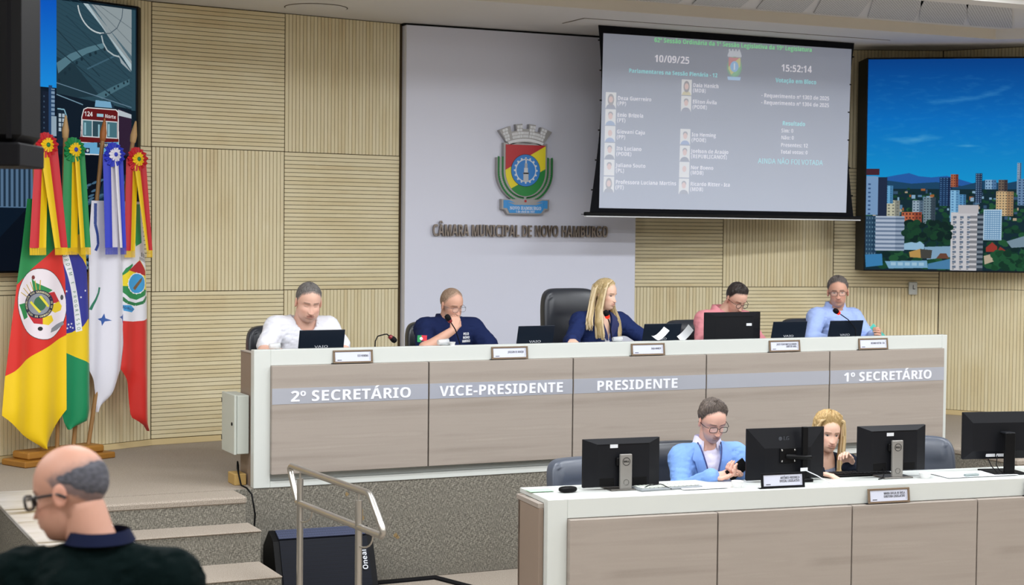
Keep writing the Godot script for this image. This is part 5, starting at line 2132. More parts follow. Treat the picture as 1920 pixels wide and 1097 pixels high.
	cable("black cable looping beside the silver necked monitor", [[0.62, 0.905, -0.16], [0.66, 0.93, -0.15], [0.74, 0.935, -0.15], [0.80, 0.905, -0.14]], o, bb)
	cable("black cable hanging from the monitor by the raised hand", [[2.24, 0.97, -0.24], [2.23, 0.93, -0.21], [2.20, 0.905, -0.18], [2.16, 0.904, -0.16]], o, bb)
	cable("thin cable hanging from the far monitor to the worktop", [[2.95, 1.0, -0.2], [2.97, 0.95, -0.19], [2.99, 0.904, -0.14]], o, bb)
	cable("curved cable hanging beside the far monitor's column", [[3.02, 1.01, -0.2], [2.99, 0.96, -0.17], [3.0, 0.93, -0.15], [3.03, 0.904, -0.14]], o, bb)
	cable("pale cable with a tag hanging from the pole mounted monitor", [[1.69, 0.97, -0.20], [1.72, 0.95, -0.12], [1.78, 0.91, -0.07], [1.80, 0.904, -0.05], [1.78, 0.904, -0.03]], o, bb)
	g = Geo.new()
	g.box(o + bb * Vector3(1.675, 0.977, -0.19), Vector3(0.05, 0.02, 0.004), 0.001, Transform3D())
	whole("cable_tag", g, M.sticker, "small white tag on the pole mounted monitor's cable", "tag")
	g = Geo.new()
	g.box(o + bb * Vector3(2.78, 0.91, -0.12), Vector3(0.10, 0.018, 0.03), 0.003)
	whole("glasses_case", g, mat("8a9696", 0.5), "small grey case on the papers at the lower bench", "case")
	# wall thermostat
	var n := Vector3(-0.42, 0, 0.907)
	var th := thing("wall_thermostat", "small white wall thermostat with dark marks under the skyline display", "thermostat", Vector3(6.925, 1.80, -2.17), atan2(n.x, n.z))
	g = Geo.new()
	g.bb(Vector3(-0.04, 0, -0.005), Vector3(0.04, 0.12, 0.016), 0.004)
	part("case", g, M.white, th)
	g = Geo.new()
	g.bb(Vector3(-0.003, 0.055, 0.0165), Vector3(0.003, 0.092, 0.018))
	g.bb(Vector3(-0.003, 0.052, 0.0165), Vector3(0.02, 0.058, 0.018))
	part("hands", g, M.ink, th)  # dark marks on the thermostat face


func keyboard(label: String, at: Vector3, turn: float) -> void:
	var t := thing("keyboard", label, "keyboard", at, turn)
	var g := Geo.new()
	g.bb(Vector3(-0.2, 0, -0.06), Vector3(0.2, 0.014, 0.06), 0.003)
	part("case", g, M.plastic_dark if label.begins_with("black") else mat("8b9094", 0.5), t)
	for r in 4:
		g = Geo.new()
		for k in 14:
			g.bb(Vector3(-0.19 + k * 0.027, 0.014, -0.052 + r * 0.026), Vector3(-0.168 + k * 0.027, 0.02, -0.031 + r * 0.026), 0.002)
		part("key_row", g, M.plastic_dark if label.begins_with("black") else M.box_grey, t)


func cable(label: String, pts: Array, o: Vector3, bs: Basis) -> void:
	var cv := Curve3D.new()
	for k in pts.size():
		var c := func(m: int) -> Vector3: return o + bs * Vector3(pts[m][0], pts[m][1], pts[m][2])
		var tg: Vector3 = (c.call(mini(k + 1, pts.size() - 1)) - c.call(maxi(k - 1, 0))) * 0.2
		cv.add_point(c.call(k), -tg, tg)
	var q := []
	for k in 15:
		q.append(cv.sample_baked(cv.get_baked_length() * k / 14.0))
	var g := Geo.new()
	g.tube(q, 0.003, 6)
	whole("cable", g, M.black_matt if not label.begins_with("pale") else M.sticker, label, "cable")


# ---------------------------------------------------------------- people
# distance field on a grid: tapered capsules joined smoothly, meshed as surface nets
class Field:
	var o: Vector3
	var h: float
	var nx: int
	var ny: int
	var nz: int
	var d := PackedFloat32Array()

	func _init(lo: Vector3, hi: Vector3, cell: float) -> void:
		o = lo
		h = cell
		nx = int((hi.x - lo.x) / cell) + 2
		ny = int((hi.y - lo.y) / cell) + 2
		nz = int((hi.z - lo.z) / cell) + 2
		d.resize(nx * ny * nz)
		d.fill(1000.0)

	# flat: squeeze along axis ax by factor s
	func cap(a: Vector3, b: Vector3, ra: float, rb: float, k := 0.02, ax := Vector3.ZERO, s := 1.0) -> void:
		var R := maxf(ra, rb) + k + h * 2.5
		var lo := (a.min(b) - Vector3(R, R, R) - o) / h
		var hi := (a.max(b) + Vector3(R, R, R) - o) / h
		var x0 := clampi(int(lo.x), 0, nx - 1)
		var x1 := clampi(int(hi.x) + 1, 0, nx - 1)
		var y0 := clampi(int(lo.y), 0, ny - 1)
		var y1 := clampi(int(hi.y) + 1, 0, ny - 1)
		var z0 := clampi(int(lo.z), 0, nz - 1)
		var z1 := clampi(int(hi.z) + 1, 0, nz - 1)
		var st := 1.0 / s - 1.0
		var ab := b - a
		ab += ax * (ab.dot(ax) * st)
		var l2 := maxf(ab.length_squared(), 1e-9)
		var dr := rb - ra
		for z in range(z0, z1 + 1):
			for y in range(y0, y1 + 1):
				var idx := (z * ny + y) * nx + x0
				var q := o + Vector3(x0, y, z) * h - a
				for x in range(x0, x1 + 1):
					var w := q
					if st != 0.0:
						w += ax * (q.dot(ax) * st)
					var t := clampf(w.dot(ab) / l2, 0.0, 1.0)
					var dd := (w - ab * t).length() - ra - dr * t
					var e := d[idx]
					var m := k - absf(e - dd)
					if m > 0.0:
						d[idx] = minf(e, dd) - m * m * 0.25 / k
					elif dd < e:
						d[idx] = dd
					idx += 1
					q.x += h

	# cut away a capsule
	func cut(a: Vector3, b: Vector3, ra: float, rb: float) -> void:
		var ab := b - a
		var l2 := maxf(ab.length_squared(), 1e-9)
		for z in nz:
			for y in ny:
				for x in nx:
					var p := o + Vector3(x, y, z) * h - a
					var t := clampf(p.dot(ab) / l2, 0.0, 1.0)
					var dd := (p - ab * t).length() - lerpf(ra, rb, t)
					var i := (z * ny + y) * nx + x
					if -dd > d[i]:
						d[i] = -dd

	# folds of cloth
	func crease(amp: float, freq: Vector3, sd: int) -> void:
		var nzz := FastNoiseLite.new()
		nzz.seed = sd
		nzz.frequency = 1.0
		nzz.fractal_octaves = 2
		var i := 0
		for z in nz:
			for y in ny:
				for x in nx:
					if absf(d[i]) < h * 3.0:
						var p := (o + Vector3(x, y, z) * h) * freq
						d[i] += amp * (absf(nzz.get_noise_3d(p.x, p.y, p.z)) * 2.0 - 0.6)
					i += 1

	func value(p: Vector3) -> float:
		var q := (p - o) / h
		var x := clampi(int(q.x), 0, nx - 2)
		var y := clampi(int(q.y), 0, ny - 2)
		var z := clampi(int(q.z), 0, nz - 2)
		var f := q - Vector3(x, y, z)
		var i := (z * ny + y) * nx + x
		var s := ny * nx
		var a := lerpf(lerpf(d[i], d[i + 1], f.x), lerpf(d[i + nx], d[i + nx + 1], f.x), f.y)
		var b := lerpf(lerpf(d[i + s], d[i + s + 1], f.x), lerpf(d[i + s + nx], d[i + s + nx + 1], f.x), f.y)
		return lerpf(a, b, f.z)

	# first surface met from p along dir
	func hit(p: Vector3, dir: Vector3) -> Vector3:
		for k in 80:
			var v := value(p)
			if v < 0.001:
				break
			p += dir * clampf(v * 0.7, 0.002, 0.04)
		return p

	func emit(g: Geo) -> void:
		var at := {}
		var s := ny * nx
		for z in nz - 1:
			for y in ny - 1:
				var i := (z * ny + y) * nx
				for x in nx - 1:
					var v0 := d[i]
					if absf(v0) < h * 2.6:
						var vs := [v0, d[i + 1], d[i + nx], d[i + nx + 1], d[i + s], d[i + s + 1], d[i + s + nx], d[i + s + nx + 1]]
						var ins := 0
						for q in vs:
							if q < 0.0:
								ins += 1
						if ins > 0 and ins < 8:
							var acc := Vector3.ZERO
							var n := 0
							for e in EDGES:
								var a: float = vs[e[0]]
								var b: float = vs[e[1]]
								if (a < 0.0) != (b < 0.0):
									var t := a / (a - b)
									var pa := Vector3(e[0] & 1, (e[0] >> 1) & 1, e[0] >> 2)
									var pb := Vector3(e[1] & 1, (e[1] >> 1) & 1, e[1] >> 2)
									acc += pa.lerp(pb, t)
									n += 1
							acc /= n
							var gr := Vector3(vs[1] + vs[3] + vs[5] + vs[7] - vs[0] - vs[2] - vs[4] - vs[6], vs[2] + vs[3] + vs[6] + vs[7] - vs[0] - vs[1] - vs[4] - vs[5], vs[4] + vs[5] + vs[6] + vs[7] - vs[0] - vs[1] - vs[2] - vs[3])
							at[i] = g.vert(o + (Vector3(x, y, z) + acc) * h, gr.normalized())
					i += 1
		for i in at:
			var x: int = i % nx
			var y: int = (i / nx) % ny
			var z: int = i / s
			var v0 := d[i]
			# edges along x, y, z from this corner
			if y > 0 and z > 0 and (v0 < 0.0) != (d[i + 1] < 0.0):
				quad(g, at, [i - nx - s, i - s, i, i - nx], v0 < 0.0)
			if x > 0 and z > 0 and (v0 < 0.0) != (d[i + nx] < 0.0):
				quad(g, at, [i - 1 - s, i - 1, i, i - s], v0 < 0.0)
			if x > 0 and y > 0 and (v0 < 0.0) != (d[i + s] < 0.0):
				quad(g, at, [i - 1 - nx, i - nx, i, i - 1], v0 < 0.0)

	const EDGES := [[0, 1], [2, 3], [4, 5], [6, 7], [0, 2], [1, 3], [4, 6], [5, 7], [0, 4], [1, 5], [2, 6], [3, 7]]

	func quad(g: Geo, at: Dictionary, c: Array, out: bool) -> void:
		for k in c:
			if not at.has(k):
				return
		var q := [at[c[0]], at[c[1]], at[c[2]], at[c[3]]]
		# clockwise seen from outside
		if out:
			g.i.append_array([q[0], q[2], q[1], q[0], q[3], q[2]])
		else:
			g.i.append_array([q[0], q[1], q[2], q[0], q[2], q[3]])


func ell(d: Vector3, c: Vector3, r: Vector3) -> float:
	var a := (d / r).length_squared()
	var b := (d / r).dot(c / r)
	var e := (c / r).length_squared() - 1.0
	return (b + sqrt(maxf(b * b - a * e, 0.0))) / a


func ga(x: float, s: float) -> float:
	return exp(-(x * x) / (s * s))


# head surface in its own frame: y up, z ahead, eyes at y 0; o: jaw, nose, round
func head_r(d: Vector3, o: Dictionary) -> float:
	var jaw: float = o.get("jaw", 1.0)
	var t1 := ell(d, Vector3(0, 0.028, -0.014), Vector3(0.0765, 0.092, 0.098))
	var t2 := ell(d, Vector3(0, -0.048, 0.020), Vector3(0.057 * jaw, 0.074, 0.068))
	var m := maxf(0.014 - absf(t1 - t2), 0.0)
	var r := maxf(t1, t2) + m * m / 0.056
	if d.z < 0.05:
		return r
	var p := d * r
	var u := absf(p.x)
	var v := p.y
	var w := smoothstep(0.05, 0.45, d.z)
	var t := clampf((0.012 - v) / 0.05, 0.0, 1.0)
	var ns: float = o.get("nose", 1.0)
	var e := ns * (0.003 + 0.0175 * pow(t, 1.4)) * ga(u, 0.0078 + 0.0055 * t) * smoothstep(-0.049, -0.038, v) * smoothstep(0.024, 0.004, v)
	e += 0.006 * ga(u - 0.0125, 0.006) * ga(v + 0.036, 0.0062)
	e += 0.0045 * ga(u - 0.03, 0.02) * ga(v - 0.019, 0.008)
	e -= 0.010 * ga(u - 0.032, 0.015) * ga(v - 0.001, 0.011)
	e += 0.0065 * ga(u - 0.032, 0.0105) * ga(v + 0.0005, 0.0072)
	e += 0.005 * ga(u - 0.046, 0.018) * ga(v + 0.024, 0.018)
	e += 0.005 * ga(u, 0.03) * ga(v + 0.062, 0.02)
	e += 0.0042 * ga(u, 0.021) * (ga(v + 0.0575, 0.0036) + 1.15 * ga(v + 0.0685, 0.0045))
	e -= 0.004 * ga(u, 0.024) * ga(v + 0.0628, 0.0022)
	e += 0.008 * ga(u, 0.022) * ga(v + 0.1, 0.013)
	e -= 0.0035 * ga(u, 0.02) * ga(v + 0.082, 0.006)
	e -= 0.0018 * ga(u - 0.021 - (-v - 0.038) * 0.4, 0.0035) * smoothstep(-0.068, -0.052, v) * smoothstep(-0.03, -0.042, v)
	return r + e * w


func warp_az(u: float) -> float:
	var a := PI * (2.0 * u - 1.0)
	return a - 0.45 * sin(a)


# how far past the hairline a direction lies: 0 skin, 1 full hair
func hair_at(az: float, lat: float, o: Dictionary, soft: float, nz: FastNoiseLite) -> float:
	if not o.has("line"):
		return 0.0
	var line: Array = o.line
	var k := absf(rad_to_deg(az)) / 30.0
	var i := mini(int(k), 5)
	var ln := lerpf(line[i], line[i + 1], k - i)
	var m := smoothstep(ln - 3.0, ln + soft, lat + 5.0 * nz.get_noise_2d(az * 9.0, lat * 0.12))
	var bald: float = o.get("bald", 0.0)
	if bald > 0.0:
		var bl := bald - 22.0 * maxf(0.0, cos(az))
		m *= 1.0 - smoothstep(bl - 12.0, bl + 12.0, lat + 6.0 * nz.get_noise_2d(az * 5.0, lat * 0.1))
	return m


func head_geo(g: Geo, xf: Transform3D, o: Dictionary) -> void:
	var skin: Color = o.skin
	var lips := skin.lerp(lin(o.get("lips", "a8504c")), 0.6)
	var brow := lin(o.get("brow", "4a3a30"))
	var beard := lin(o.get("beard", "8a8480"))
	var ba: float = o.get("beard_amount", 0.0)
	var open: float = o.get("open", 0.0)
	var nz := FastNoiseLite.new()
	nz.seed = 4
	nz.frequency = 60.0
	var n2 := FastNoiseLite.new()
	n2.seed = 8
	n2.frequency = 1.0
	var hc: Array = o.get("hcols", ["000000", "000000"])
	g.grid(92, 76, func(u: float, w: float) -> Vector3:
		var az := warp_az(u)
		var th := PI * w
		var d := Vector3(sin(th) * sin(az), cos(th), sin(th) * cos(az))
		return xf * (d * head_r(d, o)), func(u: float, w: float, _p: Vector3) -> Color:
		var az := warp_az(u)
		var th := PI * w
		var d := Vector3(sin(th) * sin(az), cos(th), sin(th) * cos(az))
		var p := d * head_r(d, o)
		var c := skin
		var x := absf(p.x)
		var y := p.y
		if d.z > 0.1:
			var red := 0.45 * ga(x - 0.042, 0.02) * ga(y + 0.032, 0.018) + 0.55 * ga(x, 0.013) * ga(y + 0.034, 0.012)
			c = c.lerp(lin("c46a58"), red * 0.5)
			c = c.lerp(lips, clampf(1.3 * smoothstep(0.028, 0.018, x) * (ga(y + 0.0572, 0.0036) + ga(y + 0.0688, 0.0046)), 0, 1) * 0.85)
			c = c.lerp(lin("5a2c28"), smoothstep(0.029, 0.02, x) * ga(y + 0.0628, 0.0016) * 0.6)
			var bl := 0.019 + 0.1 * (0.03 - absf(x - 0.03)) - 0.0
			c = c.lerp(brow, clampf(1.3 * ga(y - bl, 0.0038) * smoothstep(0.052, 0.044, x) * smoothstep(0.008, 0.016, x), 0, 1) * o.get("brow_amount", 0.75))
			if open > 0.0:
				var ex := (x - 0.032) / 0.0125
				var ey := (y + 0.0005) / (0.0048 * open)
				if ex * ex + ey * ey < 1.0:
					c = lin("b9b0aa")
					if Vector2(x - 0.031, y).length() < 0.0056:
						c = lin("2a2320")
				c = c.lerp(lin("241a18"), clampf(ga(y - 0.0045 * open - 0.0006, 0.0016) * smoothstep(0.047, 0.042, x) * smoothstep(0.017, 0.022, x), 0, 1) * o.get("lash", 0.7))
			else:
				c = c.lerp(lin("3a2622"), clampf(ga(y + 0.0045, 0.0017) * smoothstep(0.047, 0.041, x) * smoothstep(0.017, 0.022, x), 0, 1) * 0.75)
		if ba > 0.0:
			var mk := smoothstep(-0.035, -0.055, y + 0.012 * smoothstep(0.02, 0.05, x)) * smoothstep(-0.45, 0.0, d.z) * (1.0 - ga(x, 0.018) * ga(y + 0.062, 0.008))
			mk = maxf(mk, 0.9 * smoothstep(0.055, 0.066, x) * smoothstep(0.02, -0.02, y) * smoothstep(-0.2, 0.05, d.z))
			mk *= 1.0 - ga(x, 0.02) * ga(y + 0.043, 0.007) * 0.6
			c = c.lerp(beard, clampf(mk * ba * (0.8 + 0.4 * nz.get_noise_3d(p.x, p.y, p.z)), 0, 1))
		var hm: float = hair_at(az, 90.0 - rad_to_deg(th), o, 5.0, n2)
		if hm > 0.0:
			c = c.lerp(lin(hc[0]).lerp(lin(hc[1]), 0.5 + 0.5 * nz.get_noise_3d(p.x, p.y, p.z)), hm * o.get("scalp", 0.85))
		return c)
	# ears
	for s in [-1.0, 1.0]:
		g.col = skin.lerp(lin("c06a58"), 0.18)
		var bs := Basis(Vector3.UP, s * 0.35) * Basis(Vector3.RIGHT, -0.15)
		g.grid(16, 14, func(u: float, w: float) -> Vector3:
			var a := TAU * u
			var b := PI * w
			var q := Vector3(sin(b) * cos(a), cos(b), sin(b) * sin(a))
			var hol := 1.0 - 0.6 * exp(-(q.y * q.y + q.z * q.z) * 3.0) * (1.0 if q.x * s > 0 else 0.0)
			return xf * (Vector3(s * 0.0785, -0.008, -0.012) + bs * Vector3(q.x * 0.010 * hol, q.y * 0.031 * (1.0 + 0.12 * q.y), q.z * 0.018 * (1.0 + 0.2 * q.y))))


# o.line: hairline latitude in degrees for each 30 degrees of azimuth; o.thick: crown, side, lift over the brow
func hair_geo(g: Geo, xf: Transform3D, o: Dictionary, sd := 1) -> void:
	var nz := FastNoiseLite.new()
	nz.seed = sd
	nz.frequency = 1.0
	nz.fractal_octaves = 3
	var n2 := FastNoiseLite.new()
	n2.seed = 8
	n2.frequency = 1.0
	var thick: Array = o.thick
	var cols: Array = o.hcols
	g.grid(104, 72, func(u: float, w: float) -> Vector3:
		var az := warp_az(u)
		var th := PI * w
		var d := Vector3(sin(th) * sin(az), cos(th), sin(th) * cos(az))
		var lat := 90.0 - rad_to_deg(th)
		var m: float = hair_at(az, lat, o, o.get("ramp", 30.0), n2)
		var top := smoothstep(10.0, 60.0, lat)
		var tk := lerpf(thick[1], thick[0], top)
		if lat > 20.0 and cos(az) > 0.0:
			tk += thick[2] * cos(az) * ga(lat - 62.0, 16.0)
		# locks: combed ridges
		tk *= 1.0 + 0.4 * nz.get_noise_3d(az * 5.0 + lat * 0.06, lat * 0.07, 0.0)
		var r := head_r(d, o)
		return xf * (d * (r + lerpf(-0.005, tk, m))), func(u: float, w: float, _p: Vector3) -> Color:
		var az := warp_az(u)
		var lat := 90.0 - 180.0 * w
		var f := clampf(0.5 + 1.1 * nz.get_noise_3d(az * 14.0 + lat * 0.14, lat * 0.12, 5.0), 0, 1)
		return lin(cols[0]).lerp(lin(cols[1]), f))


func glasses(xf: Transform3D, parent: Node3D, hex: String, w: float, h: float, r: float, rounding: float) -> void:
	var g := Geo.new()
	var ln := Geo.new()
	for s in [-1.0, 1.0]:
		var ring := []
		for k in 25:
			var a := TAU * k / 24.0
			var q := Vector2(sgp(cos(a), rounding), sgp(sin(a), rounding))
			ring.append(xf * Vector3(s * 0.0325 + q.x * w * 0.5, -0.004 + q.y * h * 0.5, 0.096 - 0.18 * pow(absf(s * 0.0325 + q.x * w * 0.5), 1.5)))
		g.tube(ring, r, 6, false)
		var pts := []
		for k in 24:
			pts.append(ring[k])
		ln.face(pts)
		g.tube([xf * Vector3(s * (0.0325 + w * 0.5), 0.004, 0.084), xf * Vector3(s * 0.074, 0.005, 0.072), xf * Vector3(s * 0.0835, 0.004, 0.03), xf * Vector3(s * 0.084, 0.002, -0.01), xf * Vector3(s * 0.08, -0.012, -0.03)], r, 6)
	g.tube([xf * Vector3(-0.0325 + w * 0.5, 0.002, 0.095), xf * Vector3(0, 0.005, 0.1), xf * Vector3(0.0325 - w * 0.5, 0.002, 0.095)], r, 6)
	var o := wpart("glasses", g, mat(hex, 0.3), parent)
	wpart("lenses", ln, M.glass, o)


# hand: wrist, pointing dir, palm normal (out of the palm), thumb side (+1/-1 along dir x normal), curls in degrees per joint
func hand(g: Geo, wr: Vector3, dir: Vector3, nrm: Vector3, side: float, curl: Array, sc := 1.0, thumb := 0.6) -> void:
	var D := dir.normalized()
	var N := (nrm - D * nrm.dot(D)).normalized()
	var S := D.cross(N) * side
	var f := Field.new(wr - Vector3.ONE * 0.15 * sc - D * -0.07, wr + Vector3.ONE * 0.15 * sc + D * 0.07, 0.0046)
	var fl := [[0.028, 0.088, [0.042, 0.026, 0.021]], [0.009, 0.092, [0.046, 0.03, 0.022]], [-0.010, 0.088, [0.042, 0.028, 0.021]], [-0.028, 0.08, [0.033, 0.021, 0.019]]]
	for k in 4:
		var q: Array = fl[k]
		var kn: Vector3 = wr + (D * q[1] + S * q[0]) * sc
		f.cap(wr + S * q[0] * 0.55 * sc, kn, 0.0135 * sc, 0.0105 * sc, 0.012)
		var a := kn
		var ang := 0.0
		for j in 3:
			ang += deg_to_rad(curl[k] * [0.8, 1.1, 0.7][j])
			var dd: Vector3 = D * cos(ang) + N * sin(ang) + S * q[0] * 1.5
			var b: Vector3 = a + dd.normalized() * q[2][j] * sc
			f.cap(a, b, (0.0098 - 0.0008 * j) * sc, (0.009 - 0.0009 * j) * sc, 0.004)
			a = b
	var t0 := wr + (D * 0.02 + S * 0.02) * sc
	var t1 := t0 + (D * 0.03 + S * 0.026 + N * 0.012) * sc
	var t2 := t1 + (D * 0.03 + S * 0.012 * (1.0 - thumb) + N * 0.016 * thumb) * sc
	var t3 := t2 + (D * 0.024 - S * 0.008 * thumb + N * 0.008 * thumb) * sc
	f.cap(t0, t1, 0.015 * sc, 0.0125 * sc, 0.012)
	f.cap(t1, t2, 0.0115 * sc, 0.0102 * sc, 0.004)
	f.cap(t2, t3, 0.0102 * sc, 0.0085 * sc, 0.004)
	f.emit(g)


func yaw_basis(deg: float, pitch := 0.0, roll := 0.0) -> Basis:
	return Basis(Vector3.UP, deg_to_rad(deg)) * Basis(Vector3.RIGHT, deg_to_rad(pitch)) * Basis(Vector3.BACK, deg_to_rad(roll))


# bounds of a set of points
func bounds(pts: Array, pad_: float) -> Array:
	var lo: Vector3 = pts[0]
	var hi: Vector3 = pts[0]
	for p in pts:
		lo = lo.min(p)
		hi = hi.max(p)
	return [lo - Vector3.ONE * pad_, hi + Vector3.ONE * pad_]


# o: neck, shl, shr, ell, wrl, elr, wrr, hip (world), face (torso yaw), build; sleeve 0..1 along the arm (2 = to the wrist)
func torso(f: Field, o: Dictionary, grow: float, sleeve: float) -> void:
	var fw := Vector3(sin(deg_to_rad(o.face)), 0, cos(deg_to_rad(o.face)))
	var mid: Vector3 = (o.shl + o.shr) * 0.5
	var b: float = o.get("build", 1.0)
	f.cap(mid + Vector3(0, -0.09, 0), o.hip, (0.165 * b) + grow, (0.175 * b) + grow, 0.05, fw, 0.68)
	f.cap(o.shl + Vector3(0, -0.02, 0), o.shr + Vector3(0, -0.02, 0), 0.056 + grow, 0.056 + grow, 0.06)
	f.cap(o.neck + Vector3(0, -0.045, 0) - fw * 0.015, o.shl, 0.05 + grow, 0.05 + grow, 0.04)
	f.cap(o.neck + Vector3(0, -0.045, 0) - fw * 0.015, o.shr, 0.05 + grow, 0.05 + grow, 0.04)
	for s in ["l", "r"]:
		var sh: Vector3 = o["sh" + s]
		var el: Vector3 = o["el" + s]
		var wr: Vector3 = o["wr" + s]
		if sleeve > 1.0:
			f.cap(sh, el, 0.052 * b + grow, 0.044 + grow, 0.045)
			f.cap(el, wr, 0.044 + grow, 0.031 + grow, 0.02)
		else:
			f.cap(sh, sh.lerp(el, sleeve), 0.054 * b + grow, 0.056 + grow, 0.045)


# o as in torso, and head, yaw, pitch, roll, hs, skin ...; returns the thing
func person(label: String, o: Dictionary) -> Dictionary:
	var t := thing("person", label, "person", Vector3(o.hip.x, o.floor, o.hip.z))
	var hx := Transform3D(yaw_basis(o.yaw, o.pitch, o.get("roll", 0.0)).scaled(Vector3.ONE * o.get("hs", 1.0)), o.head)
	var g := Geo.new()
	g.col = o.skin
	# neck, chest and arms under the clothes
	var bd := bounds([o.shl, o.shr, o.ell, o.elr, o.wrl, o.wrr, o.neck, o.head], 0.1)
	var f := Field.new(bd[0], bd[1], 0.013)
	var nk: Vector3 = hx * Vector3(0, -0.05, -0.03)
	f.cap(o.neck + Vector3(0, -0.05, 0), nk, 0.062 * o.get("nk", 1.0), 0.056 * o.get("nk", 1.0), 0.03)
	f.cap(o.shl, o.shr, 0.045, 0.045, 0.04)
	f.cap(o.neck + Vector3(0, -0.05, 0), (o.shl + o.shr) * 0.5 + Vector3(0, -0.12, 0), 0.06, 0.1, 0.05)
	for s in ["l", "r"]:
		f.cap(o["sh" + s], o["el" + s], 0.05, 0.043, 0.03)
		f.cap(o["el" + s], o["wr" + s], 0.043, 0.029, 0.02)
	f.emit(g)
	for hd in o.get("hands", []):
		g.col = o.skin
		hand(g, hd[0], hd[1], hd[2], hd[3], hd[4], hd[5] if hd.size() > 5 else 1.0, hd[6] if hd.size() > 6 else 0.6)
	head_geo(g, hx, o)
	var sk := vmat(0.55)
	sk.subsurf_scatter_enabled = true
	sk.subsurf_scatter_strength = 0.03
	var body := wpart("body", g, sk, t)
	# top garment
	f = Field.new(bd[0] - Vector3(0.06, 0.28, 0.06), bd[1] + Vector3(0.06, 0, 0.06), 0.0125)
	torso(f, o, o.get("grow", 0.012), o.sleeve)
	f.crease(o.get("crease", 0.008), o.get("crease_f", Vector3(11, 20, 11)), int(o.head.x * 100.0))
	if o.has("cut"):
		for c in o.cut:
			f.cut(c[0], c[1], c[2], c[3])
	g = Geo.new()
	g.col = lin(o.cloth)
	f.emit(g)
	var cm := vmat(0.85)
	cm.metallic_specular = 0.2
	var gar := wpart(o.garment, g, cm, t)
	# trousers: hips, thighs, shins and shoes, seated or standing
	var fw := Vector3(sin(deg_to_rad(o.face)), 0, cos(deg_to_rad(o.face)))
	var sd := Vector3(fw.z, 0, -fw.x)
	var pts := [o.hip, Vector3(o.hip.x, o.floor, o.hip.z) + fw * 0.5, Vector3(o.hip.x, o.floor, o.hip.z) - fw * 0.1]
	var b2 := bounds(pts, 0.25)
	f = Field.new(Vector3(b2[0].x, o.floor, b2[0].z), b2[1], 0.025)
	for s in [-1.0, 1.0]:
		var hp: Vector3 = o.hip + sd * s * 0.09 + Vector3(0, -0.02, 0)
		var kn := hp + fw * 0.40 + Vector3(0, -0.03, 0)
		var an := Vector3(kn.x, o.floor + 0.07, kn.z) - fw * 0.03
		if o.get("stand", false):
			kn = hp + Vector3(0, -0.42, 0) + fw * 0.02
			an = Vector3(hp.x, o.floor + 0.07, hp.z)
		f.cap(hp, kn, 0.085, 0.06, 0.04)
		f.cap(kn, an, 0.058, 0.042, 0.02)
		f.cap(an + Vector3(0, -0.03, 0) - fw * 0.03, an + Vector3(0, -0.035, 0) + fw * 0.17, 0.036, 0.032, 0.015)
	g = Geo.new()
	g.col = lin(o.get("trousers", "23252c"))
	f.emit(g)
	wpart("trousers", g, vmat(0.85), t)
	return {"node": t, "body": body, "garment": gar, "hx": hx}


# stand-up collar band round the neck with two front points
func collar(parent: Node3D, o: Dictionary, hex: String, r: float, h: float, open: float, called := "collar") -> void:
	var fw := Vector3(sin(deg_to_rad(o.face)), 0, cos(deg_to_rad(o.face)))
	var sd := Vector3(fw.z, 0, -fw.x)
	var c: Vector3 = o.neck
	var g := Geo.new()
	for layer in 2:
		g.grid(36, 4, func(u: float, w: float) -> Vector3:
			var a := PI + (u - 0.5) * (TAU - open)
			var fr := smoothstep(0.3, 1.0, cos(a))
			var rr := r * (1.0 + 0.22 * w) + 0.006 * layer + 0.010 * fr * w
			return c + sd * sin(a) * rr + fw * (cos(a) * rr * 0.95 - 0.004) + Vector3(0, 0.030 - 0.05 * fr + (0.5 - w) * h * (1.0 + 0.7 * fr), 0), null, layer == 1)
	wpart(called, g, dull(mat(hex, 0.9)), parent)


# a flat piece of cloth laid on the garment: outline in the torso's own frame (right, up from neck)
func patch(parent: Node3D, called: String, f: Field, o: Dictionary, poly: Array, hex: String, lift: float, nu := 10, nv := 14) -> void:
	var fw := Vector3(sin(deg_to_rad(o.face)), 0, cos(deg_to_rad(o.face)))
	var sd := Vector3(fw.z, 0, -fw.x)
	var g := Geo.new()
	# poly: left and right border points from top to bottom, as [[l, r, y], ...]
	g.grid(nu, nv, func(u: float, w: float) -> Vector3:
		var k := w * (poly.size() - 1)
		var i := mini(int(k), poly.size() - 2)
		var a: Array = poly[i]
		var b: Array = poly[i + 1]
		var m := k - i
		var x := lerpf(lerpf(a[0], b[0], m), lerpf(a[1], b[1], m), u)
		var y := lerpf(a[2], b[2], m)
		var p: Vector3 = o.neck + sd * x + Vector3(0, y, 0) + fw * 0.4
		return f.hit(p, -fw) + fw * lift, null, true)
	wpart(called, g, mat(hex, 0.8), parent)


func front_field(o: Dictionary) -> Field:
	var bd := bounds([o.shl, o.shr, o.neck, o.hip], 0.22)
	var f := Field.new(bd[0], bd[1], 0.016)
	torso(f, o, o.get("grow", 0.012), 0.3)
	return f


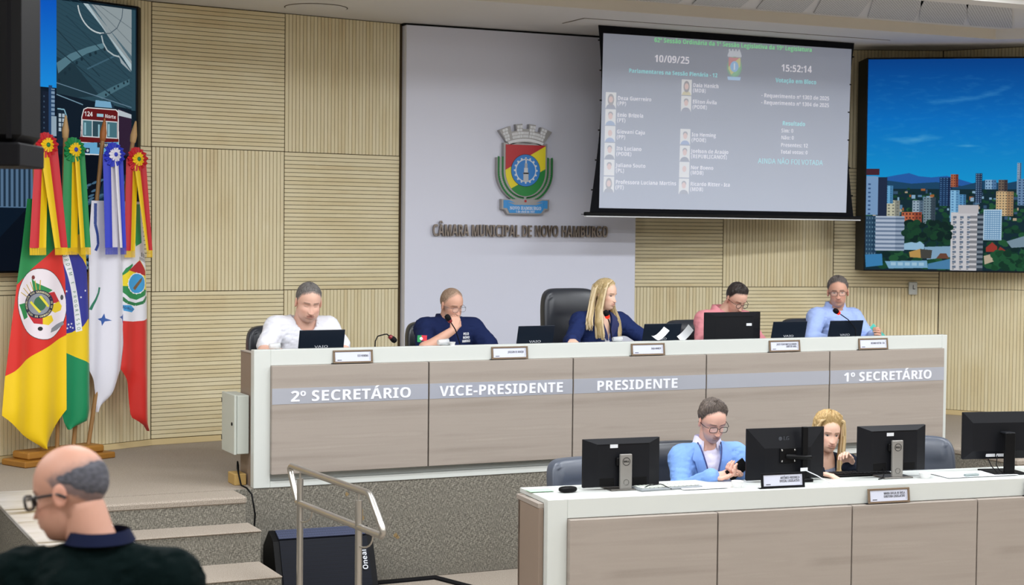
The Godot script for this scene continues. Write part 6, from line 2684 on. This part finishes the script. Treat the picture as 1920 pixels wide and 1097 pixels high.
# long hair: strands from the parting down past the shoulders; ends: where the locks hang, in the head's frame
func strands(parent: Node3D, called: String, hx: Transform3D, locks: Array, cols: Array, sd: int) -> void:
	var r := RandomNumberGenerator.new()
	r.seed = sd
	var g := Geo.new()
	var all := []
	for q in locks:
		for v in q.p:
			all.append(hx * (v as Vector3))
	var bd := bounds(all, 0.1)
	var f0 := Field.new(bd[0], bd[1], 0.011)
	for q in locks:
		for i in q.p.size() - 1:
			var fa: float = float(i) / q.p.size()
			var ra: float = lerpf(0.012, maxf(q.s.x, q.s.z) * 0.62, minf(1.0, fa * 1.5))
			f0.cap(hx * (q.p[i] as Vector3), hx * (q.p[i + 1] as Vector3), ra, ra * (0.5 if i == q.p.size() - 2 else 1.0), 0.02)
	g.col = lin(cols[0])
	f0.emit(g)
	for q in locks:
		for k in int(q.n * 3.5):
			g.col = lin(cols[r.randi_range(0, cols.size() - 1)])
			var j := Vector3(r.randf_range(-1, 1), 0, r.randf_range(-1, 1))
			j = j.normalized() * r.randf_range(0.55, 1.0)
			j.y = r.randf_range(-1, 1)
			var pts := []
			var cv := Curve3D.new()
			var m: int = q.p.size()
			for i in m:
				var a: Vector3 = q.p[i]
				var f := float(i) / (m - 1)
				var sp: Vector3 = q.s * (0.35 + 0.65 * f)
				var at: Vector3 = a + Vector3(j.x * sp.x, j.y * sp.y * (0.3 + f), j.z * sp.z)
				var nx_: Vector3 = q.p[mini(i + 1, m - 1)]
				var pv_: Vector3 = q.p[maxi(i - 1, 0)]
				var tg := (nx_ - pv_) * 0.18
				cv.add_point(at, -tg, tg)
			var rad := []
			for i in 13:
				pts.append(hx * cv.sample_baked(cv.get_baked_length() * i / 12.0))
				rad.append(q.r * 0.72 * (1.0 - 0.75 * pow(i / 12.0, 3.0)))
			g.tube(pts, rad, 5)
	var m2 := vmat(0.5)
	wpart(called, g, m2, parent)


func build_people() -> void:
	person_white()
	person_navy()
	person_president()
	person_pink()
	person_blue()
	person_jacket()
	person_blonde()
	person_near()


func person_white() -> void:
	var o := {"floor": FL, "face": -5.0, "head": Vector3(0.443, 1.853, -0.60), "yaw": -4.0, "pitch": 17.0, "roll": -3.0, "hs": 1.09, "jaw": 1.24, "nk": 1.25, "skin": lin("deb29e"), "brow": "5a463c", "lips": "b8605a",
		"neck": Vector3(0.438, 1.715, -0.70), "shl": Vector3(0.245, 1.68, -0.71), "shr": Vector3(0.62, 1.672, -0.71), "ell": Vector3(0.105, 1.53, -0.52), "wrl": Vector3(0.21, 1.52, -0.30), "elr": Vector3(0.665, 1.52, -0.50), "wrr": Vector3(0.56, 1.51, -0.36), "hip": Vector3(0.42, 1.17, -0.76),
		"sleeve": 0.78, "cloth": "e3e4ec", "garment": "t_shirt", "crease": 0.0065, "build": 1.06, "grow": 0.016}
	o.hands = [[o.wrl, Vector3(0.7, -0.1, 0.6), Vector3(0, -1, 0.1), 1.0, [30, 30, 30, 30]], [o.wrr, Vector3(-0.8, -0.1, 0.3), Vector3(0, -1, 0), -1.0, [20, 20, 20, 20]]]
	o.cut = [[o.neck + Vector3(0, -0.005, 0.06), o.neck + Vector3(0, 0.06, 0.02), 0.07, 0.09]]
	o.line = [54, 48, 40, 4, -10, -30, -36]
	o.thick = [0.009, 0.004, 0.004]
	o.hcols = ["4a4644", "7a7674"]
	var p := person("man in a white T-shirt looking down at a laptop on the raised bench", o)
	var g := Geo.new()
	hair_geo(g, p.hx, o, 3)
	wpart("hair", g, vmat(0.75), p.node)


func person_navy() -> void:
	var o := {"floor": FL, "face": 8.0, "head": Vector3(1.541, 1.822, -0.64), "yaw": 12.0, "pitch": 16.0, "roll": 2.0, "hs": 0.98, "skin": lin("cfa08a"), "brow": "7a6250", "lips": "a8605a", "beard": "b0a69e", "beard_amount": 0.75,
		"neck": Vector3(1.535, 1.70, -0.73), "shl": Vector3(1.365, 1.655, -0.72), "shr": Vector3(1.735, 1.65, -0.72), "ell": Vector3(1.262, 1.525, -0.47), "wrl": Vector3(1.475, 1.655, -0.46), "elr": Vector3(1.83, 1.49, -0.52), "wrr": Vector3(1.70, 1.48, -0.36), "hip": Vector3(1.56, 1.17, -0.78),
		"sleeve": 0.72, "cloth": "20274c", "garment": "polo_shirt", "crease": 0.0055, "build": 1.04, "grow": 0.016}
	o.hands = [[o.wrl, Vector3(0.28, 0.85, -0.25), Vector3(0.1, 0.2, -1), -1.0, [62, 70, 75, 78], 1.0, 0.9], [o.wrr, Vector3(-0.8, -0.1, 0.2), Vector3(0, -1, 0), -1.0, [20, 20, 20, 20]]]
	o.line = [66, 56, 44, 6, -10, -28, -34]
	o.thick = [0.005, 0.003, 0.0]
	o.scalp = 0.7
	o.hcols = ["7a6150", "9a8470"]
	var p := person("bearded man in a navy polo shirt resting his hand on his chin", o)
	var g := Geo.new()
	hair_geo(g, p.hx, o, 5)
	wpart("hair", g, vmat(0.8), p.node)
	glasses(p.hx, p.node, "4a4a50", 0.05, 0.036, 0.0012, 0.6)
	collar(p.node, o, "1d2446", 0.07, 0.05, 1.0)
	var f := front_field(o)
	for k in 3:
		var fw := Vector3(sin(deg_to_rad(o.face)), 0, cos(deg_to_rad(o.face)))
		var at: Vector3 = f.hit(o.neck + Vector3(fw.z * 0.085, -0.085 - 0.026 * k, -fw.x * 0.085) + fw * 0.4, -fw) + fw * 0.008
		wpart("chest_print", text_mesh(["PELO", "NOVO", "HAMBURGO"][k], bold, 0.018, 0.002), M.paper, p.garment).transform = Transform3D(Basis(Vector3.UP, deg_to_rad(o.face + 10)).scaled(Vector3(0.9 if k < 2 else 0.6, 1, 1)), at)
	# sleeve patch: red and green with a small round mark
	var sm: Vector3 = o.shl.lerp(o.ell, 0.55)
	var out := Vector3(-0.55, 0.1, 0.83).normalized()
	var bx := Vector3.UP.cross(out).normalized()
	var sb := bounds([o.shl, o.ell], 0.16)
	var sf := Field.new(sb[0], sb[1], 0.012)
	torso(sf, o, o.grow, o.sleeve)
	var tf := Transform3D(Basis(bx, out.cross(bx), out), sf.hit(sm + out * 0.14, -out) + out * 0.003)
	for q in [["red_patch", -0.004, 0.034, "d83a4a"], ["green_patch", -0.034, -0.004, "2f9a5c"]]:
		g = Geo.new()
		g.bb(Vector3(q[1], -0.024, -0.004), Vector3(q[2], 0.024, 0.002), 0.001, tf)
		wpart(q[0], g, mat(q[3], 0.8), p.garment)
	g = Geo.new()
	g.lathe([Vector2(0, 0.004), Vector2(0.011, 0.004), Vector2(0.012, 0.0)], 14, tf * Transform3D(Basis(Vector3.RIGHT, PI / 2), Vector3(-0.006, 0, 0)))
	wpart("patch_mark", g, M.paper, p.garment)


func person_president() -> void:
	var o := {"floor": FL, "face": 5.0, "head": Vector3(2.815, 1.888, -0.66), "yaw": 28.0, "pitch": 8.0, "roll": -2.0, "hs": 0.93, "jaw": 0.92, "nose": 0.85, "nk": 0.82, "skin": lin("e4bca6"), "brow": "8a6a4c", "lips": "c46a66", "open": 0.8, "lash": 0.9,
		"neck": Vector3(2.80, 1.755, -0.72), "shl": Vector3(2.625, 1.685, -0.72), "shr": Vector3(2.965, 1.68, -0.72), "ell": Vector3(2.455, 1.545, -0.53), "wrl": Vector3(2.325, 1.575, -0.27), "elr": Vector3(3.13, 1.545, -0.60), "wrr": Vector3(3.27, 1.56, -0.42), "hip": Vector3(2.78, 1.17, -0.78),
		"sleeve": 2.0, "cloth": "262f5a", "garment": "blazer", "crease": 0.0065, "build": 0.92, "grow": 0.014}
	o.hands = [[o.wrl + Vector3(-0.012, 0.0, 0.03), Vector3(-0.45, -0.12, 0.9), Vector3(0, -1, 0.0), 1.0, [26, 28, 30, 32], 0.9], [o.wrr + Vector3(-0.01, -0.035, -0.02), Vector3(0.5, 0.2, 0.5), Vector3(-0.5, 0.1, 0.4), -1.0, [40, 44, 48, 50], 0.9]]
	var fw := Vector3(sin(deg_to_rad(5.0)), 0, cos(deg_to_rad(5.0)))
	# open front: a narrow V down to the button
	o.cut = [[o.neck + Vector3(0, 0.03, 0) + fw * 0.07, o.neck + Vector3(0.0, -0.22, 0) + fw * 0.125, 0.078, 0.03]]
	o.line = [58, 52, 36, 0, -40, -60, -70]
	o.thick = [0.014, 0.016, 0.004]
	o.hcols = ["a58d60", "cdb78c"]
	var p := person("blonde woman in a navy blazer speaking at the lit microphone", o)
	var g := Geo.new()
	# white top under the blazer
	var f := Field.new(o.neck + Vector3(-0.2, -0.45, -0.2), o.neck + Vector3(0.2, -0.04, 0.3), 0.013)
	var mid: Vector3 = (o.shl + o.shr) * 0.5
	f.cap(mid + Vector3(0, -0.16, 0), o.hip, 0.142, 0.15, 0.05, fw, 0.72)
	g.col = lin("e6e6ee")
	f.emit(g)
	wpart("white_top", g, vmat(0.8), p.node)
	# lapels
	var ff := front_field(o)
	patch(p.node, "lapel", ff, o, [[-0.085, -0.05, 0.0], [-0.12, -0.048, -0.05], [-0.10, -0.028, -0.11], [-0.05, -0.008, -0.17], [-0.015, -0.002, -0.21]], "1f2756", 0.006)
	patch(p.node, "lapel", ff, o, [[0.05, 0.085, 0.0], [0.048, 0.12, -0.05], [0.028, 0.10, -0.11], [0.008, 0.05, -0.17], [0.002, 0.015, -0.21]], "1f2756", 0.006)
	g = Geo.new()
	hair_geo(g, p.hx, o, 7)
	wpart("hair", g, vmat(0.55), p.node)
	strands(p.node, "long_hair", p.hx, [
		{"n": 46, "p": [Vector3(0.01, 0.118, 0.02), Vector3(-0.075, 0.08, 0.025), Vector3(-0.092, -0.02, 0.02), Vector3(-0.105, -0.12, 0.02), Vector3(-0.125, -0.22, 0.05), Vector3(-0.115, -0.33, 0.075)], "s": Vector3(0.02, 0.02, 0.045), "r": 0.008},
		{"n": 40, "p": [Vector3(-0.01, 0.11, -0.04), Vector3(-0.075, 0.06, -0.06), Vector3(-0.10, -0.06, -0.06), Vector3(-0.13, -0.15, -0.04), Vector3(-0.165, -0.22, -0.02), Vector3(-0.18, -0.27, 0.0)], "s": Vector3(0.025, 0.02, 0.035), "r": 0.009},
		{"n": 34, "p": [Vector3(0.01, 0.115, 0.0), Vector3(0.078, 0.07, 0.0), Vector3(0.092, -0.03, 0.0), Vector3(0.085, -0.12, 0.03), Vector3(0.095, -0.21, 0.085), Vector3(0.10, -0.31, 0.11)], "s": Vector3(0.015, 0.03, 0.03), "r": 0.008},
		{"n": 30, "p": [Vector3(0.0, 0.11, -0.06), Vector3(0.0, 0.05, -0.115), Vector3(0.0, -0.08, -0.11), Vector3(-0.02, -0.2, -0.1)], "s": Vector3(0.075, 0.03, 0.02), "r": 0.011}],
		["b0986a", "c4ad82", "d4bf98", "a48c60", "dccaa8"], 21)


func person_pink() -> void:
	var o := {"floor": FL, "face": -4.0, "head": Vector3(3.965, 1.842, -0.64), "yaw": 2.0, "pitch": 30.0, "roll": -4.0, "hs": 0.98, "skin": lin("dcae98"), "brow": "2a2220", "lips": "b06a60", "beard": "6a5a54", "beard_amount": 0.25,
		"neck": Vector3(3.90, 1.745, -0.75), "shl": Vector3(3.735, 1.68, -0.74), "shr": Vector3(4.10, 1.675, -0.74), "ell": Vector3(3.625, 1.50, -0.60), "wrl": Vector3(3.75, 1.50, -0.48), "elr": Vector3(4.16, 1.50, -0.60), "wrr": Vector3(4.02, 1.50, -0.48), "hip": Vector3(3.88, 1.17, -0.80),
		"sleeve": 2.0, "cloth": "e0929a", "garment": "shirt", "crease": 0.0065, "build": 1.02, "grow": 0.014}
	o.line = [52, 50, 46, 6, -8, -22, -28]
	o.thick = [0.018, 0.003, 0.008]
	o.hcols = ["1e1a1a", "3a302c"]
	var p := person("man in a pink shirt bending over papers behind a monitor", o)
	var g := Geo.new()
	hair_geo(g, p.hx, o, 9)
	wpart("hair", g, vmat(0.6), p.node)
	glasses(p.hx, p.node, "141416", 0.046, 0.04, 0.002, 0.95)
	collar(p.node, o, "e49aa2", 0.068, 0.045, 1.2)


func person_blue() -> void:
	var o := {"floor": FL, "face": -20.0, "head": Vector3(4.965, 1.892, -0.68), "yaw": -34.0, "pitch": 3.0, "roll": 2.0, "hs": 1.0, "jaw": 1.08, "nk": 1.05, "skin": lin("cb9a84"), "brow": "3a322e", "lips": "a85c54", "open": 0.75, "beard": "8a8078", "beard_amount": 0.12,
		"neck": Vector3(4.985, 1.752, -0.74), "shl": Vector3(4.79, 1.69, -0.72), "shr": Vector3(5.19, 1.68, -0.78), "ell": Vector3(4.63, 1.53, -0.56), "wrl": Vector3(4.80, 1.49, -0.42), "elr": Vector3(5.24, 1.50, -0.60), "wrr": Vector3(5.09, 1.555, -0.38), "hip": Vector3(4.99, 1.17, -0.80),
		"sleeve": 2.0, "cloth": "a3b8ea", "garment": "shirt", "crease": 0.0055, "build": 1.06, "grow": 0.015}
	o.hands = [[o.wrr + Vector3(0, 0.0, 0.02), Vector3(-0.1, 0.3, 0.9), Vector3(-0.9, 0.2, 0), 1.0, [40, 45, 48, 50]]]
	o.line = [56, 50, 43, 8, -6, -24, -30]
	o.thick = [0.017, 0.009, 0.006]
	o.hcols = ["3a3432", "6a625e"]
	var p := person("man with glasses in a pale blue shirt looking out at the hall", o)
	var g := Geo.new()
	hair_geo(g, p.hx, o, 11)
	wpart("hair", g, vmat(0.7), p.node)
	glasses(p.hx, p.node, "4a2a26", 0.052, 0.036, 0.0015, 0.55)
	collar(p.node, o, "a9bdec", 0.072, 0.06, 1.1)


func person_jacket() -> void:
	var o := {"floor": 0.0, "face": -16.0, "head": Vector3(2.262, 1.205, 1.74), "yaw": -8.0, "pitch": 22.0, "roll": 0.0, "hs": 1.02, "skin": lin("dcac9a"), "brow": "5a4e48", "lips": "b06058", "beard": "b8aca6", "beard_amount": 0.5,
		"neck": Vector3(2.275, 1.055, 1.66), "shl": Vector3(2.095, 0.985, 1.66), "shr": Vector3(2.465, 0.985, 1.68), "ell": Vector3(2.00, 0.79, 1.80), "wrl": Vector3(2.055, 0.925, 2.06), "elr": Vector3(2.48, 0.79, 1.84), "wrr": Vector3(2.255, 0.93, 2.05), "hip": Vector3(2.28, 0.52, 1.56),
		"sleeve": 2.0, "cloth": "7da2e0", "garment": "jacket", "crease": 0.0055, "build": 1.03, "grow": 0.018, "trousers": "2a3a6a"}
	var fw := Vector3(sin(deg_to_rad(-16.0)), 0, cos(deg_to_rad(-16.0)))
	o.hands = [[o.wrl, Vector3(0.85, 0.05, 0.2), Vector3(0.1, 0.75, 0.4), 1.0, [38, 36, 36, 38], 1.0, 0.8], [o.wrr, Vector3(-0.65, 0.1, 0.3), Vector3(-0.2, 0.7, 0.3), -1.0, [45, 48, 50, 52], 1.0, 0.8]]
	o.cut = [[o.neck + Vector3(0, 0.03, 0) + fw * 0.06, o.neck + Vector3(0.0, -0.30, 0) + fw * 0.17, 0.07, 0.035]]
	o.line = [60, 53, 43, 6, -8, -26, -32]
	o.thick = [0.022, 0.011, 0.008]
	o.hcols = ["3c3430", "6a5e56"]
	var p := person("man in a light blue jacket and lanyard looking down at his phone", o)
	var g := Geo.new()
	var f := Field.new(o.neck + Vector3(-0.22, -0.5, -0.2), o.neck + Vector3(0.22, 0.03, 0.3), 0.013)
	var mid: Vector3 = (o.shl + o.shr) * 0.5
	f.cap(mid + Vector3(0, -0.10, 0), o.hip, 0.160, 0.165, 0.05, fw, 0.70)
	f.cap(o.neck + Vector3(0, -0.02, 0), mid + Vector3(0, -0.06, 0), 0.066, 0.08, 0.05)
	f.crease(0.006, Vector3(10, 14, 10), 5)
	g.col = lin("dcd6ea")
	f.emit(g)
	var sh := wpart("shirt", g, vmat(0.8), p.node)
	var ff := front_field(o)
	patch(p.node, "lapel", ff, o, [[-0.10, -0.06, 0.01], [-0.135, -0.06, -0.07], [-0.115, -0.05, -0.085], [-0.085, -0.035, -0.18], [-0.045, -0.02, -0.28]], "769bd9", 0.008)
	patch(p.node, "lapel", ff, o, [[0.06, 0.10, 0.01], [0.06, 0.135, -0.07], [0.05, 0.115, -0.085], [0.035, 0.085, -0.18], [0.02, 0.045, -0.28]], "769bd9", 0.008)
	collar(p.node, o, "e0daec", 0.072, 0.055, 1.0)
	# lanyard and badge
	var sd := Vector3(fw.z, 0, -fw.x)
	for s in [-1.0, 1.0]:
		var pts := []
		for k in 10:
			var m := k / 9.0
			var q: Vector3 = o.neck + sd * s * lerpf(0.075, 0.012, m) + Vector3(0, lerpf(0.02, -0.22, m), 0)
			pts.append(ff.hit(q + fw * 0.4, -fw) + fw * 0.010)
		g = Geo.new()
		g.tube(pts, 0.0045, 6)
		wpart("lanyard", g, mat("3a4478", 0.8), p.node)
	var bc := ff.hit(o.neck + Vector3(0, -0.26, 0) + fw * 0.4, -fw) + fw * 0.012
	g = Geo.new()
	g.box(Vector3.ZERO, Vector3(0.07, 0.09, 0.004), 0.002, Transform3D(Basis(Vector3.UP, deg_to_rad(-16.0)), bc))
	wpart("badge", g, M.paper, p.node)
	g = Geo.new()
	hair_geo(g, p.hx, o, 13)
	wpart("hair", g, vmat(0.7), p.node)
	glasses(p.hx, p.node, "141418", 0.05, 0.036, 0.0019, 0.6)
	# the phone in his hands
	var ph := thing("smartphone", "black smartphone held by the man in the light blue jacket", "phone", Vector3(2.20, 0.95, 2.09))
	g = Geo.new()
	g.box(Vector3.ZERO, Vector3(0.072, 0.148, 0.009), 0.003, Transform3D(Basis(Vector3.UP, -0.5) * Basis(Vector3.BACK, -0.95) * Basis(Vector3.RIGHT, -0.5), Vector3(0.015, 0.012, 0.0)))
	part("case", g, M.plastic_dark, ph)
	g = Geo.new()
	g.box(Vector3(0, 0, -0.005), Vector3(0.064, 0.138, 0.001), 0.0, Transform3D(Basis(Vector3.UP, -0.5) * Basis(Vector3.BACK, -0.95) * Basis(Vector3.RIGHT, -0.5), Vector3(0.015, 0.012, 0.0)))
	part("display_glass", g, M.black, ph)


func person_blonde() -> void:
	var o := {"floor": 0.0, "face": -14.0, "head": Vector3(3.02, 1.118, 1.88), "yaw": -14.0, "pitch": 6.0, "roll": -4.0, "hs": 0.97, "jaw": 0.92, "nose": 0.85, "nk": 0.85, "skin": lin("e2b8a2"), "brow": "7a5a40", "lips": "c0706a", "open": 1.0, "lash": 1.0,
		"neck": Vector3(3.03, 0.975, 1.83), "shl": Vector3(2.875, 0.90, 1.82), "shr": Vector3(3.205, 0.90, 1.84), "ell": Vector3(2.72, 0.80, 1.93), "wrl": Vector3(2.745, 0.925, 2.16), "elr": Vector3(3.17, 0.80, 2.0), "wrr": Vector3(3.055, 0.925, 2.05), "hip": Vector3(3.06, 0.50, 1.66),
		"sleeve": 2.0, "cloth": "1f2530", "garment": "blazer", "crease": 0.0055, "build": 0.92, "grow": 0.016}
	var fw := Vector3(sin(deg_to_rad(-14.0)), 0, cos(deg_to_rad(-14.0)))
	o.hands = [[o.wrl + Vector3(0.0, 0, 0.01), Vector3(0.45, -0.1, 0.6), Vector3(0, -1, 0.1), 1.0, [22, 22, 24, 26], 0.92], [o.wrr, Vector3(-0.35, 0.85, 0.1), Vector3(-0.8, -0.1, 0.55), 1.0, [48, 52, 55, 50], 0.92, 0.7]]
	o.cut = [[o.neck + Vector3(0, 0.03, 0) + fw * 0.06, o.neck + Vector3(0.0, -0.26, 0) + fw * 0.15, 0.068, 0.03]]
	o.line = [52, 46, 32, 0, -40, -60, -70]
	o.thick = [0.032, 0.02, 0.012]
	o.hcols = ["a08250", "c6a874"]
	var p := person("blonde woman with raised hand peering between two monitors", o)
	var g := Geo.new()
	var f := Field.new(o.neck + Vector3(-0.2, -0.45, -0.2), o.neck + Vector3(0.2, 0.03, 0.3), 0.013)
	var mid: Vector3 = (o.shl + o.shr) * 0.5
	f.cap(mid + Vector3(0, -0.12, 0), o.hip, 0.146, 0.15, 0.05, fw, 0.72)
	f.cap(o.neck + Vector3(0, -0.03, 0), mid + Vector3(0, -0.06, 0), 0.058, 0.07, 0.05)
	g.col = lin("7f8698")
	f.emit(g)
	wpart("grey_blouse", g, vmat(0.7), p.node)
	g = Geo.new()
	hair_geo(g, p.hx, o, 15)
	wpart("hair", g, vmat(0.5), p.node)
	strands(p.node, "long_hair", p.hx, [
		{"n": 40, "p": [Vector3(0.0, 0.125, 0.03), Vector3(-0.082, 0.08, 0.03), Vector3(-0.098, -0.03, 0.02), Vector3(-0.10, -0.14, 0.03), Vector3(-0.10, -0.24, 0.07), Vector3(-0.09, -0.33, 0.1)], "s": Vector3(0.02, 0.02, 0.04), "r": 0.008},
		{"n": 56, "p": [Vector3(0.0, 0.128, 0.02), Vector3(0.084, 0.08, 0.02), Vector3(0.10, -0.03, 0.01), Vector3(0.095, -0.14, 0.03), Vector3(0.085, -0.24, 0.085), Vector3(0.10, -0.36, 0.13)], "s": Vector3(0.026, 0.03, 0.045), "r": 0.009},
		{"n": 24, "p": [Vector3(0.0, 0.12, -0.06), Vector3(0.0, 0.05, -0.12), Vector3(0.0, -0.08, -0.11), Vector3(0.0, -0.2, -0.09)], "s": Vector3(0.075, 0.03, 0.02), "r": 0.011}],
		["a88c5c", "c0a476", "d2ba8e", "9c8052", "dac69e"], 22)


func person_near() -> void:
	var o := {"floor": 0.0, "face": -152.0, "stand": true, "head": Vector3(-2.365, 1.652, 5.891), "yaw": -124.0, "pitch": 14.0, "roll": 4.0, "hs": 1.03, "jaw": 1.05, "nk": 1.08, "skin": lin("bd8d78"), "brow": "5a4a44", "lips": "a05a54", "bald": 34.0,
		"neck": Vector3(-2.295, 1.515, 5.946), "shl": Vector3(-2.480, 1.430, 5.851), "shr": Vector3(-2.120, 1.430, 6.031), "ell": Vector3(-2.550, 1.130, 5.851), "wrl": Vector3(-2.540, 0.900, 5.791), "elr": Vector3(-2.060, 1.130, 6.051), "wrr": Vector3(-2.080, 0.890, 5.991), "hip": Vector3(-2.290, 0.950, 5.951),
		"sleeve": 2.0, "cloth": "0a0d14", "garment": "sweater", "crease": 0.008, "build": 1.04, "grow": 0.016}
	o.hands = [[o.wrl, Vector3(0.000, -1.000, 0.000), Vector3(1.000, 0.000, 0.000), 1.0, [15, 15, 18, 20]], [o.wrr, Vector3(0.000, -1.000, 0.000), Vector3(-1.000, 0.000, 0.000), -1.0, [15, 15, 18, 20]]]
	o.line = [60, 56, 44, 12, -6, -26, -32]
	o.thick = [0.0025, 0.0025, 0.0]
	o.scalp = 0.75
	o.hcols = ["3a3a40", "5c5c64"]
	var p := person("bald man with black glasses and dark sweater standing by the marble top", o)
	var g := Geo.new()
	hair_geo(g, p.hx, o, 17)
	wpart("hair", g, vmat(0.9), p.node)
	glasses(p.hx, p.node, "101116", 0.05, 0.036, 0.004, 0.55)
	collar(p.node, o, "0f1630", 0.074, 0.03, 0.6)
